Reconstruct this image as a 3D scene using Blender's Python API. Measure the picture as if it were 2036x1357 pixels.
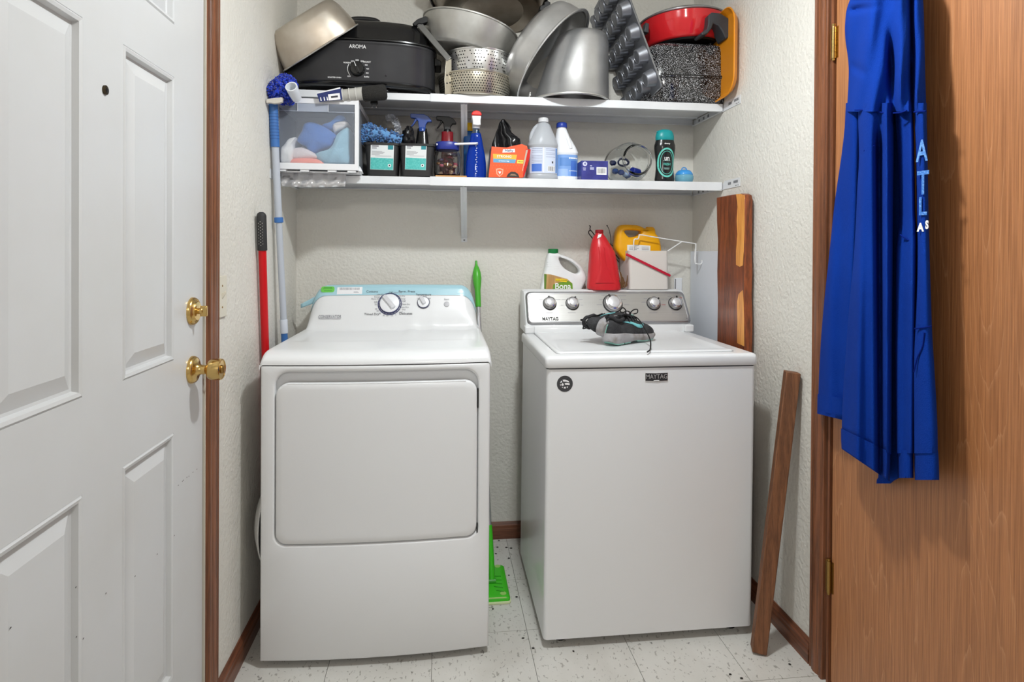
import bpy, bmesh, math, random
from math import sin, cos, pi, radians, sqrt, atan2
from mathutils import Vector, Matrix, noise
random.seed(7)
scene = bpy.context.scene
for o in list(bpy.data.objects):
    bpy.data.objects.remove(o)
COL = scene.collection

# ------------------------------------------------------------------ camera
FPX, YAW, ROLL, PITCH, SYP = 1189.5996, 0.1168, 0.0058, -0.0064, -169.6992
CAMP = Vector((0.606, -2.5999, 1.2535))
fh = Vector((sin(YAW), cos(YAW), 0)); r0 = Vector((cos(YAW), -sin(YAW), 0)); zz = Vector((0, 0, 1))
FWD = fh * cos(PITCH) + zz * sin(PITCH)
u0 = -fh * sin(PITCH) + zz * cos(PITCH)
RGT = r0 * cos(ROLL) + u0 * sin(ROLL)
UPV = -r0 * sin(ROLL) + u0 * cos(ROLL)
cam_d = bpy.data.cameras.new('camera')
cam = bpy.data.objects.new('camera', cam_d); COL.objects.link(cam)
cam.matrix_world = Matrix(((RGT.x, UPV.x, -FWD.x, CAMP.x), (RGT.y, UPV.y, -FWD.y, CAMP.y),
                           (RGT.z, UPV.z, -FWD.z, CAMP.z), (0, 0, 0, 1)))
cam_d.sensor_fit = 'HORIZONTAL'; cam_d.sensor_width = 36.0
cam_d.lens = FPX * 36.0 / 2036.0
cam_d.shift_y = SYP / 2036.0
cam_d.clip_start = 0.02
scene.camera = cam

# ------------------------------------------------------------------ light
scene.view_settings.view_transform = 'Standard'
scene.view_settings.look = 'None'
scene.view_settings.gamma = 1.0
scene.view_settings.use_curve_mapping = False
scene.view_settings.exposure = 0.10
world = bpy.data.worlds.new('world'); scene.world = world; world.use_nodes = True
world.node_tree.nodes['Background'].inputs[0].default_value = (1.0, 0.97, 0.92, 1)
world.node_tree.nodes['Background'].inputs[1].default_value = 0.42
def lamp(name, loc, power, radius, col):
    l = bpy.data.lights.new(name, 'POINT'); l.energy = power; l.shadow_soft_size = radius; l.color = col
    o = bpy.data.objects.new(name, l); COL.objects.link(o); o.location = loc
    return o
lamp('ceiling_lamp', (0.95, -1.30, 2.335), 17.0, 0.05, (0.93, 0.98, 1.0))          # the dome fitting: bare glow all round ...
dn = bpy.data.lights.new('ceiling_lamp_glass', 'AREA'); dn.shape = 'DISK'; dn.size = 0.13; dn.energy = 14.0; dn.color = (0.93, 0.98, 1.0)
dno = bpy.data.objects.new('ceiling_lamp_glass', dn); COL.objects.link(dno); dno.location = (0.95, -1.30, 2.335)     # ... and the stronger light through its glass, downwards
lamp('hall_lamp', (0.75, -4.2, 2.25), 48.0, 0.16, (1.0, 0.975, 0.93))

# ------------------------------------------------------------------ pixel helpers (real depth is always given)
def ray(px, py):
    X = px - 1018.0; Y = py - 678.5 - SYP
    c, s = cos(ROLL), sin(ROLL)
    X, Y = X * c + Y * s, -X * s + Y * c
    return r0 * (X / FPX) + u0 * (-Y / FPX) + FWD
def at(px, py, Y):
    r = ray(px, py); return CAMP + r * ((Y - CAMP.y) / r.y)
def atx(px, py, X):
    r = ray(px, py); return CAMP + r * ((X - CAMP.x) / r.x)
def atz(px, py, Z):
    r = ray(px, py); return CAMP + r * ((Z - CAMP.z) / r.z)
def kk(p):                       # metres per pixel at a point
    return (Vector(p) - CAMP).dot(FWD) / FPX

# ------------------------------------------------------------------ materials
def lin(c):
    c = c / 255.0
    return c / 12.92 if c <= 0.04045 else ((c + 0.055) / 1.055) ** 2.4
def rgb(c): return (lin(c[0]), lin(c[1]), lin(c[2]), 1.0)
MATS = {}
def mat(name, col, rough=0.5, metal=0.0, bump=None, var=None, trans=0.0, alpha=1.0, ior=1.45, coat=0.0,
        spec=0.5, sheen=0.0, sss=0.0, aniso=None):
    if name in MATS: return MATS[name]
    m = bpy.data.materials.new(name); m.use_nodes = True
    nt = m.node_tree; b = nt.nodes['Principled BSDF']
    b.inputs['Base Color'].default_value = rgb(col)
    b.inputs['Roughness'].default_value = rough
    b.inputs['Metallic'].default_value = metal
    b.inputs['IOR'].default_value = ior
    b.inputs['Specular IOR Level'].default_value = spec
    b.inputs['Transmission Weight'].default_value = trans
    b.inputs['Alpha'].default_value = alpha
    b.inputs['Coat Weight'].default_value = coat
    b.inputs['Sheen Weight'].default_value = sheen
    if sss: b.inputs['Subsurface Weight'].default_value = sss; b.inputs['Subsurface Radius'].default_value = (.02, .02, .02)
    tc = nt.nodes.new('ShaderNodeTexCoord')
    if var:
        sc, col2, lo, hi = var[:4]
        st = var[4] if len(var) > 4 else (1, 1, 1)
        mp = nt.nodes.new('ShaderNodeMapping'); mp.inputs['Scale'].default_value = st
        nt.links.new(tc.outputs['Object'], mp.inputs['Vector'])
        n = nt.nodes.new('ShaderNodeTexNoise'); n.inputs['Scale'].default_value = sc; n.inputs['Detail'].default_value = 4
        nt.links.new(mp.outputs['Vector'], n.inputs['Vector'])
        r = nt.nodes.new('ShaderNodeValToRGB')
        r.color_ramp.elements[0].position = lo; r.color_ramp.elements[0].color = rgb(col)
        r.color_ramp.elements[1].position = hi; r.color_ramp.elements[1].color = rgb(col2)
        nt.links.new(n.outputs['Fac'], r.inputs['Fac']); nt.links.new(r.outputs['Color'], b.inputs['Base Color'])
    if bump:
        n = nt.nodes.new('ShaderNodeTexNoise'); n.inputs['Scale'].default_value = bump[0]; n.inputs['Detail'].default_value = bump[3] if len(bump) > 3 else 2
        src = tc.outputs['Object']
        if len(bump) > 2 and bump[2]:
            mp = nt.nodes.new('ShaderNodeMapping'); mp.inputs['Scale'].default_value = bump[2]
            nt.links.new(src, mp.inputs['Vector']); src = mp.outputs['Vector']
        nt.links.new(src, n.inputs['Vector'])
        bp = nt.nodes.new('ShaderNodeBump'); bp.inputs['Strength'].default_value = bump[1]; bp.inputs['Distance'].default_value = 0.004
        nt.links.new(n.outputs['Fac'], bp.inputs['Height']); nt.links.new(bp.outputs['Normal'], b.inputs['Normal'])
    if aniso: b.inputs['Anisotropic'].default_value = aniso
    MATS[name] = m
    return m
def wood(name, c1, c2, scale, stretch, rough=0.45, lo=0.35, hi=0.65, bump=0.15, dist=3.0, fine=None, axis=(1, 1, .06)):
    """grain running along the axis whose stretch is small"""
    if name in MATS: return MATS[name]
    m = bpy.data.materials.new(name); m.use_nodes = True
    nt = m.node_tree; b = nt.nodes['Principled BSDF']; b.inputs['Roughness'].default_value = rough
    tc = nt.nodes.new('ShaderNodeTexCoord')
    mp = nt.nodes.new('ShaderNodeMapping'); mp.inputs['Scale'].default_value = stretch
    nt.links.new(tc.outputs['Object'], mp.inputs['Vector'])
    n = nt.nodes.new('ShaderNodeTexNoise'); n.inputs['Scale'].default_value = scale; n.inputs['Detail'].default_value = 3; n.inputs['Distortion'].default_value = dist * .1
    nt.links.new(mp.outputs['Vector'], n.inputs['Vector'])
    mul = nt.nodes.new('ShaderNodeMath'); mul.operation = 'MULTIPLY'; mul.inputs[1].default_value = 9.0
    nt.links.new(n.outputs['Fac'], mul.inputs[0])
    pp = nt.nodes.new('ShaderNodeMath'); pp.operation = 'PINGPONG'; pp.inputs[1].default_value = 1.0
    nt.links.new(mul.outputs[0], pp.inputs[0])
    n2 = nt.nodes.new('ShaderNodeTexNoise'); n2.inputs['Scale'].default_value = scale * 14; n2.inputs['Detail'].default_value = 5
    nt.links.new(mp.outputs['Vector'], n2.inputs['Vector'])
    mx = nt.nodes.new('ShaderNodeMath'); mx.operation = 'MULTIPLY_ADD'; mx.inputs[1].default_value = 0.45
    nt.links.new(pp.outputs[0], mx.inputs[0]); nt.links.new(n2.outputs['Fac'], mx.inputs[2])
    r = nt.nodes.new('ShaderNodeValToRGB')
    r.color_ramp.elements[0].position = lo; r.color_ramp.elements[0].color = rgb(c1)
    r.color_ramp.elements[1].position = hi; r.color_ramp.elements[1].color = rgb(c2)
    nt.links.new(mx.outputs[0], r.inputs['Fac']); nt.links.new(r.outputs['Color'], b.inputs['Base Color'])
    bp = nt.nodes.new('ShaderNodeBump'); bp.inputs['Strength'].default_value = bump; bp.inputs['Distance'].default_value = .002
    nt.links.new(mx.outputs[0], bp.inputs['Height']); nt.links.new(bp.outputs['Normal'], b.inputs['Normal'])
    MATS[name] = m
    return m

M_WALL = mat('wall_paint', (222, 219, 211), .75, bump=(85, .85, None, 3), var=(2.2, (214, 210, 201), .35, .75))
M_CEIL = mat('ceiling_paint', (228, 226, 220), .8, bump=(60, .6))
M_DOORW = mat('door_white', (205, 206, 207), .32, var=(3, (200, 200, 199), .4, .7))
M_TRIM = wood('trim_brown', (70, 38, 20), (134, 82, 52), 10, (4, 4, .12), .38, .25, .95, bump=.25)
M_TRIMB = wood('base_brown', (66, 36, 22), (126, 76, 52), 10, (.12, .12, 4), .38, .25, .95, bump=.2)
M_BRASS = mat('brass', (212, 178, 112), .2, 1.0)
M_BRASSD = mat('brass_dull', (158, 126, 72), .35, 1.0)
M_APPL = mat('appliance_white', (228, 229, 230), .28, coat=.2)
M_APPLD = mat('appliance_dark_gap', (70, 70, 72), .6)
M_WPLAST = mat('white_plastic', (232, 233, 236), .35)
M_BLACK = mat('black_plastic', (18, 18, 19), .4)
M_STEELSH = mat('shelf_steel', (226, 228, 230), .38, var=(6, (214, 216, 219), .4, .7))
M_INK = mat('ink_dark', (58, 58, 64), .6)
M_INKG = mat('ink_grey', (140, 140, 146), .6)
M_CHROME = mat('chrome', (215, 215, 218), .14, 1.0)
M_WHITE = mat('white_print', (240, 240, 240), .5)

# ------------------------------------------------------------------ mesh builder
class MB:
    def __init__(s): s.v = []; s.f = []
    def add(s, vs, fs):
        o = len(s.v); s.v += [Vector(v) for v in vs]; s.f += [tuple(i + o for i in f) for f in fs]; return s
    def box(s, x0, x1, y0, y1, z0, z1):
        return s.add([(x0, y0, z0), (x1, y0, z0), (x1, y1, z0), (x0, y1, z0), (x0, y0, z1), (x1, y0, z1), (x1, y1, z1), (x0, y1, z1)],
                     [(0, 3, 2, 1), (4, 5, 6, 7), (0, 1, 5, 4), (1, 2, 6, 5), (2, 3, 7, 6), (3, 0, 4, 7)])
    def loft(s, rings, cap0=True, cap1=True, closed=True):
        o = len(s.v); n = len(rings[0])
        for r in rings: s.v += [Vector(p) for p in r]
        for i in range(len(rings) - 1):
            for j in range(n if closed else n - 1):
                a = o + i * n + j; b = o + i * n + (j + 1) % n
                s.f.append((a, b, b + n, a + n))
        if cap0: s.f.append(tuple(o + j for j in range(n))[::-1])
        if cap1: s.f.append(tuple(o + (len(rings) - 1) * n + j for j in range(n)))
        return s
    def lathe(s, prof, c=(0, 0, 0), n=28, sx=1.0, sy=1.0, cap0=True, cap1=True, a0=0.0):
        c = Vector(c)
        rings = [[c + Vector((r * sx * cos(2 * pi * j / n + a0), r * sy * sin(2 * pi * j / n + a0), h)) for j in range(n)] for r, h in prof]
        return s.loft(rings, cap0, cap1)
    def tube(s, pts, r, n=8, cap=True):
        pts = [Vector(p) for p in pts]; rings = []
        t = (pts[1] - pts[0]).normalized()
        a = t.orthogonal().normalized()
        for i, p in enumerate(pts):
            if i == 0: d = pts[1] - pts[0]
            elif i == len(pts) - 1: d = pts[-1] - pts[-2]
            else: d = (pts[i + 1] - p).normalized() + (p - pts[i - 1]).normalized()
            if d.length < 1e-9: d = t
            d.normalize(); a = (a - d * a.dot(d)).normalized(); b = d.cross(a)
            rr = r[i] if isinstance(r, (list, tuple)) else r
            rings.append([p + (a * cos(2 * pi * j / n) + b * sin(2 * pi * j / n)) * rr for j in range(n)])
        return s.loft(rings, cap, cap)
    def prism(s, poly, a, b, fn):
        """extrude a 2d outline; fn(u, v, w) -> point"""
        n = len(poly)
        return s.loft([[fn(u, v, a) for u, v in poly], [fn(u, v, b) for u, v in poly]])
    def grid(s, fn, nu, nv, closed=False):
        o = len(s.v)
        for i in range(nu + 1):
            for j in range(nv + 1): s.v.append(Vector(fn(i / nu, j / nv)))
        for i in range(nu):
            for j in range(nv):
                a = o + i * (nv + 1) + j; s.f.append((a, a + nv + 1, a + nv + 2, a + 1))
        return s
    def xf(s, M):
        s.v = [M @ v for v in s.v]; return s
    def merge(s, o):
        return s.add(o.v, o.f)
    def build(s, name, m, parent=None, M=None, smooth=40, bevel=0, seg=2, sub=0, solid=0, fix=True, keep=False):
        me = bpy.data.meshes.new(name)
        vs = s.v
        loc = Vector((0, 0, 0))
        if M is None and not keep and vs:
            xs = [v.x for v in vs]; ys = [v.y for v in vs]; zs = [v.z for v in vs]
            loc = Vector(((min(xs) + max(xs)) / 2, (min(ys) + max(ys)) / 2, min(zs)))
            vs = [v - loc for v in vs]
        me.from_pydata([tuple(v) for v in vs], [], s.f)
        if fix:
            bm = bmesh.new(); bm.from_mesh(me); bmesh.ops.recalc_face_normals(bm, faces=bm.faces); bm.to_mesh(me); bm.free()
        if smooth:
            me.polygons.foreach_set('use_smooth', [True] * len(me.polygons))
            me.set_sharp_from_angle(angle=radians(smooth))
        me.update()
        me.materials.append(m)
        o = bpy.data.objects.new(name, me); COL.objects.link(o)
        o.matrix_basis = M if M is not None else Matrix.Translation(loc)
        if parent is not None:
            o.parent = parent; o.matrix_parent_inverse = wmat(parent).inverted()
        if solid:
            sm = o.modifiers.new('thick', 'SOLIDIFY'); sm.thickness = solid; sm.offset = 0
        if bevel:
            bv = o.modifiers.new('edge', 'BEVEL'); bv.width = bevel; bv.segments = seg; bv.limit_method = 'ANGLE'; bv.angle_limit = radians(40)
            bv.harden_normals = False
        if sub:
            sb = o.modifiers.new('round', 'SUBSURF'); sb.levels = sub; sb.render_levels = sub
        return o
def wmat(o):
    m = o.matrix_basis
    if o.parent is not None: m = wmat(o.parent) @ o.matrix_parent_inverse @ m
    return m
def tag(o, label=None, cat=None, group=None, kind=None):
    if label: o['label'] = label
    if cat: o['category'] = cat
    if group: o['group'] = group
    if kind: o['kind'] = kind
    return o
def thing(name, label, cat, loc=(0, 0, 0), group=None):
    o = bpy.data.objects.new(name, None); COL.objects.link(o); o.empty_display_size = .05
    o.matrix_basis = Matrix.Translation(Vector(loc))
    return tag(o, label, cat, group)
def rrect(x0, x1, y0, y1, r, seg=6):
    pts = []
    rs = r if isinstance(r, (list, tuple)) else (r, r, r, r)     # corners: x1y0? order: (x1,y0),(x1,y1),(x0,y1),(x0,y0)
    for (cx, cy, a, rr) in ((x1 - rs[0], y0 + rs[0], -pi / 2, rs[0]), (x1 - rs[1], y1 - rs[1], 0, rs[1]), (x0 + rs[2], y1 - rs[2], pi / 2, rs[2]), (x0 + rs[3], y0 + rs[3], pi, rs[3])):
        for i in range(seg + 1):
            t = a + pi / 2 * i / seg
            pts.append((cx + rr * cos(t), cy + rr * sin(t)))
    return pts
class Frame:
    """a plane in the room: u right, v up, n towards the viewer"""
    def __init__(s, o, u, v):
        s.o = Vector(o); s.u = Vector(u).normalized(); v = Vector(v); s.v = (v - s.u * v.dot(s.u)).normalized(); s.n = s.u.cross(s.v)
        s.M = Matrix(((s.u.x, s.v.x, s.n.x, s.o.x), (s.u.y, s.v.y, s.n.y, s.o.y), (s.u.z, s.v.z, s.n.z, s.o.z), (0, 0, 0, 1)))
    def p(s, u, v, w=0): return s.o + s.u * u + s.v * v + s.n * w
    def hit(s, px, py):
        r = ray(px, py); t = (s.o - CAMP).dot(s.n) / r.dot(s.n); return CAMP + r * t
    def uv(s, px, py):
        d = s.hit(px, py) - s.o; return d.dot(s.u), d.dot(s.v)
    def at(s, u, v, w=0):
        M = s.M.copy(); q = s.p(u, v, w); M.translation = q; return M
def text(body, size, m, parent, M, name='lettering', xs=1.0, ext=.0004, shear=0.0, bold=0.0, space=1.0):
    cu = bpy.data.curves.new(name, 'FONT'); cu.body = body; cu.size = size; cu.extrude = ext; cu.offset = bold
    cu.align_x = 'CENTER'; cu.align_y = 'CENTER'; cu.shear = shear; cu.resolution_u = 3; cu.space_character = space
    t = bpy.data.objects.new('tmp', cu); COL.objects.link(t)
    me = bpy.data.meshes.new_from_object(t)
    bpy.data.objects.remove(t); bpy.data.curves.remove(cu)
    me.name = name; me.materials.clear(); me.materials.append(m)
    for v in me.vertices: v.co.x *= xs
    o = bpy.data.objects.new(name, me); COL.objects.link(o); o.matrix_basis = M
    if parent is not None: o.parent = parent; o.matrix_parent_inverse = wmat(parent).inverted()
    return o
def plate(F, loop, w0, w1, name, m, parent, bevel=0, smooth=40):
    """flat plate with outline loop (u, v) on frame F between heights w0 and w1"""
    return MB().loft([[(u, v, w0) for u, v in loop], [(u, v, w1) for u, v in loop]]).build(name, m, parent, M=F.M, bevel=bevel, smooth=smooth)
def circ(cu, cv, r, n=24, ry=None):
    ry = ry or r
    return [(cu + r * cos(2 * pi * i / n), cv + ry * sin(2 * pi * i / n)) for i in range(n)]
def sstep(t): t = max(0., min(1., t)); return t * t * (3 - 2 * t)
def lerp(a, b, t): return a + (b - a) * t
def interp(tab, x):
    if x <= tab[0][0]: return tab[0][1]
    for (a, va), (b, vb) in zip(tab, tab[1:]):
        if x <= b: return lerp(va, vb, (x - a) / (b - a))
    return tab[-1][1]
def spline(pts, n=6):
    pts = [Vector(p) for p in pts]; out = []
    for i in range(len(pts) - 1):
        p0 = pts[max(i - 1, 0)]; p1 = pts[i]; p2 = pts[i + 1]; p3 = pts[min(i + 2, len(pts) - 1)]
        for k in range(n):
            t = k / n
            out.append(.5 * ((2 * p1) + (p2 - p0) * t + (2 * p0 - 5 * p1 + 4 * p2 - p3) * t * t + (3 * p1 - p0 - 3 * p2 + p3) * t ** 3))
    out.append(pts[-1]); return out

# ------------------------------------------------------------------ the room
W = 1.7345; CEIL = 2.44; YB = -3.3
def structure(o): o['kind'] = 'structure'; return o
# floor: slab with vinyl tiles
fl = structure(MB().box(-.05, W + .05, YB, .05, -.05, -.0035).build('floor', mat('floor_joint', (120, 116, 108), .7), smooth=0))
def tile_mat():
    m = bpy.data.materials.new('vinyl_tile'); m.use_nodes = True; nt = m.node_tree; b = nt.nodes['Principled BSDF']
    b.inputs['Roughness'].default_value = .33
    g = nt.nodes.new('ShaderNodeNewGeometry')
    mp = nt.nodes.new('ShaderNodeMapping'); mp.inputs['Scale'].default_value = (1, .55, 1); mp.inputs['Rotation'].default_value = (0, 0, .7)
    nt.links.new(g.outputs['Position'], mp.inputs['Vector'])
    def nz(scale, lo, hi, c0, c1, src, det=4):
        n = nt.nodes.new('ShaderNodeTexNoise'); n.inputs['Scale'].default_value = scale; n.inputs['Detail'].default_value = det; n.inputs['Distortion'].default_value = .6
        nt.links.new(src, n.inputs['Vector'])
        r = nt.nodes.new('ShaderNodeValToRGB'); r.color_ramp.elements[0].position = lo; r.color_ramp.elements[1].position = hi
        r.color_ramp.elements[0].color = c0; r.color_ramp.elements[1].color = c1
        nt.links.new(n.outputs['Fac'], r.inputs['Fac']); return r.outputs['Color']
    base = nz(5, .35, .7, rgb((212, 210, 204)), rgb((200, 197, 190)), g.outputs['Position'])
    sp1 = nz(105, .335, .385, (0.58, .57, .55, 1), (1, 1, 1, 1), mp.outputs['Vector'], 3)
    sp2 = nz(45, .275, .30, (.42, .41, .40, 1), (1, 1, 1, 1), g.outputs['Position'], 2)
    def mult(a, c):
        x = nt.nodes.new('ShaderNodeMix'); x.data_type = 'RGBA'; x.blend_type = 'MULTIPLY'; x.inputs['Factor'].default_value = 1
        nt.links.new(a, x.inputs['A']); nt.links.new(c, x.inputs['B']); return x.outputs['Result']
    nt.links.new(mult(mult(base, sp1), sp2), b.inputs['Base Color'])
    return m
M_TILE = tile_mat()
TX = [.272 + .3098 * i for i in range(-1, 6)]
TY = [-.034 - .3055 * i for i in range(-1, 11)]
tcache = {}
for i in range(len(TX) - 1):
    for j in range(len(TY) - 1):
        x0, x1 = max(TX[i], .0), min(TX[i + 1], W); y1, y0 = min(TY[j], 0.), max(TY[j + 1], YB)
        if x1 - x0 < .02 or y1 - y0 < .02: continue
        key = (round(x1 - x0, 3), round(y1 - y0, 3))
        g = .0008
        if key not in tcache:
            o = MB().box(x0 + g, x1 - g, y0 + g, y1 - g, -.0034, 0).build('tile', M_TILE, fl, bevel=.0006, seg=1, smooth=0); tcache[key] = o.data
        else:
            o = bpy.data.objects.new('tile', tcache[key]); COL.objects.link(o)
            o.matrix_basis = Matrix.Translation(((x0 + x1) / 2, (y0 + y1) / 2, -.0034)); o.parent = fl; o.matrix_parent_inverse = wmat(fl).inverted()
structure(MB().box(-.1, W + .1, 0, .1, -.02, CEIL).build('wall_back', M_WALL, smooth=0))
YD0, YD1 = -.988, -1.902               # the entry door opening on the left wall
wl = MB().box(-.1, 0, YD0 + .012, .0, -.02, CEIL).box(-.1, 0, YB, YD1 - .012, -.02, CEIL).box(-.1, 0, YD1 - .012, YD0 + .012, 2.045, CEIL)
structure(wl.build('wall_left', M_WALL, smooth=0))
YR0, YR1 = -.988, -1.80
wr = MB().box(W, W + .1, YR0 + .012, .0, -.02, CEIL).box(W, W + .1, YB, YR1 - .012, -.02, CEIL).box(W, W + .1, YR1 - .012, YR0 + .012, 2.045, CEIL)
structure(wr.build('wall_right', M_WALL, smooth=0))
structure(MB().box(-.1, W + .1, YB, .1, CEIL, CEIL + .05).build('ceiling', M_CEIL, smooth=0))
def basep(fn, a, b, name):
    prof = [(0, 0), (.013, 0), (.013, .040), (.011, .047), (.011, .058), (.007, .066), (.0035, .072), (0, .072)]
    return structure(MB().prism(prof, a, b, fn).build(name, M_TRIMB, smooth=0))
basep(lambda u, v, w: (w, -u, v), .0, W, 'baseboard_back')
basep(lambda u, v, w: (u, w, v), -.0, -.9045, 'baseboard_left')
basep(lambda u, v, w: (W - u, w, v), -.0, -.90, 'baseboard_right')

# door casings: fluted profile run up, across and down
CPROF = [(0, 0), (0, .008), (.006, .013), (.012, .010), (.018, .0145), (.03, .0165), (.042, .0145), (.048, .0115), (.054, .0155), (.064, .0155), (.066, .012), (.066, 0)]
def casing(name, side, ya, yb, cw):
    fx = (lambda d: d) if side < 0 else (lambda d: W - d)
    m = MB()
    P = [(u * cw / .066, v) for u, v in CPROF]
    m.prism(P, 0, 2.05, lambda u, v, w: (fx(v), ya + cw - u, w))      # edge near the back wall
    m.prism(P, 0, 2.05, lambda u, v, w: (fx(v), yb - cw + u, w))
    m.prism(P, yb - cw, ya + cw, lambda u, v, w: (fx(v), w, 2.045 + cw - u))
    m2 = m.build(name, M_TRIM, smooth=30)
    structure(m2)
    # jamb (lines the opening)
    j = MB()
    jx0, jx1 = (-.1, .004) if side < 0 else (W - .006, W + .1)
    yo = YD0 if side < 0 else YR0
    j.box(jx0, jx1, yo + .0025, yo + .0118, 0, 2.033); j.box(jx0, jx1, yb - .0118, yb - .0025, 0, 2.033); j.box(jx0, jx1, yb - .0118, yo + .0118, 2.033, 2.0445)
    j.build('door_jamb', M_TRIM if side > 0 else mat('jamb_worn', (206, 200, 186), .5, var=(30, (120, 92, 66), .62, .66, (1, 1, .25))), m2, smooth=0)
    return m2
casing('trim_1', -1, -.980, YD1, .0755)
casing('trim_2', 1, -.968, YR1, .068)
# ------------------------------------------------------------------ entry door (left): six raised panels
def door_left():
    root = thing('door_1', None, None, (0, (YD0 + YD1) / 2, 0)); root['kind'] = 'structure'; root['label'] = 'white six-panel entry door with brass hardware'
    F = Frame((0, 0, 0), (0, 1, 0), (0, 0, 1))     # u = y, v = z, n = +x
    zs = [(.275, .836), (1.002, 1.646), (1.765, 1.90)]
    ys = [(-1.158, -1.377), (-1.507, -1.726)]
    us = sorted([YD0 - .0025, YD1 + .0025] + [y for p in ys for y in p]); vs = [.008] + [z for p in zs for z in p] + [2.03]
    slab = MB()
    holes = set()
    for i in range(len(us) - 1):
        for j in range(len(vs) - 1):
            if i in (1, 3) and j in (1, 3, 5): continue
            slab.add([(us[i], vs[j], 0), (us[i + 1], vs[j], 0), (us[i + 1], vs[j + 1], 0), (us[i], vs[j + 1], 0)], [(0, 1, 2, 3)])
    slab.box(us[0], us[-1], vs[0], vs[-1], -.044, -.012)
    for i in (1, 3):
        for j in (1, 3, 5):
            a, b, c, d = us[i], us[i + 1], vs[j], vs[j + 1]
            slab.add([(a, c, 0), (b, c, 0), (b, d, 0), (a, d, 0), (a, c, -.012), (b, c, -.012), (b, d, -.012), (a, d, -.012)], [(0, 1, 5, 4), (1, 2, 6, 5), (2, 3, 7, 6), (3, 0, 4, 7)])
    for a, b in ((us[0], 0), (us[-1], 0)):
        slab.add([(a, vs[0], 0), (a, vs[-1], 0), (a, vs[-1], -.02), (a, vs[0], -.02)], [(0, 1, 2, 3)])
    o = slab.build('door_slab', M_DOORW, root, M=F.M, smooth=0, fix=False)
    bm = bmesh.new(); bm.from_mesh(o.data); bmesh.ops.remove_doubles(bm, verts=bm.verts, dist=1e-5); bmesh.ops.recalc_face_normals(bm, faces=bm.faces); bm.to_mesh(o.data); bm.free()
    for i in (1, 3):
        for j in (1, 3, 5):
            a, b, c, d = us[i], us[i + 1], vs[j], vs[j + 1]
            # moulding bead round the panel, then a raised field with a broad bevel
            def ringr(k, w): return [(a + k, c + k, w), (b - k, c + k, w), (b - k, d - k, w), (a + k, d - k, w)]
            MB().loft([ringr(0, -.001), ringr(.004, .0022), ringr(.010, .0005), ringr(.013, -.0095), ringr(.018, -.0105), ringr(.046, -.0006), ringr(.050, -.0006)], False, True).build('panel', M_DOORW, root, M=F.M, smooth=18)
    # peephole
    u, v = -1.4393, 1.5417
    MB().lathe([(.004, -.002), (.0085, .0), (.0085, .003), (.006, .004)], (u, v, 0), 20).build('peephole', mat('bronze_dark', (74, 64, 48), .35, .9), root, M=F.M)
    MB().lathe([(.0055, .003), (.0035, .0046)], (u, v, 0), 16).build('peephole_lens', mat('lens_dark', (14, 14, 14), .1), root, M=F.M)
    # deadbolt
    u, v = -1.0565, 1.104
    ro = MB().lathe([(.034, 0), (.034, .004), (.031, .009), (.029, .010), (.027, .0085), (.025, .010), (.022, .014), (.008, .015)], (u, v, 0), 36).build('deadbolt', M_BRASS, root, M=F.M)
    tb = MB().tube([(u, v, .012), (u, v, .026)], .0075, 14).box(u - .004, u + .004, v - .013, v + .013, .020, .036)
    tb.build('thumb_turn', M_BRASS, ro, M=F.M, bevel=.002)
    # knob
    u, v = -1.057, .9605
    kb = MB().lathe([(.0335, 0), (.0335, .004), (.030, .010), (.026, .0115), (.018, .0125), (.0145, .016), (.0115, .024), (.0115, .033), (.015, .037),
                     (.0225, .041), (.0255, .047), (.0262, .056), (.0262, .066), (.0255, .070), (.0235, .0715), (.0215, .0695), (.006, .0695)], (u, v, 0), 36).build('door_knob', M_BRASS, root, M=F.M)
    MB().box(u - .003, u + .003, v - .009, v + .009, .068, .076).lathe([(.0105, .069), (.0105, .0725), (.008, .074)], (u, v, 0), 18).build('lock_button', M_BRASSD, kb, M=F.M, bevel=.001)
    # scuffs: short dark marks
    sc = MB()
    for k, (px, py) in enumerate([(354, 966), (362, 958), (364, 956), (371, 950), (375, 948), (383, 940), (391, 934), (346, 1066), (312, 1103), (268, 1147), (150, 1169), (151, 1268), (165, 1271), (210, 1181), (20, 1250)]):
        p = F.uv(px, py); sc.add([(p[0] - .0018, p[1] - .001, .0008), (p[0] + .0018, p[1], .0008), (p[0] + .001, p[1] + .002, .0008), (p[0] - .002, p[1] + .001, .0008)], [(0, 1, 2, 3)])
    sc.build('scuff_mark', mat('scuff', (60, 56, 52), .7), root, M=F.M, smooth=0)
    # floor sweep and threshold stay under the door
    MB().box(-.09, .0, YD1, YD0, -.0034, .006).build('threshold', mat('threshold_metal', (150, 140, 120), .4, .8), root, smooth=0)
door_left()

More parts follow.
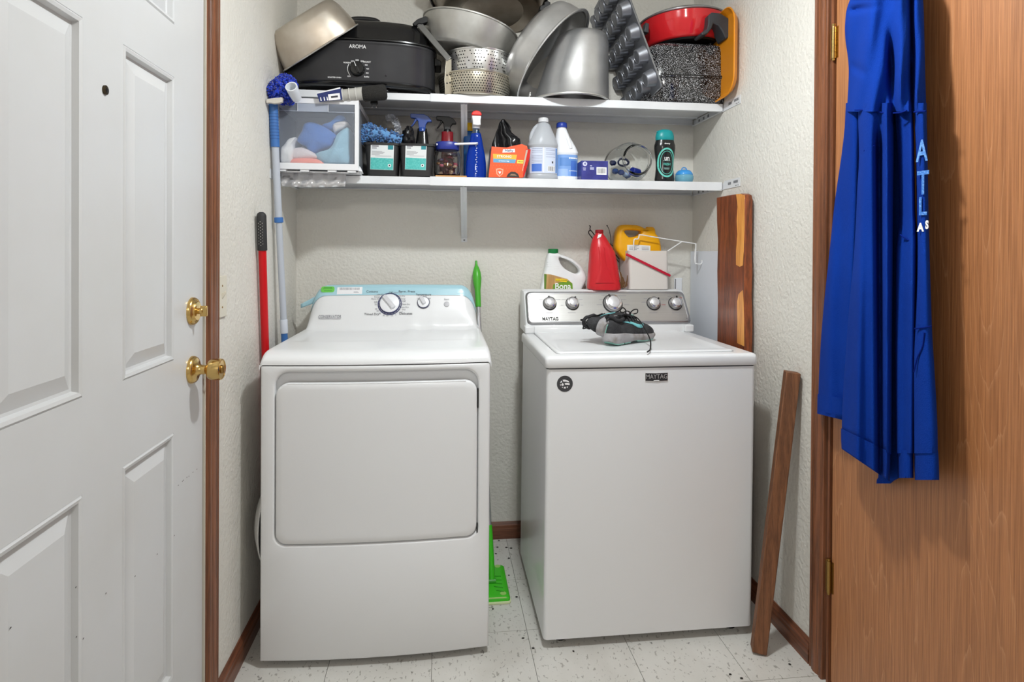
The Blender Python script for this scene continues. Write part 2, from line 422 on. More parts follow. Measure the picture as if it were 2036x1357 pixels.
# ------------------------------------------------------------------ brown door (right)
def door_right():
    root = thing('door_2', None, None, (W, (YR0 + YR1) / 2, 0)); root['kind'] = 'structure'; root['label'] = 'plain flush brown wood door with brass hinges'
    m = bpy.data.materials.new('door_oak'); m.use_nodes = True; nt = m.node_tree; b = nt.nodes['Principled BSDF']; b.inputs['Roughness'].default_value = .46; b.inputs['Coat Weight'].default_value = .35; b.inputs['Coat Roughness'].default_value = .45
    g = nt.nodes.new('ShaderNodeNewGeometry')
    def mapping(sc):
        mp = nt.nodes.new('ShaderNodeMapping'); mp.inputs['Scale'].default_value = sc; nt.links.new(g.outputs['Position'], mp.inputs['Vector']); return mp.outputs['Vector']
    # cathedral figure: contour lines of a tall stretched noise, over fine straight pores
    def noise_(sc, det, vec, rough=.5):
        n = nt.nodes.new('ShaderNodeTexNoise'); n.inputs['Scale'].default_value = 1.0; n.inputs['Detail'].default_value = det; n.inputs['Roughness'].default_value = rough
        nt.links.new(mapping(vec), n.inputs['Vector']); return n.outputs['Fac']
    n1 = noise_(1, 1.5, (1, 6.0, .42), .35); nw = noise_(1, 3, (1, 40, 4))
    ad = nt.nodes.new('ShaderNodeMath'); ad.operation = 'MULTIPLY_ADD'; ad.inputs[1].default_value = .035; nt.links.new(nw, ad.inputs[0]); nt.links.new(n1, ad.inputs[2])
    mu = nt.nodes.new('ShaderNodeMath'); mu.operation = 'MULTIPLY'; mu.inputs[1].default_value = 30
    nt.links.new(ad.outputs[0], mu.inputs[0])
    fr = nt.nodes.new('ShaderNodeMath'); fr.operation = 'FRACT'; nt.links.new(mu.outputs[0], fr.inputs[0])
    r1 = nt.nodes.new('ShaderNodeValToRGB'); e = r1.color_ramp.elements
    e[0].position = 0; e[0].color = (.75, .75, .75, 1); e[1].position = .05; e[1].color = (.28, .28, .28, 1)
    x = e.new(.16); x.color = (.06, .06, .06, 1); x = e.new(.97); x.color = (0, 0, 0, 1); x = e.new(1.0); x.color = (.75, .75, .75, 1)
    nt.links.new(fr.outputs[0], r1.inputs['Fac'])
    n2o = noise_(1, 5, (1, 330, 5), .65)
    class _N: outputs = {'Fac': n2o}
    n2 = _N
    r2 = nt.nodes.new('ShaderNodeValToRGB'); r2.color_ramp.elements[0].position = .34; r2.color_ramp.elements[0].color = rgb((142, 88, 48)); r2.color_ramp.elements[1].position = .70; r2.color_ramp.elements[1].color = rgb((188, 126, 78))
    nt.links.new(n2o, r2.inputs['Fac'])
    n3o = noise_(1, 4, (1, 140, 12))
    br = nt.nodes.new('ShaderNodeMath'); br.operation = 'MULTIPLY'; nt.links.new(r1.outputs['Color'], br.inputs[0]); nt.links.new(n3o, br.inputs[1])
    mx = nt.nodes.new('ShaderNodeMix'); mx.data_type = 'RGBA'; nt.links.new(br.outputs[0], mx.inputs['Factor'])
    nt.links.new(r2.outputs['Color'], mx.inputs['A']); mx.inputs['B'].default_value = rgb((206, 152, 108))
    nt.links.new(mx.outputs['Result'], b.inputs['Base Color'])
    bp = nt.nodes.new('ShaderNodeBump'); bp.inputs['Strength'].default_value = .12; bp.inputs['Distance'].default_value = .002
    nt.links.new(n2.outputs['Fac'], bp.inputs['Height']); nt.links.new(bp.outputs['Normal'], b.inputs['Normal'])
    MB().box(W - .001, W + .036, YR1 + .0025, YR0 - .0025, .012, 2.03).build('door_slab', m, root, bevel=.0015, smooth=0)
    for zc in (1.8635, .315, 1.09):
        h = MB().tube([(W - .0075, YR0 + .0005, zc - .046), (W - .0075, YR0 + .0005, zc + .046)], .0062, 14)
        h.tube([(W - .0075, YR0 + .0005, zc - .052), (W - .0075, YR0 + .0005, zc - .046)], .0045, 10).tube([(W - .0075, YR0 + .0005, zc + .046), (W - .0075, YR0 + .0005, zc + .053)], [.0045, .006], 10)
        hi = h.build('hinge', M_BRASS if zc > 1 else M_BRASSD, root)
        MB().box(W - .0026, W - .0008, YR0 - .0125, YR0 - .003, zc - .045, zc + .045).box(W - .0078, W - .006, YR0 + .005, YR0 + .016, zc - .045, zc + .045).build('hinge_leaf', M_BRASS if zc > 1 else M_BRASSD, hi, smooth=0)
        kn = MB()
        for q in (-.028, -.009, .009, .028): kn.lathe([(.0064, -.0006), (.0064, .0006)], (W - .0075, YR0 + .0005, zc + q), 14)
        kn.build('knuckle_seam', M_BRASSD, hi)
door_right()

# light switch plate on the left wall
sw = thing('light_switch', 'cream light switch plate half behind the door casing', 'light switch', (0, -.862, 1.068))
MB().box(.0005, .0055, -.9005, -.8335, 1.068, 1.1826).build('switch_plate', mat('cream_plastic', (214, 208, 192), .4), sw, bevel=.002)
MB().add([(.005, -.8735, 1.118), (.005, -.8635, 1.118), (.005, -.8635, 1.134), (.005, -.8735, 1.134), (.015, -.8715, 1.134), (.015, -.8655, 1.134), (.015, -.8655, 1.142), (.015, -.8715, 1.142)],
         [(0, 1, 5, 4), (1, 2, 6, 5), (2, 3, 7, 6), (3, 0, 4, 7), (4, 5, 6, 7), (3, 2, 1, 0)]).build('toggle', mat('cream_plastic', (214, 208, 192), .4), sw, bevel=.001)
for z in (1.096, 1.155): MB().lathe([(.003, 0), (.0028, .0012)], (0, 0, 0), 10).build('screw', M_BRASSD, sw, M=Frame((.0053, -.8685, z), (0, 1, 0), (0, 0, 1)).M)

# ------------------------------------------------------------------ dryer
DX, DY, DR = .071, -.744, -.0071
dw = .686
DM = Matrix.Translation((DX, DY, 0)) @ Matrix.Rotation(DR, 4, 'Z')
DMi = DM.inverted()
def bow(x): t = (x - dw / 2) / (dw / 2); return .018 * (1 - min(1, t * t))
def dloc(px, py):                     # pixel on the bowed front -> local x, z
    y = 0.0
    for _ in range(6):
        o = DM @ Vector((0, y, 0)); n = DM.to_3x3() @ Vector((0, 1, 0)); r = ray(px, py)
        q = DMi @ (CAMP + r * ((o - CAMP).dot(n) / r.dot(n))); y = -bow(q.x)
    return q.x, q.z
def make_dryer():
    root = thing('dryer', 'white front-loading dryer with blue film on its console', 'dryer', (DX + dw / 2, DY + .33, 0))
    def P(x, y, z): return DM @ Vector((x, y, z))
    # cabinet
    c = MB(); c.loft([[P(*q) for q in ((.004, .02, z), (dw - .004, .02, z), (dw - .004, .645, z), (.004, .645, z))] for z in (.028, .906)])
    c.build('cabinet', M_APPL, root, bevel=.004)
    for x in (.05, dw - .05):
        for y in (.07, .59): MB().lathe([(.02, 0), (.02, .01), (.012, .012), (.012, .03)], P(x, y, 0), 14).build('foot', M_BLACK, root)
    # front panel with the door opening
    hx0, z = dloc(545, 1000); hx1, z = dloc(950, 1000); x, hz1 = dloc(745, 739); x, hz0 = dloc(745, 1082)
    _, zl = dloc(548, 760)
    hole = rrect(hx0, hx1, hz0, hz1, (.035, .045, .045, .035), 8)
    def outer(k, zlo, zhi):
        cx, cz = (hx0 + hx1) / 2, (hz0 + hz1) / 2
        out = []
        for (x, z) in hole:
            dx, dz = x - cx, z - cz; t = 1e9
            if dx > 1e-9: t = min(t, (dw - k - cx) / dx)
            if dx < -1e-9: t = min(t, (k - cx) / dx)
            if dz > 1e-9: t = min(t, (zhi - k - cz) / dz)
            if dz < -1e-9: t = min(t, (zlo + k - cz) / dz)
            out.append([cx + dx * t, cz + dz * t])
        for cxn, czn in ((k, zlo + k), (dw - k, zlo + k), (dw - k, zhi - k), (k, zhi - k)):
            i = min(range(len(out)), key=lambda i: (out[i][0] - cxn) ** 2 + (out[i][1] - czn) ** 2); out[i] = [cxn, czn]
        return out
    # refine the loop so that the long straight runs follow the bow
    def refine(loop, n):
        out = []
        for (a, b) in zip(loop, loop[1:] + loop[:1]):
            L = math.hypot(b[0] - a[0], b[1] - a[1]); q = max(1, int(L / n))
            for i in range(q): out.append((lerp(a[0], b[0], i / q), lerp(a[1], b[1], i / q)))
        return out
    hole = refine(hole, .04)
    zlo, zhi = .022, .9095
    def ring(lp, d): return [P(x, -bow(x) + d, z) for x, z in lp]
    def inset(k):
        cx, cz = (hx0 + hx1) / 2, (hz0 + hz1) / 2; sx = 1 - k / (hx1 - hx0) * 2; sz = 1 - k / (hz1 - hz0) * 2
        return [(cx + (x - cx) * sx, cz + (z - cz) * sz) for x, z in hole]
    fp = MB().loft([ring(outer(0, zlo, zhi), .03), ring(outer(0, zlo, zhi), .006), ring(outer(.0018, zlo, zhi), .0018), ring(outer(.006, zlo, zhi), 0), ring(inset(-.006), 0), ring(inset(-.0018), .0018), ring(inset(0), .006), ring(inset(0), .030)], False, False)
    fp.build('front_panel', M_APPL, root, smooth=50)
    # recess floor behind the door, dished towards the top for the fingers
    def rec(u, v):
        x = lerp(hx0, hx1, u); z = lerp(hz0, hz1, v); return P(x, -bow(x) + .029, z)
    MB().grid(rec, 16, 10).build('door_recess', M_APPL, root, smooth=60)
    # door
    x0, x1 = hx0 + .0035, hx1 - .0035; z0, z1 = hz0 + .0035, dloc(745, 762)[1]
    lp = refine(rrect(x0, x1, z0, z1, (.032, .038, .038, .032), 8), .04)
    def dins(k, d):
        cx, cz = (x0 + x1) / 2, (z0 + z1) / 2; sx = 1 - k / (x1 - x0) * 2; sz = 1 - k / (z1 - z0) * 2
        return [P(cx + (x - cx) * sx, -bow(cx + (x - cx) * sx) + d, cz + (z - cz) * sz) for x, z in lp]
    def dsc(q):
        cx, cz = (x0 + x1) / 2, (z0 + z1) / 2
        return [P(cx + (x - cx) * q, -bow(cx + (x - cx) * q) - .0015, cz + (z - cz) * q) for x, z in lp]
    dr = MB().loft([dins(0, .024), dins(0, .004), dins(.0015, .001), dins(.005, -.001), dins(.02, -.0015)] + [dsc(q) for q in (.85, .75, .65, .55, .45, .35, .25, .15, .05)], False, True)
    o = dr.build('door', M_APPL, root, smooth=50)
    # finger lip rolled over the top of the door
    MB().grid(lambda u, v: P(lerp(x0 + .035, x1 - .035, u), -bow(lerp(x0 + .035, x1 - .035, u)) + .012 - .0125 * sin(v * pi), z1 - .006 + .007 * sin(v * pi * .5) ), 20, 6).build('door_lip', M_APPL, o, smooth=60)
    # hinges on the right edge, catch on the left
    for zc in (.80, .38):
        hz = MB(); hz.loft([[P(hx1 - .0035, -bow(hx1) + d, zc + q) for q in (-.03, .03)] + [P(hx1 + .0005, -bow(hx1) + d, zc + q) for q in (.03, -.03)] for d in (.0005, .01)])
        hz.build('door_hinge', M_BLACK, root, smooth=0)
    # top: one moulded piece, deck flowing up into the console
    def hf(x, y):
        fy = y + bow(x)                                   # distance behind the bowed front edge
        e = min(x + .004, dw + .004 - x)
        z = .9125
        t = min(1, max(0, fy) / .075); z += .0365 * sqrt(max(0, 1 - (1 - t) ** 2.2))
        es = min(1, max(0, e) / .016); z -= .018 * (1 - sqrt(max(0, 1 - (1 - es) ** 2)))
        # shallow tray
        tr = sstep((fy - .23) / .03) * sstep((.56 - y) / .03) * sstep((e - .03) / .03); z -= .006 * tr
        # moulded bumps at the back of the tray
        z += .0045 * tr * math.exp(-((x - .415) / .022) ** 4) * sstep((y - .36) / .05)
        z += .003 * tr * math.exp(-((x - .50) / .012) ** 4) * sstep((y - .42) / .05)
        d = min(1, max(0, e - .016) / .072); a = (max(0, 1 - (1 - d) ** 2.3)) ** (1 / 2.3)
        g = interp([(0, 0), (.15, .10), (.28, .28), (.85, .93), (.95, .985), (1, 1)], max(0, min(1, (y - .515) / .095)))
        cr = .004 * (1 - ((x - dw / 2) / (dw / 2)) ** 2)
        z += (.163 + cr) * g * a
        return z
    NX, NY = 72, 84
    ys = [0, .002, .005, .01, .017, .026, .037, .05, .064, .08] + [.08 + (.50 - .08) * i / 14 for i in range(1, 15)] + [.50 + .115 * i / 30 for i in range(1, 31)] + [.63, .645, .66]
    def xa_(u): return -.004 + (dw + .008) * .5 * (1 - cos(pi * u)) * .55 + (-.004 * 0) + (dw + .008) * u * .45
    tp = MB()
    def tg(i, j):
        x = xa_(i / NX); y = ys[j]; y = y - bow(x) * (1 - y / .66); return P(x, y, hf(x, y))
    rings = [[tg(i, j) for i in range(NX + 1)] for j in range(len(ys))]
    front = [Vector((p.x, p.y, .9115)) for p in rings[0]]
    back = [Vector((p.x, p.y, .9)) for p in rings[-1]]
    tp.loft([front] + rings + [back], False, False, closed=False)
    for i in (0, NX):                                    # side skirts
        col = [r[i] for r in rings]; low = [Vector((p.x, p.y, .9105)) for p in col]
        tp.loft([col, low], False, False, closed=False)
    bm_o = tp.build('top_panel', M_APPL, root, smooth=70)
    bm = bmesh.new(); bm.from_mesh(bm_o.data); bmesh.ops.remove_doubles(bm, verts=bm.verts, dist=1e-5); bmesh.ops.recalc_face_normals(bm, faces=bm.faces); bm.to_mesh(bm_o.data); bm.free()
    bm_o.data.set_sharp_from_angle(angle=radians(70))
    # seam line under the moulded top
    MB().loft([[P(lerp(.002, dw - .002, u / 20), -bow(lerp(.002, dw - .002, u / 20)) + .004, z) for u in range(21)] for z in (.9085, .9125)], False, False, closed=False).build('seam', M_APPLD, root)
    # protective film
    fy0 = next(y for y in [.515 + .0005 * i for i in range(300)] if hf(dw / 2, y) > 1.076)
    fys = [lerp(fy0, .612, i / 14) for i in range(15)] + [.63, .645, .658]
    nrm = Vector((0, -.7, .7))
    M_FILM = mat('blue_film', (168, 208, 220), .22, bump=(26, .5, (.25, 1, 1)), coat=.3)
    fm = MB(); rr = []
    for y in fys:
        row = []
        for i in range(NX + 1):
            x = lerp(-.001, dw + .001, i / NX) ; x = max(.0155, min(dw - .0155, x))
            row.append(P(x + (-.0012 if i < 12 else .0012 if i > NX - 12 else 0), y - .0012, hf(x, y) + .0016))
        rr.append(row)
    fm.loft(rr, False, False, closed=False); fm.build('protective_film', M_FILM, root, smooth=70)
    tail = MB().grid(lambda u, v: Vector(at(lerp(634, 598, u), lerp(586 + 14 * v, 605 + 4 * sin(v * 5) + 12 * v * v, u), -.122)) , 6, 6)
    tail.build('film_tail', M_FILM, root, solid=.0005)
    # console face frame at a pixel
    def chit(px, py):
        r = DMi.to_3x3() @ ray(px, py); o = DMi @ CAMP; t = 1.6
        while t < 2.8:
            q = o + r * t
            if q.z <= hf(q.x, q.y) and q.y > .45: break
            t += .0015
        q.z = hf(q.x, q.y); return q
    q1 = chit(775, 625); q2 = chit(775, 585); v = (q2 - q1)
    sl = DM.to_3x3() @ Vector((0, v.y, v.z))
    def cf(px, py):
        q = chit(px, py); return Frame(DM @ q, DM.to_3x3() @ Vector((1, 0, 0)), sl)
    F = cf(775, 606); k = kk(F.o)
    # big dial: printed ring, disc, handle
    MB().lathe([(23.5 * k, .0008), (23.5 * k, .0018), (21.8 * k, .0018), (21.8 * k, .0008)], n=48, cap0=False, cap1=False).build('dial_ring', mat('navy_print', (44, 48, 96), .5), root, M=F.at(0, 0))
    MB().lathe([(20.5 * k, .001), (20.5 * k, .006), (19 * k, .0075)], n=40).build('dial_rim', mat('navy_print', (44, 48, 96), .5), root, M=F.at(0, 0))
    dl = MB().lathe([(19 * k, .006), (19 * k, .0105), (17.5 * k, .012), (1 * k, .0135)], n=40).build('dial', M_WPLAST, root, M=F.at(0, 0))
    hd = MB(); a = radians(128); cx, sx = cos(a), sin(a)
    lp = rrect(-14 * k, 19 * k, -4.6 * k, 4.6 * k, 3 * k, 4)
    hd.loft([[(u * cx - w * sx, u * sx + w * cx, h) for u, w in [(p[0] * s_, p[1] * s_) for p in lp]] for h, s_ in ((.010, 1.08), (.020, .98), (.0225, .8))])
    hd.build('dial_handle', mat('pale_grey_plastic', (212, 212, 216), .35), dl, M=F.at(0, 0), smooth=35)
    tick = MB()
    for i in range(22):
        a = 2 * pi * i / 22; c_, s_ = cos(a), sin(a)
        tick.add([(c_ * 20.7 * k - s_ * .5 * k, s_ * 20.7 * k + c_ * .5 * k, .0017), (c_ * 20.7 * k + s_ * .5 * k, s_ * 20.7 * k - c_ * .5 * k, .0017), (c_ * 22 * k + s_ * .5 * k, s_ * 22 * k - c_ * .5 * k, .0017), (c_ * 22 * k - s_ * .5 * k, s_ * 22 * k + c_ * .5 * k, .0017)], [(0, 1, 2, 3)])
    tick.build('dial_tick', mat('navy_print', (44, 48, 96), .5), root, M=F.at(0, 0), smooth=0)
    # small printed words round the dial
    for (px, py, tx, sz) in [(740, 582, 'Cottons', 5.5), (777, 583, 'Off', 4.5), (809, 581, 'Perm. Press', 5.5), (739, 626, 'Timed Dry', 5.2), (807, 625, 'Delicates', 5.5), (842, 587, 'Temperature', 4.6), (888, 597.5, 'Start', 4.0),
                            (757, 587, 'Less Dry', 3.4), (750, 592, 'Energy', 3.4), (747, 596, 'More Dry', 3.4), (747, 602, 'Off', 4), (747, 608, '70', 3.4), (748, 615, '60', 3.4), (751, 620, '50', 3.4), (755, 625, '40', 3.4), (763, 628, '30', 3.4), (770, 629.5, '20', 3.4), (779, 629, '10', 3.4), (787, 628, '5', 3.4),
                            (791, 584, 'More Dry', 3.4), (798, 590, 'Less Dry', 3.4), (801, 595, 'Damp', 3.4), (803, 600, 'Off', 4), (807, 606, 'More Dry', 3.4), (805, 612, 'Less Dry', 3.4), (803, 617, 'Dry', 3.4), (797, 622, 'Off', 4), (833, 595, 'Low', 3.2), (845, 592, 'Med', 3.2), (853, 595, 'High', 3.2)]:
        f2 = cf(px, py); text(tx, sz * k * 1.25, M_INK if sz > 4 else M_INKG, root, f2.at(0, 0, .0026), ext=.0002)
    F = cf(842, 604)
    MB().lathe([(13.2 * k, .0008), (13.2 * k, .0016), (12.4 * k, .0016), (12.4 * k, .0008)], n=36, cap0=False, cap1=False).build('dial_ring', M_INKG, root, M=F.at(0, 0))
    MB().lathe([(11.8 * k, .0005), (11.8 * k, .005), (11 * k, .006)], n=32).build('dial_rim', mat('navy_print', (44, 48, 96), .5), root, M=F.at(0, 0))
    dl = MB().lathe([(11 * k, .004), (11 * k, .009), (9.5 * k, .010)], n=32).build('dial', M_WPLAST, root, M=F.at(0, 0))
    a = radians(118); cx, sx = cos(a), sin(a); lp = rrect(-5 * k, 13 * k, -3.8 * k, 3.8 * k, 3 * k, 4)
    MB().loft([[(u * cx - w * sx, u * sx + w * cx, h) for u, w in [(p[0] * s_, p[1] * s_) for p in lp]] for h, s_ in ((.008, 1.08), (.017, .98), (.019, .8))]).build('dial_handle', mat('pale_grey_plastic', (212, 212, 216), .35), dl, M=F.at(0, 0))
    F = cf(888, 606); MB().lathe([(5.4 * k, .0005), (5.4 * k, .003), (4.5 * k, .0035)], n=24).build('start_button', mat('button_grey', (186, 186, 190), .4), root, M=F.at(0, 0))
    F = cf(656, 631); text('CONSERVATOR', 9.2 * k, M_INKG, root, F.at(0, 0, .0026), xs=.66, ext=.0002)
    MB().box(-21 * k, 21 * k, -4.6 * k, -4 * k, 0.002, .0024).build('underline', M_INKG, root, M=F.at(0, 0), smooth=0)
    # stickers on the film
    F = cf(652, 577); lp = rrect(-13 * k, 13 * k, -6.5 * k, 6 * k, 4.5 * k, 5); plate(F, lp, .0022, .003, 'green_sticker', mat('sticker_green', (112, 200, 84), .35), root)
    for (a_, b_, c_) in ((-8, 8, 3.6), (-9, 9, 1.0), (-7, 8, -3.4)): MB().box(a_ * k, b_ * k, (c_ - .7) * k, (c_ + .7) * k, .003, .0032).build('sticker_line', mat('sticker_dkgreen', (72, 160, 60), .4), root, M=F.at(0, 0), smooth=0)
    F = cf(695.5, 579); plate(F, [(-24.5 * k, -8 * k), (24.5 * k, -7.2 * k), (24.5 * k, 8 * k), (-24.5 * k, 7.4 * k)], .0022, .0029, 'paper_label', mat('paper', (236, 236, 238), .55), root)
    bc = MB(); x = -20.0; rnd = random.Random(3)
    while x < 19:
        w_ = rnd.choice((.35, .6, .9)); bc.box(x * k, (x + w_) * k, 1.8 * k, 6.6 * k, .0029, .0031); x += w_ + rnd.choice((.5, .8))
    bc.build('barcode', M_INKG, root, M=F.at(0, 0), smooth=0)
    MB().box(8 * k, 18 * k, -4.2 * k, -3.4 * k, .0029, .0031).box(8 * k, 16 * k, -2.6 * k, -1.9 * k, .0029, .0031).build('label_line', M_INKG, root, M=F.at(0, 0), smooth=0)
    return root
make_dryer()

# ------------------------------------------------------------------ washer
WX, WY, ww = .9333, -.7518, .699
def make_washer():
    root = thing('washer', 'white top-loading washer with brushed steel control panel', 'washer', (WX + ww / 2, WY + .3, 0))
    def rr(k, z, r=.014): return [(WX + x, WY + y, z) for x, y in rrect(k, ww - k, k, .575 - k, r, 5)]
    # the cabinet leans a hair inwards towards the floor
    b = MB().loft([[Vector(p) + Vector((-.006 * (1 - z / .885), 0, 0)) for p in rr(.0025, z)] for z in (.03, .884)])
    b.build('cabinet', M_APPL, root, smooth=50)
    for x in (.06, ww - .06):
        for y in (.06, .52): MB().lathe([(.02, 0), (.02, .01), (.012, .012), (.012, .033)], (WX + x, WY + y, 0), 14).build('foot', M_BLACK, root)
    MB().loft([rr(.004, .883), rr(.004, .8895)]).build('deck_seam', M_APPLD, root)
    dk = MB().loft([rr(-.001, .8885), rr(-.003, .891), rr(-.003, .914, .016), rr(-.0015, .920, .016), rr(.004, .9245, .014), rr(.012, .9262, .012)])
    dk.build('deck', M_APPL, root, smooth=55)
    # lid
    cs = [atz(1071, 667, .929), atz(1109, 702.5, .929), atz(1466, 699.5, .929), atz(1378, 665.5, .929)]
    x0 = cs[1].x - .002; x1 = cs[2].x; y0 = cs[1].y; y1 = cs[0].y
    def lr(k, z): return [(x, y, z) for x, y in rrect(x0 + k, x1 - k, y0 + k, WY + .545, .018, 5)]
    MB().loft([lr(-.0035, .9255), lr(-.0035, .9266), lr(-.001, .9266)], False, True).build('lid_seam', mat('seam_grey', (150, 150, 152), .5), root)
    MB().loft([lr(0, .9262), lr(.0008, .9300), lr(.004, .9318), lr(.016, .9318), lr(.020, .9300), lr(.06, .9296)], False, True).build('lid', M_APPL, root, smooth=60)
    # console: white housing, grey bezel, brushed face
    yb, zb = WY + .536, .962; yt, zt = WY + .606, 1.0845
    F = Frame((0, yb, zb), (1, 0, 0), (0, yt - yb, zt - zb))
    uL0, vb = F.uv(1057, 640); uR0, _ = F.uv(1379, 652); uL1, vt = F.uv(1060, 579); uR1, _ = F.uv(1361, 581)
    L = sqrt((yt - yb) ** 2 + (zt - zb) ** 2)
    hs = MB()
    def sec(x, k):      # housing profile at x
        return [(x, WY + .528 + k, .926), (x, WY + .526 + k, .945), (x, yb - .002 + k, zb - .004), (x, yt + k, zt - k), (x, yt + .012 + k, 1.0945 - k), (x, yt + .082, 1.0945 - k), (x, yt + .088, 1.088 - k), (x, yt + .088, .93)]
    a, c = WX + .008, WX + ww + .006
    hs.loft([sec(a, .012), sec(a + .004, .004), sec(a + .014, 0), sec(c - .014, 0), sec(c - .004, .004), sec(c, .012)])
    hs.build('console_housing', M_APPL, root, smooth=40)
    def quad(i, r):      # trapezoid outline of the face, inset by i, rounded
        c4 = [(a + .012 + i, .0 + i), (c - .004 - i, .0 + i), (c - .012 - i, L - .001 - i), (a + .012 + i, L - .001 - i)]
        out = []
        for n in range(4):
            p = Vector(c4[n]); pa = (Vector(c4[n - 1]) - p).normalized(); pb = (Vector(c4[(n + 1) % 4]) - p).normalized()
            A = p + pa * r; B = p + pb * r
            for s in range(7):
                t = s / 6; out.append(tuple(A * (1 - t) ** 2 + p * 2 * t * (1 - t) + B * t * t))
        return out
    M_BEZ = mat('console_bezel', (168, 168, 170), .32, .9)
    MB().loft([[(u, v, w) for u, v in quad(i, .022)] for i, w in ((-.004, .0), (-.002, .0075), (.004, .0105), (.0085, .0095), (.0085, .005))], False, False).build('console_bezel', M_BEZ, root, M=F.M, smooth=60)
    mb_ = bpy.data.materials.new('brushed_steel'); mb_.use_nodes = True; nt = mb_.node_tree; bs = nt.nodes['Principled BSDF']
    bs.inputs['Metallic'].default_value = .85; bs.inputs['Roughness'].default_value = .36
    tc = nt.nodes.new('ShaderNodeTexCoord'); mp = nt.nodes.new('ShaderNodeMapping'); mp.inputs['Scale'].default_value = (3, 900, 3); nt.links.new(tc.outputs['Object'], mp.inputs['Vector'])
    n_ = nt.nodes.new('ShaderNodeTexNoise'); n_.inputs['Scale'].default_value = 1; n_.inputs['Detail'].default_value = 4; nt.links.new(mp.outputs['Vector'], n_.inputs['Vector'])
    rp = nt.nodes.new('ShaderNodeValToRGB'); rp.color_ramp.elements[0].color = rgb((158, 156, 153)); rp.color_ramp.elements[1].color = rgb((188, 187, 184)); nt.links.new(n_.outputs['Fac'], rp.inputs['Fac']); nt.links.new(rp.outputs['Color'], bs.inputs['Base Color'])
    plate(F, quad(.0085, .016), .005, .0085, 'control_face', mb_, root, smooth=20)
    # white end blocks beside the lid hinge
    for xx in (a - .004, c - .036):
        MB().box(xx, xx + .04, WY + .514, WY + .56, .926, .957).build('hinge_block', M_APPL, root, bevel=.006, seg=3)
    k = kk(F.hit(1217, 607))
    def F2(px, py, w): u, v = F.uv(px, py); return F.at(u, v, w)
    for (px, r, pa) in ((1092, 12, 100), (1137, 12, 62), (1298, 12.5, 40), (1341, 12.5, 80), (1217, 17.5, 118)):
        M = F2(px, 606, .0085)
        kb = MB().lathe([(r * 1.04 * k, 0), (r * 1.04 * k, .006), (r * k, .008), (r * .97 * k, .017), (r * .9 * k, .021), (r * .74 * k, .022), (r * .72 * k, .0205)], n=36, cap1=True).build('knob', M_CHROME, root, M=M, smooth=30)
        MB().lathe([(r * .68 * k, .019), (r * .66 * k, .0235), (r * .6 * k, .0245), (.1 * k, .0248)], n=32).build('knob_cap', mat('knob_silver', (214, 214, 216), .4, .5), kb, M=M)
        MB().lathe([(r * 1.15 * k, -.001), (r * 1.15 * k, .0022), (r * 1.05 * k, .0024)], n=36).build('knob_shadow_ring', M_BLACK, root, M=M)  # dark shadow ring round the knob, put in as a black disc
        ca, sa = cos(radians(pa)), sin(radians(pa)); w2 = 1.5 * k
        q = MB(); q.loft([[(ca * s * k - sa * w2, sa * s * k + ca * w2, h) for s in (r * .70, r * 1.02)] + [(ca * s * k + sa * w2, sa * s * k - ca * w2, h) for s in (r * 1.02, r * .70)] for h in (.015, .0228)])
        q.build('pointer', M_BLACK, kb, M=M, smooth=0)
    for (px, py, w_) in [(1075, 598, 9), (1107, 598, 11), (1092, 624, 13), (1121, 598, 8), (1153, 598, 8), (1136, 624, 15), (1117, 609, 5), (1156, 609, 5), (1200, 589, 10), (1214, 588, 10), (1235, 590, 18), (1195, 598, 9), (1238, 598, 11), (1191, 608, 11), (1245, 608, 11),
                         (1283, 596, 9), (1316, 597, 9), (1278, 603, 8), (1298, 624, 16), (1318, 608, 8), (1330, 592, 8), (1352, 594, 8), (1342, 624, 14), (1325, 597, 7), (1299, 595, 6), (1341, 590, 6)]:
        u, v = F.uv(px, py); red = px in (1318, 1352)
        pr = MB()
        x = -w_ / 2
        while x < w_ / 2 - .6:
            l = .8 + 1.1 * random.random(); pr.box(x * k, (x + l) * k, -.55 * k, .55 * k, 0, .0002); x += l + .35
        pr.build('printed_mark', M_INKG if not red else mat('print_red', (176, 70, 60), .6), root, M=F.at(u, v, .0087), smooth=0)
    text('MAYTAG', 9.6 * k, mat('ink_black', (30, 30, 32), .5), root, F2(1093.5, 636.5, .0093), xs=.82, bold=.0004, ext=.0006)
    pr = MB(); u, v = F.uv(1093.5, 641.5); pr.box(-13 * k, 13 * k, -.3 * k, .3 * k, 0, .0002); pr.build('underline', M_INKG, root, M=F.at(u, v, .0087), smooth=0)
    u, v = F.uv(1366, 636); pr = MB().loft([[(x * k, y * k, w) for x, y in ((-2.5, 1.6), (2.5, 1.6), (1.6, -1), (0, -2), (-1.6, -1))] for w in (0, .0002)]).box(-5 * k, 5 * k, -4 * k, -3.3 * k, 0, .0002)
    pr.build('printed_crest', M_INK, root, M=F.at(u, v, .0087), smooth=0)
    # front badge
    G = Frame((0, WY + .0025, 0), (1, 0, 0), (0, 0, 1)); k = kk(G.hit(1305, 750))
    u, v = G.uv(1305, 749.5)
    B = Frame(G.p(u, v), (1, 0, 0), (0, 0, 1))
    lp = [(-22.5 * k, 7.2 * k), (0, 6.6 * k), (22.5 * k, 7.2 * k), (22.5 * k, -7.5 * k), (0, -8.6 * k), (-22.5 * k, -7.5 * k)][::-1]
    plate(B, [(x * 1.03, y * 1.08) for x, y in lp], -.001, .0018, 'badge_rim', M_CHROME, root)
    plate(B, lp, 0, .0026, 'badge', mat('badge_black', (40, 41, 46), .3), root)
    text('MAYTAG', 12.8 * k, mat('badge_silver', (196, 198, 202), .3, .7), root, B.at(0, .3 * k, .0027), xs=.86, ext=.0004, bold=.0001)
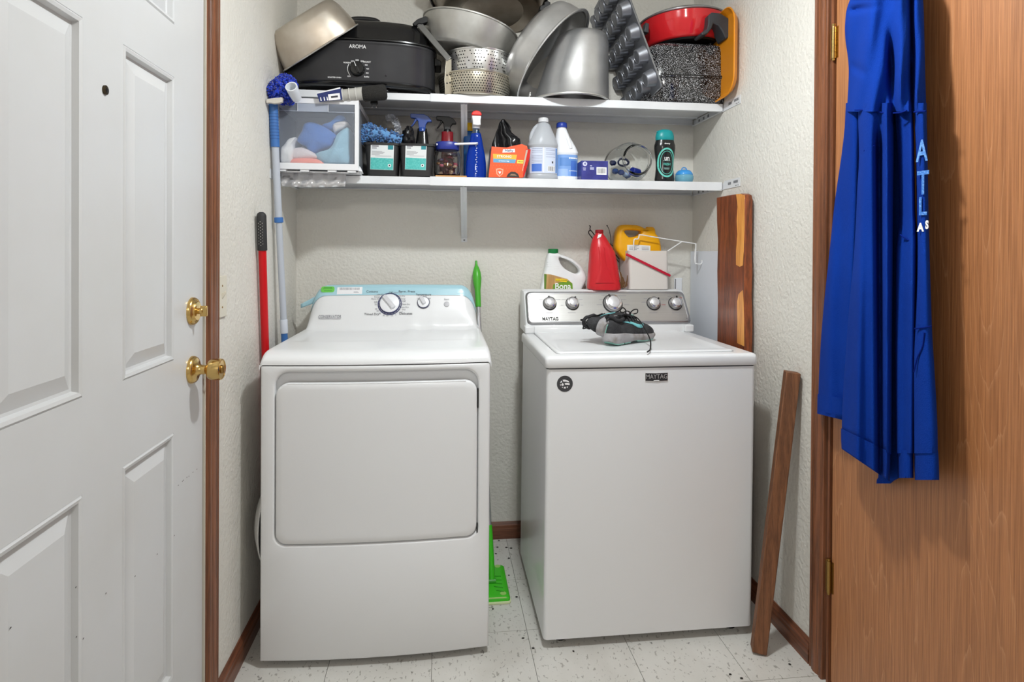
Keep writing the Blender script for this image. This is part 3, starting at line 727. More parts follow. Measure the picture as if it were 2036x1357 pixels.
    MB().box(-6 * k, 5.5 * k, -8 * k, -6.2 * k, .0026, .0032).build('badge_dash', M_WHITE, root, M=B.M, smooth=0)
    # round sticker: dark disc with a white striped dome and star
    u, v = G.uv(1123, 763.5); B = Frame(G.p(u, v), (1, 0, 0), (0, 0, 1))
    plate(B, circ(0, 0, 15.8 * k, 36), -.0005, .0008, 'round_sticker', mat('sticker_dark', (62, 62, 64), .45), root)
    wk = MB()
    def sh(p): wk.add([(x * k, y * k, .0011) for x, y in p], [tuple(range(len(p)))])
    sh([(-4.5, 8), (0, 8.3), (5, 6.8), (9, 3.4), (8.6, 2.6), (3, 4.2), (-3.2, 4.4)])
    sh([(-.5, 1), (4, 1.6), (9.3, .8), (9.6, -2.6), (4.6, -2.2), (.8, -2)])
    sh([(-9.6, 3), (-6.4, 6.6), (-5.2, 3), (-8.8, 2)])
    sh([(-6.8, -.4), (-4.6, 1.6), (-2.4, -.2), (-2.2, -3), (-5, -4), (-7.2, -2.6)])
    sh([(-9.6, -1), (-8.8, .8), (-8.2, -3.4), (-9, -4)])
    sh([(-6.2, -6.2), (-4.4, -5.8), (-3.8, -7.4), (-5, -7.8)])
    sh([(-1.8, -6), (1.8, -6), (1.8, -9.4), (-2.2, -9.2)])
    sh([(3.6, -5.8), (6.4, -5.2), (5.2, -8), (4, -8.2)])
    wk.build('sticker_print', M_WHITE, root, M=B.M, smooth=0)
    return root
make_washer()
# ------------------------------------------------------------------ shelves
ZL, ZU = 1.5395, 1.8555            # shelf tops
SF = -.297                         # shelf front edge
XS = at(855, 360, SF).x
def shelf(label, zt, lip, seed):
    root = thing('wall_shelf', label, 'shelf', (W / 2, SF / 2, zt - lip), 'steel shelves over the appliances')
    def prof(d, k):
        e = k * .8
        return [(SF + k, zt - d), (SF + k, zt - lip + k), (SF + .016, zt - lip + k), (SF + .016, zt - lip + .0018 + k), (SF + .002 + k, zt - lip + .0018 + k), (SF + .002 + k, zt - d - .0018),
                (-.06 - e, zt - d - .0018), (-.058 - e, zt - d - .006), (-.05 + e, zt - d - .006), (-.048 + e, zt - d - .0018), (-.0065 - e, zt - d - .0018), (-.0065 - e, zt - .024 + e), (-.016 - e, zt - .024 + e), (-.016 - e, zt - .026 + e), (-.0045 - e, zt - .026 + e), (-.0045 - e, zt - d)]
    MB().prism(prof(.0025, .0022), .006, XS + .16, lambda u, v, w: (w, u, v)).build('shelf_panel', M_STEELSH, root, smooth=0)
    MB().prism(prof(0, 0), XS, W - .006, lambda u, v, w: (w, u, v)).build('shelf_panel', M_STEELSH, root, smooth=0)
    # end brackets on the side walls, longer than the shelf is deep
    for side in (-1, 1):
        fx = (lambda d: d) if side < 0 else (lambda d: W - d)
        br = MB()
        yt_ = -.435 if side > 0 else -.40
        out = [(-.006, zt - .030), (yt_, zt - .030), (yt_, zt + .004), (SF - .012, zt + .004), (SF - .006, zt - .004), (-.006, zt - .004)]
        br.prism(out, .0004, .0022, lambda u, v, w: (fx(w), u, v))
        br.box(*sorted((fx(.0022), fx(.012))), SF, -.006, zt - .0305, zt - .0285)
        b = br.build('end_bracket', M_STEELSH, root, smooth=0)
        for i, (ya, yb, za, zb) in enumerate([(-.06, -.075, -.022, -.012), (-.105, -.12, -.022, -.010), (-.15, -.165, -.022, -.010), (-.34, -.365, -.016, -.006), (-.385, -.42, -.014, -.004)]):
            if side < 0 and i > 2: continue
            MB().box(*sorted((fx(.0019), fx(.0026))), yb, ya, zt + za, zt + zb).build('slot', mat('slot_grey', (128, 130, 134), .6), b, smooth=0)
        for ya in ((-.40, -.408, -.42) if side > 0 else ()):
            MB().box(*sorted((fx(.0019), fx(.0027))), ya - .003, ya, zt - .026, zt - .022).build('rivet_hole', M_BLACK, b, smooth=0)
    # brace from the front lip down to the wall
    xb = at(922, 380, SF).x; xw = at(923, 470, 0).x
    A = Vector((xb, SF + .02, zt - lip)); B = Vector((xw, -.004, zt - .225))
    d = (B - A).normalized(); n = Vector((1, 0, 0)); up = n.cross(d)
    lp = [(-.0125, 0), (-.0125, .004), (-.0045, .004), (-.004, .0015), (.004, .0015), (.0045, .004), (.0125, .004), (.0125, 0)]
    MB().loft([[p + n * u - up * (v if True else 0) for u, v in lp] for p in (A, B)]).box(xw - .0125, xw + .0125, -.004, -.0005, zt - .245, zt - .20).build('brace', M_STEELSH, root, smooth=0)
    MB().lathe([(.004, 0), (.003, .002)], (0, 0, 0), 12).build('screw', M_INKG, root, M=Frame((xw, -.0045, zt - .236), (1, 0, 0), (0, 0, 1)).M)
shelf('white steel wall shelf carrying the pots and pans, the upper one', ZU, .0300, 1)
shelf('white steel wall shelf carrying bottles and bins, the lower one', ZL, .0335, 2)

def P2(px, Y, z): return Vector((at(px, 360, Y).x, Y, z))
def zat(py, Y, px=1000): return at(px, py, Y).z
def blob(c, r, amp=.15, fr=3.0, n=28, m=20, seed=0.0, flat=None, ridged=False):
    c = Vector(c); mb = MB(); rings = []
    for i in range(1, m):
        th = pi * i / m; row = []
        for j in range(n):
            ph = 2 * pi * j / n; d = Vector((sin(th) * cos(ph), sin(th) * sin(ph), -cos(th)))
            q = noise.noise(d * fr + Vector((seed, seed * 1.7, 3))); q += .5 * noise.noise(d * fr * 2.1 + Vector((9, seed, 3)))
            if ridged: q = 1 - 2 * abs(q)
            s = 1 + amp * q; p = Vector((d.x * r[0] * s, d.y * r[1] * s, d.z * r[2] * s)) + c
            if flat is not None: p.z = max(p.z, flat)
            row.append(p)
        rings.append(row)
    mb.loft(rings, True, True); return mb
def fingers(center_fn, count, L, r, rnd):
    """short chenille fingers; center_fn(rnd) -> point, outward direction"""
    mb = MB()
    for _ in range(count):
        p, d = center_fn(rnd); d = d.normalized(); s = Vector((rnd.uniform(-1, 1), rnd.uniform(-1, 1), rnd.uniform(-1, .4))) * .5
        mb.tube([p, p + d * L * .6, p + (d + s).normalized() * L], [r * .8, r, r * .75], 5)
    return mb

# ------------------------------------------------------------------ plastic drawer unit with cloths
def smooth_loop(lp, n=3):
    m = len(lp); out = []
    for i in range(m):
        p0, p1, p2, p3 = [Vector(lp[(i + d) % m]) for d in (-1, 0, 1, 2)]
        for k_ in range(n):
            t = k_ / n; out.append(.5 * ((2 * p1) + (p2 - p0) * t + (2 * p0 - 5 * p1 + 4 * p2 - p3) * t * t + (3 * p1 - p0 - 3 * p2 + p3) * t ** 3))
    return out
def drawer_unit():
    yf = -.365; yb = -.05
    a = at(545, 270, yf); b = at(713, 270, yf)
    x0, x1 = a.x, b.x; z0, z1 = ZL + .0005, zat(196, yf, 630)
    z1 = min(z1, ZU - .0305)
    root = thing('drawer_unit', 'white plastic storage drawer with clear front full of cloths', 'storage drawer', ((x0 + x1) / 2, (yf + yb) / 2, z0))
    t = .016; MF = M_WPLAST
    fr = MB()
    # front frame of four bars
    bb = z0 + .008
    fr.loft([[(x, y_, z) for x, z in ((x0, bb), (x1, bb), (x1, z1), (x0, z1))] for y_ in (yf + .02, yf)] + [[(x, y_, z) for x, z in ((x0 + .012, bb + .022), (x1 - .014, bb + .022), (x1 - .014, z1 - .018), (x0 + .012, z1 - .018))] for y_ in (yf, yf + .02)], False, False)
    fr.build('front_frame', MF, root, smooth=0)
    MB().box(x0, x1, yf + .02, yb, z1 - .004, z1 - .0005).box(x0, x1, yf + .02, yb, z0, z0 + .004).box(x0, x1, yb - .004, yb, z0, z1 - .0005).build('shell', MF, root, smooth=0)
    ms = mat('smoky_side', (120, 124, 130), .3, trans=.0)
    for x in (x0 + .001, x1 - .004):
        MB().box(x, x + .003, yf + .02, yb, z0 + .004, z1 - .004).build('side_panel', ms, root, smooth=0)
        MB().box(x - .0005 if x > .1 else x, x + .0035, yf + .02, yb - .01, z1 - .022, z1 - .004).build('side_rail', MF, root, smooth=0)
    for x in (x0 + .01, x0 + .09, x1 - .11, x1 - .04):
        MB().box(x, x + .03, yf + .004, yf + .03, z0, z0 + .0085).build('foot', MF, root, smooth=0)
    MB().add([(x1 - .004, yf, bb), (x1 + .012, yf + .02, bb - .002), (x1 + .012, yf + .05, bb - .006), (x1 - .004, yf + .05, bb - .006), (x1 - .004, yf, bb + .02), (x1 + .003, yf + .02, bb + .016), (x1 + .003, yf + .05, bb + .014), (x1 - .004, yf + .05, bb + .014)],
             [(0, 1, 5, 4), (1, 2, 6, 5), (2, 3, 7, 6), (3, 0, 4, 7), (4, 5, 6, 7), (3, 2, 1, 0)]).build('side_foot', MF, root, smooth=0)
    # drawer: clear front and sides
    mclear = mat('clear_drawer', (206, 214, 228), .22, trans=.0, alpha=.14)
    dx0, dx1, dz0, dz1 = x0 + .013, x1 - .015, bb + .0225, z1 - .0185
    dr = MB().box(dx0, dx1, yf + .003, yf + .0055, dz0, dz1).build('drawer_front', mclear, root, smooth=0)
    MB().box(dx0, dx1, yf + .006, yb - .02, dz0 - .002, dz0).build('drawer_bottom', mclear, dr, smooth=0)
    MB().box(dx1 - .006, dx1 - .0045, yf + .006, yb - .02, dz0, dz1 - .02).build('drawer_side', mclear, dr, smooth=0)
    # moulded handle strip with two ribs
    mh = mat('clear_handle', (196, 204, 220), .3, alpha=.55)
    hz = zat(222, yf, 630)
    MB().box(dx0, dx1, yf + .0015, yf + .003, hz - .001, hz + .0015).build('handle_lip', mh, dr, smooth=0)
    ha, hb = at(592, 215, yf).x, at(652, 215, yf).x
    MB().box(ha, hb, yf + .001, yf + .0032, hz, dz1).build('handle_strip', mh, dr, smooth=0)
    for hx in (ha - .0015, hb): MB().box(hx, hx + .0015, yf, yf + .003, hz, dz1).build('handle_rib', M_WPLAST, dr, smooth=0)
    # folded and stuffed cloths (separate things lying in the drawer), drawn as soft pillowy folds
    def cl(pts, col, label, Y, dep, seed, fold=.006):
        q = smooth_loop([Vector((510 + x * .1621, 180 + y * .1621)) for x, y in pts], 4); c = sum(q, Vector((0, 0))) / len(q)
        rings = []
        for s_ in (1.0, .97, .9, .78, .62, .45, .28, .1):
            r = []
            for p in q:
                w = c.lerp(p, s_); P3 = at(w.x, w.y, Y)
                n_ = noise.noise(Vector((w.x * .045, w.y * .06, seed))) + .6 * noise.noise(Vector((w.x * .11 + w.y * .05, w.y * .04, seed + 9)))
                P3.y = Y - dep * sqrt(max(0, 1 - s_ ** 2.5)) - fold * n_ * (1 - s_ ** 6)
                r.append(Vector((min(max(P3.x, dx0 + .003), dx1 - .008), max(P3.y, yf + .009), max(P3.z, dz0 + .001))))
            rings.append(r)
        back = [[Vector((p.x, yb - .05 if p.y > -.2 else min(yb - .05, p.y + .12), p.z)) for p in rings[0]]]
        o = MB().loft(back + rings).build('cloth', mat('cloth_%d' % seed, col, .9, bump=(160, .3), sheen=.2), smooth=60); tag(o, label, 'cloth', 'cloths in the drawer')
    cl([(590, 410), (690, 390), (820, 440), (920, 500), (985, 560), (960, 620), (930, 690), (800, 720), (700, 765), (640, 740), (600, 680), (500, 620), (555, 500)], (66, 118, 196), 'mid blue cloth bunched in the middle of the clear drawer', -.298, .03, 1)
    cl([(1135, 460), (1145, 700), (1145, 915), (960, 925), (840, 915), (715, 795), (860, 740), (930, 680), (965, 600), (1010, 520)], (146, 190, 210), 'pale blue cloth bunched against the right of the clear drawer', -.318, .028, 2)
    cl([(275, 740), (350, 660), (400, 595), (485, 575), (445, 650), (455, 760), (425, 890), (350, 915), (285, 870)], (238, 238, 236), 'white cloth standing at the left of the clear drawer', -.325, .02, 3)
    cl([(430, 740), (520, 700), (620, 720), (720, 775), (800, 830), (640, 845), (440, 845)], (232, 220, 220), 'pinkish white cloth folded flat above the peach cloth', -.315, .02, 4, .002)
    cl([(425, 850), (560, 832), (740, 842), (830, 890), (800, 922), (600, 925), (415, 922)], (255, 152, 130), 'peach coloured cloth folded flat in the drawer bottom', -.322, .02, 5, .002)
    cl([(935, 430), (1000, 390), (1110, 385), (1130, 430), (1060, 480), (1000, 505), (955, 525)], (236, 230, 228), 'small white cloth peeking out high right in the clear drawer', -.292, .02, 6, .003)
    cl([(905, 390), (1010, 305), (1085, 330), (1085, 375), (990, 400), (935, 490), (870, 475), (800, 430)], (78, 134, 206), 'blue cloth corner topmost in the clear drawer', -.275, .02, 7, .003)
drawer_unit()

# shiny bag lying under the drawer unit, hanging over the shelf lip
def foil():
    def fn(u, v):
        px = lerp(558, 688, u) + (2.5 * sin(v * 7) if 0 < u < 1 else 0)
        if v < .45:
            q = v / .45; y = lerp(-.30, -.318, q); p = at(px, lerp(351, 354, q), y)
            p = Vector((p.x, lerp(-.235, -.318, q), ZL + .0025 + .002 * sin(u * 23) * q))
        else:
            q = (v - .45) / .55; p = at(px + 3 * q * (u - .5) * -1, lerp(357, 371 + 2.2 * sin(u * 3), q), -.322 - .006 * sin(q * 3) - .003 * sin(u * 31 + q * 3))
        return p
    b = MB().grid(fn, 44, 16).build('clear_plastic_bag', mat('silver_film', (206, 206, 208), .16, .55, bump=(60, .5, (.3, 1, 1))), smooth=70, solid=.0012)
    tag(b, 'shiny silvery plastic bag squashed under the storage drawer', 'plastic bag')
foil()

# ------------------------------------------------------------------ black bins with cards
def bin_(label, tl, tr, bl, br, cl, cr, tilt):
    yf = -.286
    zt_ = zat(284, yf, 760); z0 = ZL + .0008
    A0, A1 = at(tl, 285, yf).x, at(tr, 285, yf).x; B0, B1 = at(bl, 346, yf).x, at(br, 346, yf).x
    root = thing('storage_bin', label, 'bin', ((A0 + A1) / 2, yf + .09, z0), 'black bins on the lower shelf')
    dep = .205
    def ring(q, z, k, r=.012):
        x0, x1 = lerp(B0, A0, q) + k, lerp(B1, A1, q) - k
        return [(x, y, z) for x, y in rrect(x0, x1, yf + (1 - q) * .008 + k, yf + dep - (1 - q) * .01 - k, r, 4)]
    h = zt_ - z0
    MB().loft([ring(0, z0, .003), ring(.02, z0 + .003, 0), ring(.93, z0 + h * .93, 0), ring(.93, z0 + h * .93, -.004), ring(1, zt_, -.004), ring(1, zt_, .002), ring(.1, z0 + .004, .003)], True, True).build('tub', mat('bin_black', (34, 34, 35), .42), root, smooth=35)
    F = Frame((0, yf + .008, z0), (1, 0, 0), (0, -.008, h))
    u0, v0 = F.uv(cl, 337); u1, v1 = F.uv(cr, 288); k = kk(F.hit(cl, 310))
    def Q(u, v): return (lerp(u0, u1, u) + tilt * v * k, lerp(v0, v1, v))
    card = plate(F, [Q(0, 0), Q(1, -.02), Q(1, 1), Q(0, 1)], .0008, .0022, 'label_card', mat('card_white', (222, 226, 226), .4), root)
    plate(F, [Q(.01, .01), Q(.99, -.01), Q(.99, .45), Q(.01, .47)], .0022, .0026, 'card_teal', mat('card_teal', (72, 178, 172), .45, var=(180, (96, 192, 186), .4, .6)), card)
    plate(F, [Q(.74, .80), Q(.97, .80), Q(.97, .97), Q(.74, .97)], .0022, .0026, 'card_square', mat('card_teal_dk', (40, 132, 142), .45), card)
    pr = MB()
    for (a, b, c, d) in [(.06, .34, .90, .955), (.06, .26, .83, .87), (.06, .5, .72, .735), (.06, .6, .675, .69), (.06, .55, .63, .645), (.06, .4, .585, .6), (.2, .9, .535, .547)]:
        p = [Q(a, c), Q(b, c), Q(b, d), Q(a, d)]; pr.add([(x, y, .0026) for x, y in p], [(0, 1, 2, 3)])
    pr.build('card_print', M_INKG if True else M_INK, card, M=F.M, smooth=0)
    cc = Q(.83, .17); MB().lathe([(3.2 * k, 0), (3.2 * k, .0004)], n=18).build('card_seal', M_WHITE, card, M=F.at(cc[0], cc[1], .0026)); MB().lathe([(1.6 * k, 0), (1.6 * k, .0003)], n=12).build('card_seal_mark', M_INK, card, M=F.at(cc[0], cc[1], .0031))
    return (A0 + A1) / 2, zt_
b1x, b1z = bin_('black plastic bin holding the blue chenille mitt, nearest the drawer', 724, 793, 730, 789, 736, 782, 1.5)
b2x, b2z = bin_('black plastic bin holding the black spray bottle', 795, 864, 798, 858, 805, 847, 1.5)

def mitt():
    p0 = at(716, 262, -.265); p1 = at(800, 280, -.23)
    root = thing('cleaning_mitt', 'fluffy blue chenille cleaning mitt draped over the first bin', 'cleaning mitt', (p0 + p1) / 2 - Vector((0, 0, .03)))
    pts = spline([at(722, 270, -.262), at(732, 263, -.262), at(752, 267, -.258), at(778, 274, -.25), at(797, 281, -.24)], 6)
    rad = [.016 + .012 * sin(pi * min(1, .2 + i / (len(pts) - 1))) for i in range(len(pts))]
    MB().tube(pts, rad, 14).build('mitt_body', mat('mitt_blue', (96, 146, 196), .95, bump=(140, .8), sheen=.5), root, smooth=80)
    rnd = random.Random(5)
    def fn(r):
        i = int(r.random() ** 1.4 * (len(pts) - 1)); a = r.uniform(0, 2 * pi); d = Vector((.2 * r.uniform(-1, 1), cos(a), sin(a) - .35)); return pts[i] + d.normalized() * rad[i] * .75, d
    f = fingers(fn, 330, .017, .0038, rnd)
    def fn2(r): a = r.uniform(0, 2 * pi); d = Vector((-.9, .5 * cos(a), sin(a))); return pts[0] + d * .008, d
    f.merge(fingers(fn2, 40, .018, .0036, rnd))
    o = f.build('chenille_pile', mat('mitt_pile', (70, 122, 178), .95, var=(60, (36, 74, 128), .4, .62), sheen=.5), root, smooth=80); o['kind'] = 'stuff'
mitt()
def brush():
    pts = spline([at(768, 236, -.17), at(778, 234, -.17), at(786, 242, -.17), at(791, 256, -.17), at(793, 275, -.17)], 8)
    root = thing('scrub_brush', 'grey and white bristle brush standing in the first bin', 'brush', (pts[-1].x, -.17, ZL + .006))
    MB().tube(pts[4:] + [Vector((pts[-1].x + .004, -.17, ZL + .01))], .004, 8).build('handle', M_WPLAST, root)
    mb = MB(); rnd = random.Random(8)
    for _ in range(420):
        i = rnd.randrange(len(pts) - 4); t = (pts[i + 1] - pts[i]).normalized(); a = rnd.uniform(0, 2 * pi)
        n1 = Vector((0, 1, 0)); n2 = t.cross(n1).normalized(); d = n1 * cos(a) + n2 * sin(a) + t * rnd.uniform(-.2, .2); w = .015 if i > 3 else .012
        mb.tube([pts[i], pts[i] + d * w * .6, pts[i] + d * w], [.0016, .0016, .001], 3)
    o = mb.build('bristles', mat('bristle_grey', (196, 198, 204), .7), root, smooth=80); o['kind'] = 'stuff'
brush()

# ------------------------------------------------------------------ bottles
def spray_head(root, base, k, m_body, m_trig, flip=1, tw=.011, sc=1.0, nozzle=None):
    """trigger head drawn in side view; base = neck centre, k = metres per pixel, nozzle to the left when flip = 1"""
    def fn(t): return lambda u, v, w: Vector((base.x + u * k * sc * flip, base.y + w * t, base.z + v * k * sc))
    body = [(-7, 0), (-8.5, 8), (-9, 15), (-14, 21), (-24, 22), (-26, 24), (-26, 30), (-24, 31.5), (-6, 31), (4, 31), (14, 26), (21, 17), (20, 14.5), (12, 14), (8, 8), (7, 0)]
    h = MB().prism(body, -1, 1, fn(tw)).build('trigger_head', m_body, root, bevel=.003, seg=3, smooth=50)
    trig = [(-15, 21.5), (-17.5, 16), (-21, 9), (-25, 3.5), (-23, 2.8), (-18, 8), (-14, 14), (-10.5, 19), (-10.5, 21)]
    MB().prism(trig, -1, 1, fn(tw * .7)).build('trigger', m_trig, h, bevel=.0015, smooth=50)
    MB().lathe([(8.5 * k * sc, -.013), (8.5 * k * sc, .0), (7.5 * k * sc, .003)], base, 20).build('collar', m_body, root)
    return h
def oval(root, name, base, prof, k, m, sy=.72, n=32, p=2.4, cap1=True):
    """bottle body: stacked super-ellipses; prof = (half width px, height px)"""
    def ring(r, h):
        out = []
        for j in range(n):
            a = 2 * pi * j / n; c, s = cos(a), sin(a)
            out.append((base.x + r * k * math.copysign(abs(c) ** (2 / p), c), base.y + r * k * sy * math.copysign(abs(s) ** (2 / p), s), base.z + h * k))
        return out
    return MB().loft([ring(r, h) for r, h in prof], True, cap1).build(name, m, root, smooth=45)

def black_spray():
    Y = -.19; b = P2(839, Y, ZL + .0065); k = kk(b)
    root = thing('spray_bottle', 'black spray bottle with glossy blue trigger head in a bin', 'spray bottle', b)
    zn = zat(256, Y, 839) - b.z
    oval(root, 'bottle', b, [(17, 0), (20, 2), (21, 30), (21, 44), (19.5, 50), (15, 56), (9, zn / k)], k, mat('gloss_black', (16, 16, 18), .15), .6)
    Fh = Frame(b + Vector((0, -21 * k * .6, 0)), (1, 0, 0), (0, .02, 1))
    MB().prism([(-9, 34), (-2, 34), (-3, 49), (-6, 56), (-8, 56)], 0, 1, lambda u, v, w: Vector((b.x + u * k, b.y - lerp(21, 12, max(0, (v - 44) / 12)) * k * .6 - .0015 - w * .001, b.z + v * k))).build('label_stripe', mat('label_grey', (176, 180, 190), .4), root, smooth=0)
    spray_head(root, b + Vector((0, 0, zn)), k, mat('trigger_blue', (42, 74, 150), .25), mat('trigger_blue', (42, 74, 150), .25), sc=.9)
    # black bag stuffed beside it
    bg = blob(at(812, 282, -.22), (.022, .03, .05), .35, 3.0, 20, 14, 4.2, ridged=True)
    bg.v = [Vector((v.x, v.y, max(v.z, ZL + .008))) for v in bg.v]
    tag(bg.build('plastic_bag', mat('bag_black', (22, 22, 24), .28), smooth=30), 'crumpled black plastic bag beside the blue trigger bottle', 'plastic bag')
black_spray()
def red_spray():
    Y = -.15; b = P2(889, Y, ZL + .0008); k = kk(b)
    root = thing('spray_bottle', 'dark red spray bottle with black trigger behind the jar', 'spray bottle', b)
    zn = zat(262, Y, 889) - b.z
    oval(root, 'bottle', b, [(15, 0), (17, 2), (17, 30), (15, 36), (13, 38), (11.5, zn / k - 1), (8, zn / k)], k, mat('bottle_dark_red', (128, 22, 32), .18), .62)
    spray_head(root, b + Vector((0, 0, zn + .006)), k, M_BLACK, M_BLACK, sc=.85)
red_spray()
GLASS = mat('clear_glass', (250, 252, 252), .02, trans=1.0, ior=1.35)
def candy_jar():
    Y = -.235; b = P2(889, Y, ZL + .0075); k = kk(b)
    root = thing('glass_jar', 'squat glass jar with navy blue lid beside the bins', 'jar', b)
    ht = zat(298, Y, 889) - b.z
    def ring(r, h):
        out = []
        for j in range(32):
            a = 2 * pi * j / 32; c, s = cos(a), sin(a); out.append((b.x + r * k * math.copysign(abs(c) ** .8, c), b.y + r * k * .95 * math.copysign(abs(s) ** .8, s), b.z + h))
        return out
    MB().loft([ring(22, 0), ring(25, .004), ring(26, .02), ring(26, ht * .72), ring(24, ht * .86), ring(21, ht * .93), ring(21, ht), ring(19.6, ht), ring(19.6, ht * .93), ring(22.6, ht * .85), ring(24.6, ht * .72), ring(24.6, .02), ring(23.6, .006)], True, True).build('jar_body', GLASS, root, smooth=50)
    MB().loft([ring(22.5, ht - .004), ring(23.8, ht), ring(23.8, ht + .02), ring(22.5, ht + .026), ring(18, ht + .028)], True, True).build('lid', mat('lid_navy', (38, 52, 138), .35), root, smooth=50)
    rnd = random.Random(12); cols = [(92, 58, 60), (150, 104, 66), (196, 88, 110), (60, 48, 84), (206, 170, 140), (112, 30, 44)]
    for i in range(34):
        a = rnd.uniform(0, 2 * pi); r = 19 * k * sqrt(rnd.random()); z = b.z + .012 + rnd.random() * ht * .74
        s = blob((b.x + r * cos(a), b.y + r * sin(a) * .9, z), (.009, .008, .006), .2, 2, 10, 7, i)
        tag(s.build('wrapped_pod', mat('pod_%d' % (i % 6), cols[i % 6], .3), smooth=60), 'small coloured wrapped piece inside the navy-lidded jar', 'wrapped piece', 'pieces in the navy-lidded jar')
    # thin boxes the jar stands on
    tag(MB().box(b.x - .045, b.x + .075, -.285, -.19, ZL + .0005, ZL + .0070).build('flat_box', mat('flat_brown', (188, 140, 84), .6), bevel=.0008, smooth=0), 'thin flat tan and black packet under the glass jar', 'packet')
    # white rod across the lid
    zr = b.z + ht + .0285
    ro = MB().tube([at(868, 287.5, -.262), at(950, 285.5, -.282)], .0045, 12).build('plastic_rod', M_WPLAST); tag(ro, 'thin white plastic rod lying across the navy jar lid', 'rod')
    MB().lathe([(.0018, 0), (.0018, .0008)], (0, 0, 0), 10).build('rod_hole', M_BLACK, ro, M=Frame(at(948.5, 285.7, -.2872), (1, 0, 0), (0, 0, 1)).M)
candy_jar()
def yellow_cap():
    Y = -.13; b = P2(934, Y, ZL + .0008); k = kk(b)
    root = thing('cleaner_bottle', 'tall blue cleaner bottle with a yellow cap by the shelf brace', 'bottle', b)
    h = (zat(262, Y, 934) - b.z) / k
    oval(root, 'bottle', b, [(11, 0), (12.5, 2), (13, 30), (13, h - 14), (11, h - 4), (8.5, h)], k, mat('bottle_blue', (40, 100, 170), .2), .7)
    MB().lathe([(9 * k, 0), (9.6 * k, .003), (10 * k, .010), (9.6 * k, .030), (8 * k, .034)], b + Vector((0, 0, h * k)), 24).build('cap', mat('cap_yellow', (226, 182, 20), .3), root)
yellow_cap()
def window_cleaner():
    Y = -.255; b = P2(946, Y, ZL + .0008); k = kk(b)
    root = thing('spray_bottle', 'clear spray bottle of bright blue liquid with red-tipped nozzle', 'spray bottle', b)
    h = (zat(266, Y, 946) - b.z) / k
    prof = [(17.5, 0), (20, 2), (20.5, 12), (20, 30), (18.5, 44), (15, 62), (11.5, h - 8), (9.5, h), (7, h + 4), (6.8, h + 11)]
    oval(root, 'bottle', b, prof, k, mat('clear_bottle', (200, 226, 250), .05, trans=1.0, ior=1.2), .62)
    lq = [(r - .8, hh) for r, hh in prof[:8]]; lq[0] = (16, .8); lq[-1] = (8.7, h)
    oval(root, 'liquid', b, lq, k, mat('blue_liquid', (24, 84, 214), .08, trans=.45, ior=1.33), .6)
    for i in range(14):
        z = 8 + i * 4.6
        if z > h - 6: break
        r = interp([(q[1], q[0]) for q in prof], z) * k
        MB().lathe([(.0022, 0), (.0015, .0012)], (0, 0, 0), 10).build('raised_dot', mat('dot_white', (220, 232, 246), .2), root, M=Frame(b + Vector((-.001 + .003 * (i % 2), -r * .62 - .0003, z * k)), (1, 0, 0), (0, 0, 1)).M)
    MB().tube([b + Vector((.002, 0, h * k * .3)), b + Vector((.002, 0, (h + 16) * k))], .0022, 8).build('dip_tube', M_WPLAST, root)
    nb = b + Vector((0, 0, (h + 10) * k))
    MB().lathe([(7.6 * k, 0), (7.6 * k, 6 * k), (6.8 * k, 7 * k)], nb, 20).build('collar', mat('collar_clear', (226, 228, 232), .2), root)
    hd = MB()
    F = lambda u, v, w: Vector((nb.x + u * k, nb.y + w, nb.z + v * k))
    hd.prism([(-7, 5), (-7.5, 14), (-9, 20), (-9, 25), (9, 25), (9, 20), (8, 14), (8.5, 5), (3, 4)], -.028, .02, F)
    hd.build('spray_nozzle_head', M_WPLAST, root, bevel=.003, seg=3)
    MB().prism([(-10, 23), (-9.4, 27.5), (-6, 31), (0, 32.5), (6, 31), (9.4, 27.5), (10, 23)], -.034, .022, F).build('red_top', mat('nozzle_red', (220, 36, 30), .3), root, bevel=.003, seg=3)
window_cleaner()

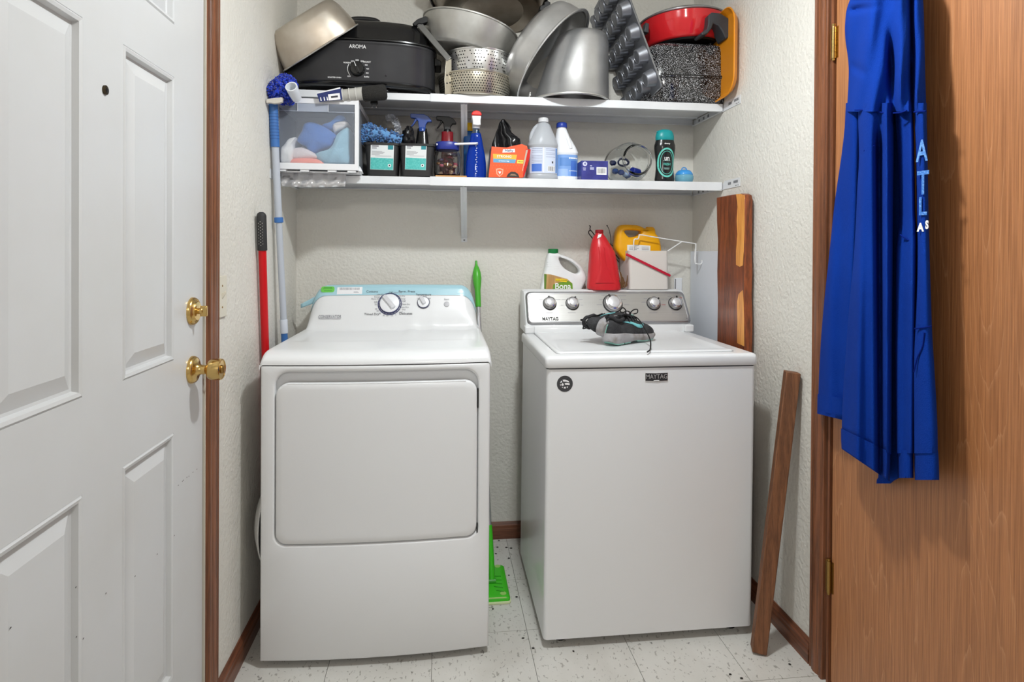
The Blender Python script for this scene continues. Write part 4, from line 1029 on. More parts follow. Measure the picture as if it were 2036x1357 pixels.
# ------------------------------------------------------------------ orange bag box
def bag_box():
    yf = -.282; root = thing('trash_bag_box', 'orange carton of trash bags with torn open top', 'carton', (at(1008, 350, yf).x, yf + .04, ZL + .0008))
    F = Frame((at(1008, 350, yf).x, yf, ZL + .0008), (1, 0, 0), (0, 0, 1)); k = kk(F.o)
    def U(px, py): u, v = F.uv(px, py); return (u, max(v, 0))
    tl, tr, br, bl = U(977, 291.5), U(1045, 296), U(1039, 353.5), U(971, 352)
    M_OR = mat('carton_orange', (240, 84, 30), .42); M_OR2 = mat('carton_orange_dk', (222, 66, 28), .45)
    def wall(a, b, c, d, w0, w1, m=M_OR, nm='side_panel'):
        return MB().loft([[(x, y, w0) for x, y in (a, b, c, d)], [(x, y, w1) for x, y in (a, b, c, d)]]).build(nm, m, root, M=F.M, smooth=0)
    D = .085
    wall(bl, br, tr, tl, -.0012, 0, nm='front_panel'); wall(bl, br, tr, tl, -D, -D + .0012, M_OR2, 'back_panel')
    def side(a, b, m, nm):
        e = .0012
        MB().add([(a[0], a[1], 0), (b[0], b[1], 0), (b[0], b[1], -D), (a[0], a[1], -D), (a[0] + e, a[1], 0), (b[0] + e, b[1], 0), (b[0] + e, b[1], -D), (a[0] + e, a[1], -D)], [(0, 1, 2, 3), (7, 6, 5, 4), (0, 4, 5, 1), (1, 5, 6, 2), (2, 6, 7, 3), (3, 7, 4, 0)]).build(nm, m, root, M=F.M, smooth=0)
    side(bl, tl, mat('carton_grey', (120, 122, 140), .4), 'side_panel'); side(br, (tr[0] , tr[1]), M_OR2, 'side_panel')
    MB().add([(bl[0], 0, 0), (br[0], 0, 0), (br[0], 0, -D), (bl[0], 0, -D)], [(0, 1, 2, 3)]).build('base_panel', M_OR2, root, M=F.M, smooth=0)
    # torn flap standing at the back right and a bent side flap
    f0, f1, f2, f3, f4 = U(1008, 291), U(1024, 287), U(1040, 284), U(1050, 288), U(1053, 300)
    MB().loft([[(x, y, w) for x, y in (f0, f1, f2, f3, f4, U(1044, 300), U(1010, 297))] for w in (-.03, -.031)]).build('torn_flap', M_OR, root, M=F.M, smooth=0)
    g = [U(1045, 296), U(1056, 296.5), U(1054, 312), U(1049, 330), U(1042, 352), U(1039, 352)]
    MB().add([(g[0][0], g[0][1], 0), (g[1][0], g[1][1], -.012), (g[2][0], g[2][1], -.012), (g[3][0], g[3][1], -.01), (g[4][0], g[4][1], -.004), (g[5][0], g[5][1], 0)], [(0, 1, 2, 3, 4, 5)]).build('bent_flap', mat('carton_red', (214, 44, 36), .45), root, M=F.M, smooth=0)
    MB().add([(U(1046, 298)[0], U(1046, 298)[1], .001), (U(1050, 298)[0], U(1050, 298)[1], -.004), (U(1041, 338)[0], U(1041, 338)[1], -.001), (U(1038, 341)[0], U(1038, 341)[1], .001)], [(0, 1, 2, 3)]).build('torn_edge', mat('card_raw', (206, 190, 170), .7), root, M=F.M, smooth=0)
    def art(pts, m, w, nm): return plate(F, [U(*p) for p in pts][::-1], .0001, w, nm, m, root, smooth=0)
    art([(1000, 297), (1023.5, 296), (1024, 303), (999, 303.5)], M_WHITE, .0005, 'name_plate')
    art([(980, 306), (1028, 308), (1026, 317.5), (980.5, 315.5)], mat('carton_yellow', (248, 176, 52), .45), .0004, 'yellow_band')
    art([(980.5, 315.5), (1026, 317.5), (1024, 325), (980.8, 323)], mat('carton_blue', (96, 158, 196), .45), .0004, 'blue_band')
    art([(1028.5, 318), (1041, 318.5), (1040, 325.5), (1027.5, 325)], mat('tag_yellow', (250, 220, 80), .45), .0004, 'value_tag')
    art([(986, 336), (993.5, 334.5), (1001, 337), (1000, 346), (993, 352), (987, 346)], mat('carton_shield', (250, 170, 140), .45), .0004, 'shield')
    art([(988.2, 338), (993.5, 336.6), (999, 338.7), (998.2, 345.4), (993.2, 349.6), (988.8, 345.4)], mat('carton_shield_in', (236, 96, 54), .45), .0006, 'shield_inner')
    art([(990.5, 341), (996.8, 341.3), (993.5, 347)], M_WHITE, .0008, 'shield_mark')
    art([(1007, 352), (1010, 346), (1016, 341.5), (1024, 342), (1030, 346), (1033, 353)], mat('bag_picture', (46, 38, 36), .5), .0004, 'bag_picture')
    art([(1013, 349), (1017, 346), (1024, 346.5), (1028, 350)], mat('bag_picture2', (150, 118, 92), .5), .0006, 'bag_picture_tie')
    u, v = U(1011.8, 299.8); text('Hefty', 7.6 * k, mat('ink_navy', (30, 36, 110), .5), root, F.at(u, v, .0008), shear=.15, bold=.0001)
    u, v = U(1002.5, 311.7); text('STRONG', 6.4 * k, M_WHITE, root, F.at(u, v, .0008), bold=.00015, xs=1.15)
    u, v = U(1002, 320.3); text('tall kitchen bags', 3.3 * k, M_WHITE, root, F.at(u, v, .0008), bold=.0001)
    u, v = U(1034.5, 321.8); text('VALUE', 3.2 * k, M_INK, root, F.at(u, v, .0008))
    di = MB()
    for j in range(4):
        for i in range(11):
            u, v = U(976 + i * 5.6 + (j % 2) * 2.8, 329 + j * 5.6)
            if i > 4 and j > 2 or (1 < i < 5 and j > 1): continue
            s = .9 * k; di.add([(u - s, v, .0003), (u, v - s, .0003), (u + s, v, .0003), (u, v + s, .0003)], [(0, 1, 2, 3)])
    di.build('dot_print', mat('carton_dot', (250, 120, 64), .45), root, M=F.M, smooth=0)
    # black bags pulled up out of the carton
    def leaf(u, v):
        row = [(978, 1024, 296), (979, 1026, 286), (982, 1031, 276), (986, 1017, 264), (991, 1015, 254), (993, 1009, 245), (999.5, 1001, 237)]
        i = min(len(row) - 2, int(v * (len(row) - 1))); t = v * (len(row) - 1) - i
        a = lerp(row[i][0], row[i + 1][0], t); b_ = lerp(row[i][1], row[i + 1][1], t); y = lerp(row[i][2], row[i + 1][2], t)
        return at(lerp(a, b_, u), y, -.235 - .016 * sin(u * 9 + v * 4) * (1 - .5 * v) - .012 * sin(u * 4 + 1) + .02 * v)
    bg = MB().grid(leaf, 22, 22).build('trash_bag', mat('bag_gloss', (20, 20, 22), .2), smooth=70, solid=.004); tag(bg, 'black trash bag pulled up out of the orange carton', 'trash bag')
    lo = blob(at(1020, 283, -.215), (.026, .02, .024), .25, 2.5, 18, 12, 7.7, ridged=True)
    tag(lo.build('trash_bag', mat('bag_gloss', (20, 20, 22), .2), smooth=40), 'rumpled black bag roll lying in the open orange carton', 'trash bag')
bag_box()
# small white bottle half hidden behind the carton
b = P2(1047, -.12, ZL + .0008); k = kk(b)
tag(oval(None, 'white_bottle', b, [(12, 0), (13, 2), (13, 24), (11, 34), (7, 40)], k, M_WPLAST, .8), 'plain white rounded bottle half hidden behind the orange carton', 'bottle')

def jug(name, label, px, Y, pw, ptop, m, cap_m, cap_w, cap_h, lab, body_h, neck, handle_px, sy=.8):
    b = P2(px, Y, ZL + .0008); k = kk(b); root = thing(name, label, 'jug', b); T = (zat(ptop, Y, px) - b.z) / k
    prof = [(pw - 2.5, 0), (pw, 2.5), (pw, 9), (pw - 1, 10.5), (pw - 1, 12), (pw - 1, body_h), (pw, body_h + 1.5), (pw, body_h + 4), (pw - 3, body_h + 14), (pw * .62, body_h + (T - body_h) * .55), (pw * .43, T - cap_h - 4), (cap_w * .85, T - cap_h - 1), (cap_w * .85, T - cap_h + 2)]
    def ring(r, h):
        out = []; t = sstep((h - body_h - 4) / max(1, T - body_h - cap_h - 10)); 
        for j in range(36):
            a = 2 * pi * j / 36; c, s = cos(a), sin(a); e = lerp(.72, 1, t)
            out.append((b.x + (r * math.copysign(abs(c) ** e, c) + neck * t) * k, b.y + r * lerp(sy, 1, t) * k * math.copysign(abs(s) ** e, s), b.z + h * k))
        return out
    body = MB().loft([ring(r, h) for r, h in prof], True, True).build('body', m, root, smooth=45)
    cb = b + Vector((neck * k, 0, (T - cap_h) * k))
    MB().lathe([(cap_w * k, 0), (cap_w * 1.02 * k, .5 * k), (cap_w * k, cap_h * .85 * k), (cap_w * .88 * k, cap_h * k)], cb, 28).build('cap', cap_m, root)
    if handle_px:
        hp = [b + Vector((u * k, -v * k, h * k)) for u, v, h in handle_px]
        MB().tube(spline(hp, 5), 4.2 * k, 12).build('handle', m, root)
    y0, y1, w_, m1, bands = lab
    F = Frame(b + Vector((0, 0, 0)), (1, 0, 0), (0, 0, 1))
    def surf(u, h, off):
        c = max(-.985, min(.985, u / (pw - .8))); s = (1 - abs(c) ** (2 / .72)) ** (.72 / 2); return Vector((b.x + u * k, b.y - (pw - .8) * sy * k * s - off, b.z + h * k))
    lb = MB().grid(lambda u, v: surf(lerp(-w_, w_, u), lerp(y0, y1, v), .0006), 18, 2).build('label', m1, root, smooth=60)
    for (ua, ub, ha, hb, mm) in bands:
        MB().grid(lambda u, v: surf(lerp(ua, ub, u), lerp(ha, hb, v), .0011), 8, 1).build('label_print', mm, lb, smooth=60)
    return root, b, k
M_LB = mat('label_paleblue', (206, 214, 232), .4); M_LB2 = mat('label_blue', (96, 142, 206), .4); M_LB3 = mat('label_midblue', (70, 112, 196), .4)
lines = [(-24, -4, h, h + .7, mat('print_greyblue', (138, 148, 176), .5)) for h in (60, 56.5, 53, 46, 43, 40, 37, 34)] + [(3, 22, h, h + .7, mat('print_greyblue', (138, 148, 176), .5)) for h in (60, 57, 52, 49, 44)]
jug('vinegar_jug', 'cloudy clear jug with handle and pale blue label, no coloured cap', 1078, -.215, 30.5, 235, mat('cloudy_plastic', (206, 210, 216), .25, trans=.35, ior=1.2), mat('cloudy_cap', (226, 228, 230), .35), 10.2, 9, 
    (13, 63, 27, M_LB, [(-24, -5, 16, 31, M_LB3), (7, 21, 16, 27, M_WHITE), (8, 9, 17, 26, M_INK), (10, 10.6, 17, 26, M_INK), (11.6, 13, 17, 26, M_INK), (14, 14.6, 17, 26, M_INK), (16, 17.5, 17, 26, M_INK), (19, 20, 17, 26, M_INK), (15, 18, 32, 36, M_INK), (-2.2, -.6, 14, 63, M_WHITE), (23, 26.5, 14, 62, M_LB2)] + lines), 66, 1.5,
    [(-8, 3, 110), (-15, 4, 104), (-21, 6, 94), (-24, 7, 84), (-24, 8, 76)])
jug('bleach_jug', 'opaque white jug with dark blue cap and blue label', 1125, -.19, 23.5, 245, mat('jug_white', (238, 240, 244), .3), mat('cap_blue', (36, 62, 158), .35), 10.5, 10,
    (8, 52, 21.5, mat('label_sky', (124, 164, 222), .4), [(-20, 21, 30, 46, M_LB2), (2, 20, 44, 46.5, M_WHITE), (6, 18, 22, 40, M_LB3), (6, 18, 10, 20, M_LB3), (-18, 0, 10, 24, mat('label_lilac', (156, 186, 232), .4)), (2, 20, 19.8, 20.6, M_WHITE)]), 54, -9,
    [(-4, 8, 96), (-1, 12, 88), (3, 14, 76), (6, 15, 64)])

# navy carton
def navy_box():
    yf = -.283; x0 = at(1156, 340, yf).x; x1 = at(1209, 340, yf).x; zt_ = zat(320, yf, 1182)
    root = thing('small_carton', 'small navy blue carton with white barcode panel', 'carton', ((x0 + x1) / 2, yf + .06, ZL + .0006))
    MB().box(x0, x1, yf, yf + .12, ZL + .0006, zt_).build('carton', mat('navy_card', (46, 48, 122), .4, var=(30, (58, 62, 140), .4, .7)), root, bevel=.0012, smooth=0)
    F = Frame((0, yf, 0), (1, 0, 0), (0, 0, 1)); k = kk(F.hit(1182, 340))
    def U(px, py): return F.uv(px, py)
    bc = plate(F, [U(1186, 347.5), U(1206, 348), U(1206, 333), U(1186, 332.5)], .0002, .0006, 'barcode_panel', M_WHITE, root)
    pr = MB(); x = 1188.0; rnd = random.Random(9)
    while x < 1204:
        w_ = rnd.choice((.5, .8, 1.2)); a = U(x, 345); b_ = U(x + w_, 335); pr.box(a[0], b_[0], a[1], b_[1], .0006, .0008); x += w_ + rnd.choice((.7, 1.1))
    pr.build('barcode', M_INK, bc, M=F.M, smooth=0)
    MB().lathe([(4.6 * k, 0), (4.6 * k, .0004)], n=20).build('round_mark', mat('pale_print', (206, 208, 232), .5), root, M=F.at(*U(1163, 326), .0002)); 
    text('4', 6 * k, mat('navy_card', (46, 48, 122), .4), root, F.at(*U(1163, 326), .0007), bold=.0003)
    for (px, py, w_) in ((1162, 334.5, 6), (1162, 338, 5), (1175, 330, 4), (1177, 334, 8), (1177, 336.5, 8)):
        u, v = U(px, py); MB().box(u - w_ / 2 * k, u + w_ / 2 * k, v - .8 * k, v + .8 * k, .0002, .0005).build('pale_line', mat('pale_print', (206, 208, 232), .5), root, M=F.M, smooth=0)
navy_box()

# glass jar lying on its side, mouth towards the room
def side_jar():
    Y0 = -.285; m = at(1268, 326, Y0); k = kk(m)
    ax = Vector((.10, -1, .02)).normalized(); rM = 30 * k; rB = 41 * k
    c0 = Vector((m.x, m.y, ZL + .0035 + rB))
    root = thing('glass_jar', 'big clear glass jar lying on its side, mouth to the room', 'jar', (c0.x, c0.y + .09, ZL))
    u = ax.orthogonal().normalized(); v = ax.cross(u)
    prof = [(rM * .97, 0), (rM * 1.04, .002), (rM * 1.05, .007), (rM * .99, .011), (rM * .98, .02), (rM * 1.12, .034), (rB * .95, .05), (rB, .068), (rB, .165), (rB * .93, .182), (rB * .6, .187), (rB * .55, .183), (rB * .88, .178), (rB * .95, .164), (rB * .95, .07), (rB * .89, .053), (rM * 1.04, .036), (rM * .90, .02), (rM * .90, .002)]
    MB().loft([[c0 - ax * d + (u * cos(2 * pi * j / 40) + v * sin(2 * pi * j / 40)) * r for j in range(40)] for r, d in prof] , False, False).build('jar_body', GLASS, root, smooth=60)
    fl = c0.z - rB * .95
    # things inside
    p = c0 - ax * .065 + Vector((.018, 0, -rB * .45))
    tag(MB().tube([p + Vector((-.018, -.01, 0)), p + Vector((.016, .008, -.006))], [.016, .017], 18).build('bottle_cap', mat('cap_navy', (24, 40, 120), .25), bevel=.002), 'navy blue cap lying inside the tipped glass jar', 'cap')
    p = c0 - ax * .09 + Vector((-.022, 0, .004))
    tag(MB().tube(spline([p + Vector((.022 * cos(a), .006 * sin(2 * a), .014 * sin(a))) for a in [i * 2 * pi / 8 for i in range(9)]], 4), .0045, 8).build('rubber_ring', mat('ring_dark', (34, 40, 66), .3)), 'dark looped rubber ring inside the tipped glass jar', 'ring')
    for i, (dx, dz, cc) in enumerate([(-.035, -.040, (40, 66, 130)), (-.012, -.046, (150, 170, 200)), (.002, -.050, (70, 100, 160)), (-.045, -.03, (60, 90, 150)), (-.05, .006, (32, 44, 92))]):
        q = c0 - ax * (.08 + .012 * i) + Vector((dx, 0, dz))
        tag(blob(q, (.014, .012, .011), .2, 2, 14, 10, i).build('laundry_pod', mat('pod_b%d' % i, cc, .2), smooth=60), 'small blue squashy pod inside the tipped glass jar', 'pod', 'pods in the tipped jar')
side_jar()

def scent_bottle():
    Y = -.262; b = P2(1321, Y, ZL + .0008); k = kk(b)
    root = thing('scent_booster', 'black contoured bottle with teal cap reading un and FRESH', 'bottle', b)
    h = (zat(280, Y, 1321) - b.z) / k; T = (zat(258, Y, 1321) - b.z) / k
    prof = [(17.5, 0), (19.5, 1.5), (19.8, 5), (18.6, 14), (17.6, 26), (17.8, 40), (19.6, 54), (21, 66), (21, 72), (19.6, 76), (18, h)]
    oval(root, 'bottle', b, prof, k, mat('gloss_charcoal', (26, 27, 28), .2), .66, p=2.2)
    cp = [(17.4, h), (18.4, h + 1), (18.4, h + 8), (17, h + 14), (14, h + 19), (9, T - .6), (3, T)]
    oval(root, 'cap', b, cp, k, mat('cap_teal', (20, 142, 146), .35), .66, p=2.2)
    MB().prism([(-18, h + 16), (-16, h + 16), (-12, h + 19), (-8, T - 1), (-12, T - 2), (-15, h + 19)], -.006, .006, lambda u, v, w: Vector((b.x + u * k, b.y + w, b.z + v * k))).build('cap_spout', mat('cap_teal', (20, 142, 146), .35), root, bevel=.002)
    def sf(u, hh, off):
        r = interp([(q[1], q[0]) for q in prof], hh); c = max(-.98, min(.98, u / r)); s = (1 - abs(c) ** 2.2) ** (1 / 2.2); return Vector((b.x + u * k, b.y - r * .66 * k * s - off, b.z + hh * k))
    def oring(a0, b0, a1, b1, cz, m, off, nm):
        MB().loft([[sf(a * cos(t) * (1 if True else 1), cz + bb * math.copysign(abs(sin(t)) ** .75, sin(t)), off) for t in [2 * pi * i / 40 for i in range(40)]] for a, bb in ((a0, b0), (a1, b1))], False, False).build(nm, m, root, smooth=60)
    oring(17, 29, 14.5, 25.5, 37, mat('teal_print', (96, 190, 176), .35), .0006, 'oval_print'); oring(12.6, 23, 11.6, 22, 37, mat('teal_print', (96, 190, 176), .35), .0008, 'oval_line')
    def tx(s, size, uu, hh, m, xs=1.0): text(s, size * k, m, root, Frame(sf(uu, hh, .0014), (1, 0, 0), (0, 0, 1)).M, xs=xs, bold=.0002)
    tx('un', 14, 0, 45.5, M_WHITE, .8); tx('FRESH', 6.6, 0, 33.5, mat('teal_print', (96, 190, 176), .35), .8); tx('downy', 4.2, 0, 74, M_WHITE)
    for hh, w_ in ((40.2, 7.5), (26, 6), (24, 5)):
        MB().grid(lambda u, v: sf(lerp(-w_, w_, u), hh + v * .7, .0009), 4, 1).build('print_line', mat('pale_teal', (160, 206, 200), .5), root, smooth=60)
scent_bottle()
def blue_cup():
    Y = -.235; b = P2(1360, Y, ZL + .0008); k = kk(b)
    root = thing('trinket_tub', 'small round aqua tub with blue domed lid and loop', 'tub', b)
    MB().lathe([(13 * k, 0), (16.5 * k, 3 * k), (18.2 * k, 9 * k), (18 * k, 14 * k), (15.5 * k, 17 * k)], b, 32).build('tub', mat('aqua_clear', (130, 190, 214), .15, trans=.35, ior=1.2), root)
    MB().lathe([(16.8 * k, 15.6 * k), (17 * k, 17.5 * k), (15.2 * k, 21 * k), (12 * k, 24.5 * k), (6 * k, 26.5 * k), (.5 * k, 27 * k)], b, 32).build('lid', mat('lid_skyblue', (60, 146, 216), .25), root)
    MB().tube(spline([b + Vector((x * k, 0, z * k)) for x, z in ((-5, 26), (-4, 29.5), (0, 31), (4, 29.5), (5, 26))], 4), 1.1 * k, 8).build('loop', mat('lid_skyblue', (60, 146, 216), .25), root)
blue_cup()
# ------------------------------------------------------------------ pots and pans on the upper shelf
M_ALU = mat('worn_aluminium', (222, 222, 222), .34, .82, var=(7, (196, 196, 195), .35, .7), bump=(90, .04))
M_ALU2 = mat('dull_aluminium', (212, 212, 208), .42, .8, var=(9, (180, 178, 172), .35, .7))
M_STEELB = mat('brown_steel', (206, 198, 186), .36, .8, var=(6, (160, 142, 120), .4, .75))
M_GLOSSB = mat('gloss_enamel', (22, 22, 23), .22, coat=.3)
M_SATB = mat('satin_black', (30, 30, 31), .38)
M_GREYPL = mat('grey_plastic', (150, 150, 150), .45)
def axisM(c, ax, spin=0.0):
    q = Vector((0, 0, 1)).rotation_difference(Vector(ax).normalized()); return Matrix.Translation(Vector(c)) @ q.to_matrix().to_4x4() @ Matrix.Rotation(spin, 4, 'Z')
def selp(a, b, z, p=2.0, n=48, cx=0, cy=0):
    out = []
    for j in range(n):
        t = 2 * pi * j / n; c, s = cos(t), sin(t)
        out.append((cx + a * math.copysign(abs(c) ** (2 / p), c), cy + b * math.copysign(abs(s) ** (2 / p), s), z))
    return out
def settle(mbs, z):
    lo = min(v.z for m in mbs for v in m.v)
    for m in mbs: m.v = [v + Vector((0, 0, z - lo)) for v in m.v]

def roaster_oven():
    cx, cy = .2955, -.180; z0 = ZU + .001
    root = thing('roaster_oven', 'black oval electric roaster with dial and domed lid', 'roaster oven', (cx, cy, z0))
    A, B = .284, .150
    def R(k, z, p=2.9, s=1.0): return selp((A - k) * s, (B - k) * s, z, p, 64, cx, cy)
    zb, zt_ = z0 + .028, zat(81, cy - B, 720)
    MB().loft([R(.03, z0 + .010), R(.008, z0 + .012), R(.002, z0 + .018), R(.0, z0 + .024), R(.004, zb)]).build('base_ring', M_GLOSSB, root, smooth=50)
    for dx in (-.2, .2, -.06, .10):
        MB().lathe([(.012, 0), (.012, .006), (.008, .014)], (cx + dx, cy - B + .04 if abs(dx) < .15 else cy - .04, z0), 12).build('foot', M_BLACK, root)
    MB().loft([R(.006, zb - .001), R(.004, zb + .004), R(.004, zt_ - .012), R(.002, zt_ - .008), R(0, zt_ - .004), R(.001, zt_), R(.012, zt_)]).build('body', mat('satin_enamel', (40, 40, 42), .3, var=(5, (52, 52, 55), .4, .7)), root, smooth=50)
    lt = zat(52, cy, 720)
    MB().loft([R(.002, zt_ + .001), R(-.003, zt_ + .003), R(-.003, zt_ + .008), R(.006, zt_ + .011), R(.010, zt_ + .012), R(.020, zt_ + .02), R(.03, lerp(zt_, lt, .55)), R(.052, lerp(zt_, lt, .85)), R(.085, lt - .002), R(.13, lt)]).build('lid', M_GLOSSB, root, smooth=60)
    MB().tube(spline([(cx - .07, cy, lt - .004), (cx - .05, cy, lt + .022), (cx, cy, lt + .028), (cx + .05, cy, lt + .022), (cx + .07, cy, lt - .004)], 5), .010, 10).build('lid_handle', M_SATB, root)
    hx = cx + A - .006; hz = zat(131, cy, 866)
    MB().loft([[(hx, cy - .05, hz - .015), (hx, cy + .05, hz - .015), (hx, cy + .05, hz + .02), (hx, cy - .05, hz + .02)], [(hx + .026, cy - .045, hz - .016), (hx + .026, cy + .045, hz - .016), (hx + .026, cy + .045, hz + .006), (hx + .026, cy - .045, hz + .006)]]).build('side_handle', M_BLACK, root, bevel=.005, seg=3)
    # front control panel: on the flattest part of the oval
    yf = cy - (B - .004); F = Frame((cx, yf, zb), (1, 0, 0), (0, 0, 1)); k = kk(F.hit(711, 120))
    def yof(u):
        q = abs(u) / (A - .004); return (B - .004) * (1 - (1 - q ** 2.9) ** (1 / 2.9))
    def at2(px, py, w=.0006): u, v = F.uv(px, py); return F.at(u, v, w - yof(u))
    text('AROMA', 10.6 * k, M_WHITE, root, at2(711, 93), bold=.00005, xs=.88)
    dl = MB().lathe([(15 * k, 0), (15 * k, .004), (14 * k, .014), (12 * k, .018), (2 * k, .019)], n=32).build('dial', M_GLOSSB, root, M=at2(710.5, 137.5, 0))
    a = radians(112); ca, sa = cos(a), sin(a); lp = rrect(-11 * k, 12 * k, -3 * k, 3 * k, 2.5 * k, 3)
    MB().loft([[(u * ca - w * sa, u * sa + w * ca, h) for u, w in lp] for h in (.016, .027)]).build('dial_grip', M_GLOSSB, dl, M=at2(710.5, 137.5, 0), bevel=.002)
    MB().box(2 * k, 11.5 * k, -.5 * k, .5 * k, 0, .0006).build('dial_mark', M_WHITE, dl, M=at2(710.5, 137.5, .0272) @ Matrix.Rotation(a, 4, 'Z'), smooth=0)
    arc = MB(); aa = [radians(150 + 70 * i / 12) for i in range(13)]
    arc.loft([[(19.5 * k * cos(t), 19.5 * k * sin(t), .0006) for t in aa], [(18.3 * k * cos(t), 18.3 * k * sin(t), .0006) for t in aa]], False, False, closed=False)
    arc.build('dial_arc', M_WHITE, root, M=at2(710.5, 137.5, 0), smooth=0)
    for (px, py, s, sz) in [(710, 120, '300', 4.6), (701, 122, '250', 4.2), (720, 122, '350', 4.2), (690, 125, 'WARM', 4.6), (730, 123.5, 'ROAST', 4.6), (728, 129.5, '400', 3.8), (731, 137, '425', 3.8), (730, 145.5, '450', 3.8), (729, 153, 'Buffet', 4.2), (694, 152, 'OFF', 3.8), (665, 154, 'ROASTER OVEN', 3.6)]:
        text(s, sz * k, M_WHITE, root, at2(px, py), bold=.0001)
    MB().lathe([(.003, 0), (.003, .004), (.002, .006)], n=12).build('indicator', mat('lamp_dark', (70, 66, 70), .1), root, M=at2(767.5, 150, 0))
    # mains plug hanging over the shelf edge
    pp = [(cx + .14, cy - .10, z0 + .004), (at(742, 188, -.31).x, -.302, ZU + .004), at(743, 190, -.312), at(744, 199, -.312)]
    MB().tube(spline(pp, 6), .0032, 8).build('power_cord', M_BLACK, root)
    pl = MB().prism([(-7, 0), (-7, 6), (-4, 9), (4, 9), (7, 6), (7, 0)], -.008, .008, lambda u, v, w: at(744, 207, -.312) + Vector((u * .0019, w, v * .0019))).build('plug', M_BLACK, root, bevel=.001)
    for dx in (-4, 4.2): MB().box(-.0012, .0012, -.003, .003, -.014, 0).build('prong', M_CHROME, pl, M=Matrix.Translation(at(744 + dx, 207.2, -.312)), smooth=0)
roaster_oven()

def tilted_pan():
    Y = -.235; a = at(564, 141, Y); b = at(712, 48, Y); L = (b - a).length
    t = (b - a).normalized(); c = (a + b) / 2; k = kk(c)
    yv = (c - CAMP).normalized(); yv = (yv - t * yv.dot(t)).normalized(); up = yv.cross(t)
    if up.x > 0: up = -up
    def R(s, h, p=2.6, sb=None): return [c + t * (x * L / 2 * s) + yv * (y * .135 * (sb or s)) + up * h for x, y, z in selp(1, 1, 0, p, 56)]
    H = 66 * k
    root = thing('roasting_pan', 'brownish steel pan upside down, tilted on the roaster lid', 'pan', (c.x, Y, a.z))
    MB().loft([R(.97, 0.002), R(1.01, 0), R(1.01, .003), R(.97, .004), R(.93, H * .35), R(.87, H * .72), R(.80, H * .92), R(.68, H * 1.0), R(.2, H * 1.01), R(.2, H * .995), R(.66, H * .98), R(.78, H * .90), R(.85, H * .7), R(.91, H * .3), R(.955, .006)], False, False).build('pan_body', M_STEELB, root, smooth=50)
    MB().loft([R(.2, H * 1.011), R(.19, H * 1.012)], False, True).build('pan_base', M_STEELB, root, smooth=50)
    MB().tube([R(1.0, 0)[i] for i in range(56)] + [R(1.0, 0)[0]], .0028, 6, cap=False).build('rim', M_ALU2, root)
tilted_pan()

def foam_tool():
    Y = -.362
    p = [at(634, 196, Y), at(682, 190, Y), at(722, 187, Y), at(769, 183, Y)]
    root = thing('foam_brush', 'grey handled tool with a black foam tip on the drawer top', 'cleaning tool', (p[1].x, Y, ZU - .03))
    d = (p[3] - p[0]).normalized(); L = (p[1] - p[0]).length; L2 = (p[2] - p[1]).length
    pt = lambda q: p[1] + d * q
    MB().tube([pt(-.006), pt(0), pt(L2 * .34), pt(L2 * .36), pt(L2 * .66), pt(L2 * .68), pt(L2), pt(L2 + .02)], [.020, .0215, .0215, .0225, .0225, .0235, .0240, .022], 24).build('handle', mat('tool_grey', (176, 174, 168), .5), root, smooth=30)
    for q in (.0, .33, .66): MB().tube([pt(L2 * q - .0012), pt(L2 * q + .002)], .0243, 24).build('handle_ring', mat('tool_grey2', (200, 199, 194), .5), root)
    MB().tube([p[2] - d * .002, p[2] + d * .004, p[3] - d * .012, p[3] - d * .004, p[3]], [.024, .0275, .0285, .026, .018], 28).build('foam_tip', mat('foam_black', (42, 41, 39), .95, bump=(420, 1.0)), root)
    MB().tube([p[0] + d * .012, p[1]], .012, 14).build('shaft', mat('tool_grey', (176, 174, 168), .5), root)
    F = Frame(p[0] + Vector((0, -.0235, -.012)), d, (0, 0, 1))
    plate(F, [(.006, -.006), (L, -.006), (L, .038), (.0, .026)], -.004, -.0005, 'packet', mat('packet_navy', (34, 48, 104), .35), root)
    plate(F, [(L * .45, -.005), (L * .93, -.005), (L * .93, .018), (L * .45, .017)], -.0005, .0004, 'packet_label', M_WHITE, root)
    plate(F, [(L * .56, .003), (L * .84, .003), (L * .84, .010), (L * .56, .0095)], .0004, .0008, 'label_text', M_INK, root)
    for q in (.12, .26, .38): plate(F, [(L * q, -.004), (L * (q + .05), -.004), (L * (q + .03), .009), (L * q, .009)], -.0005, .0004, 'packet_mark', M_WHITE, root)
    plate(F, [(0, .023), (L * .98, .0335), (L * .98, .0385), (.0, .0262)], -.0005, .0004, 'packet_edge', M_WHITE, root)
foam_tool()

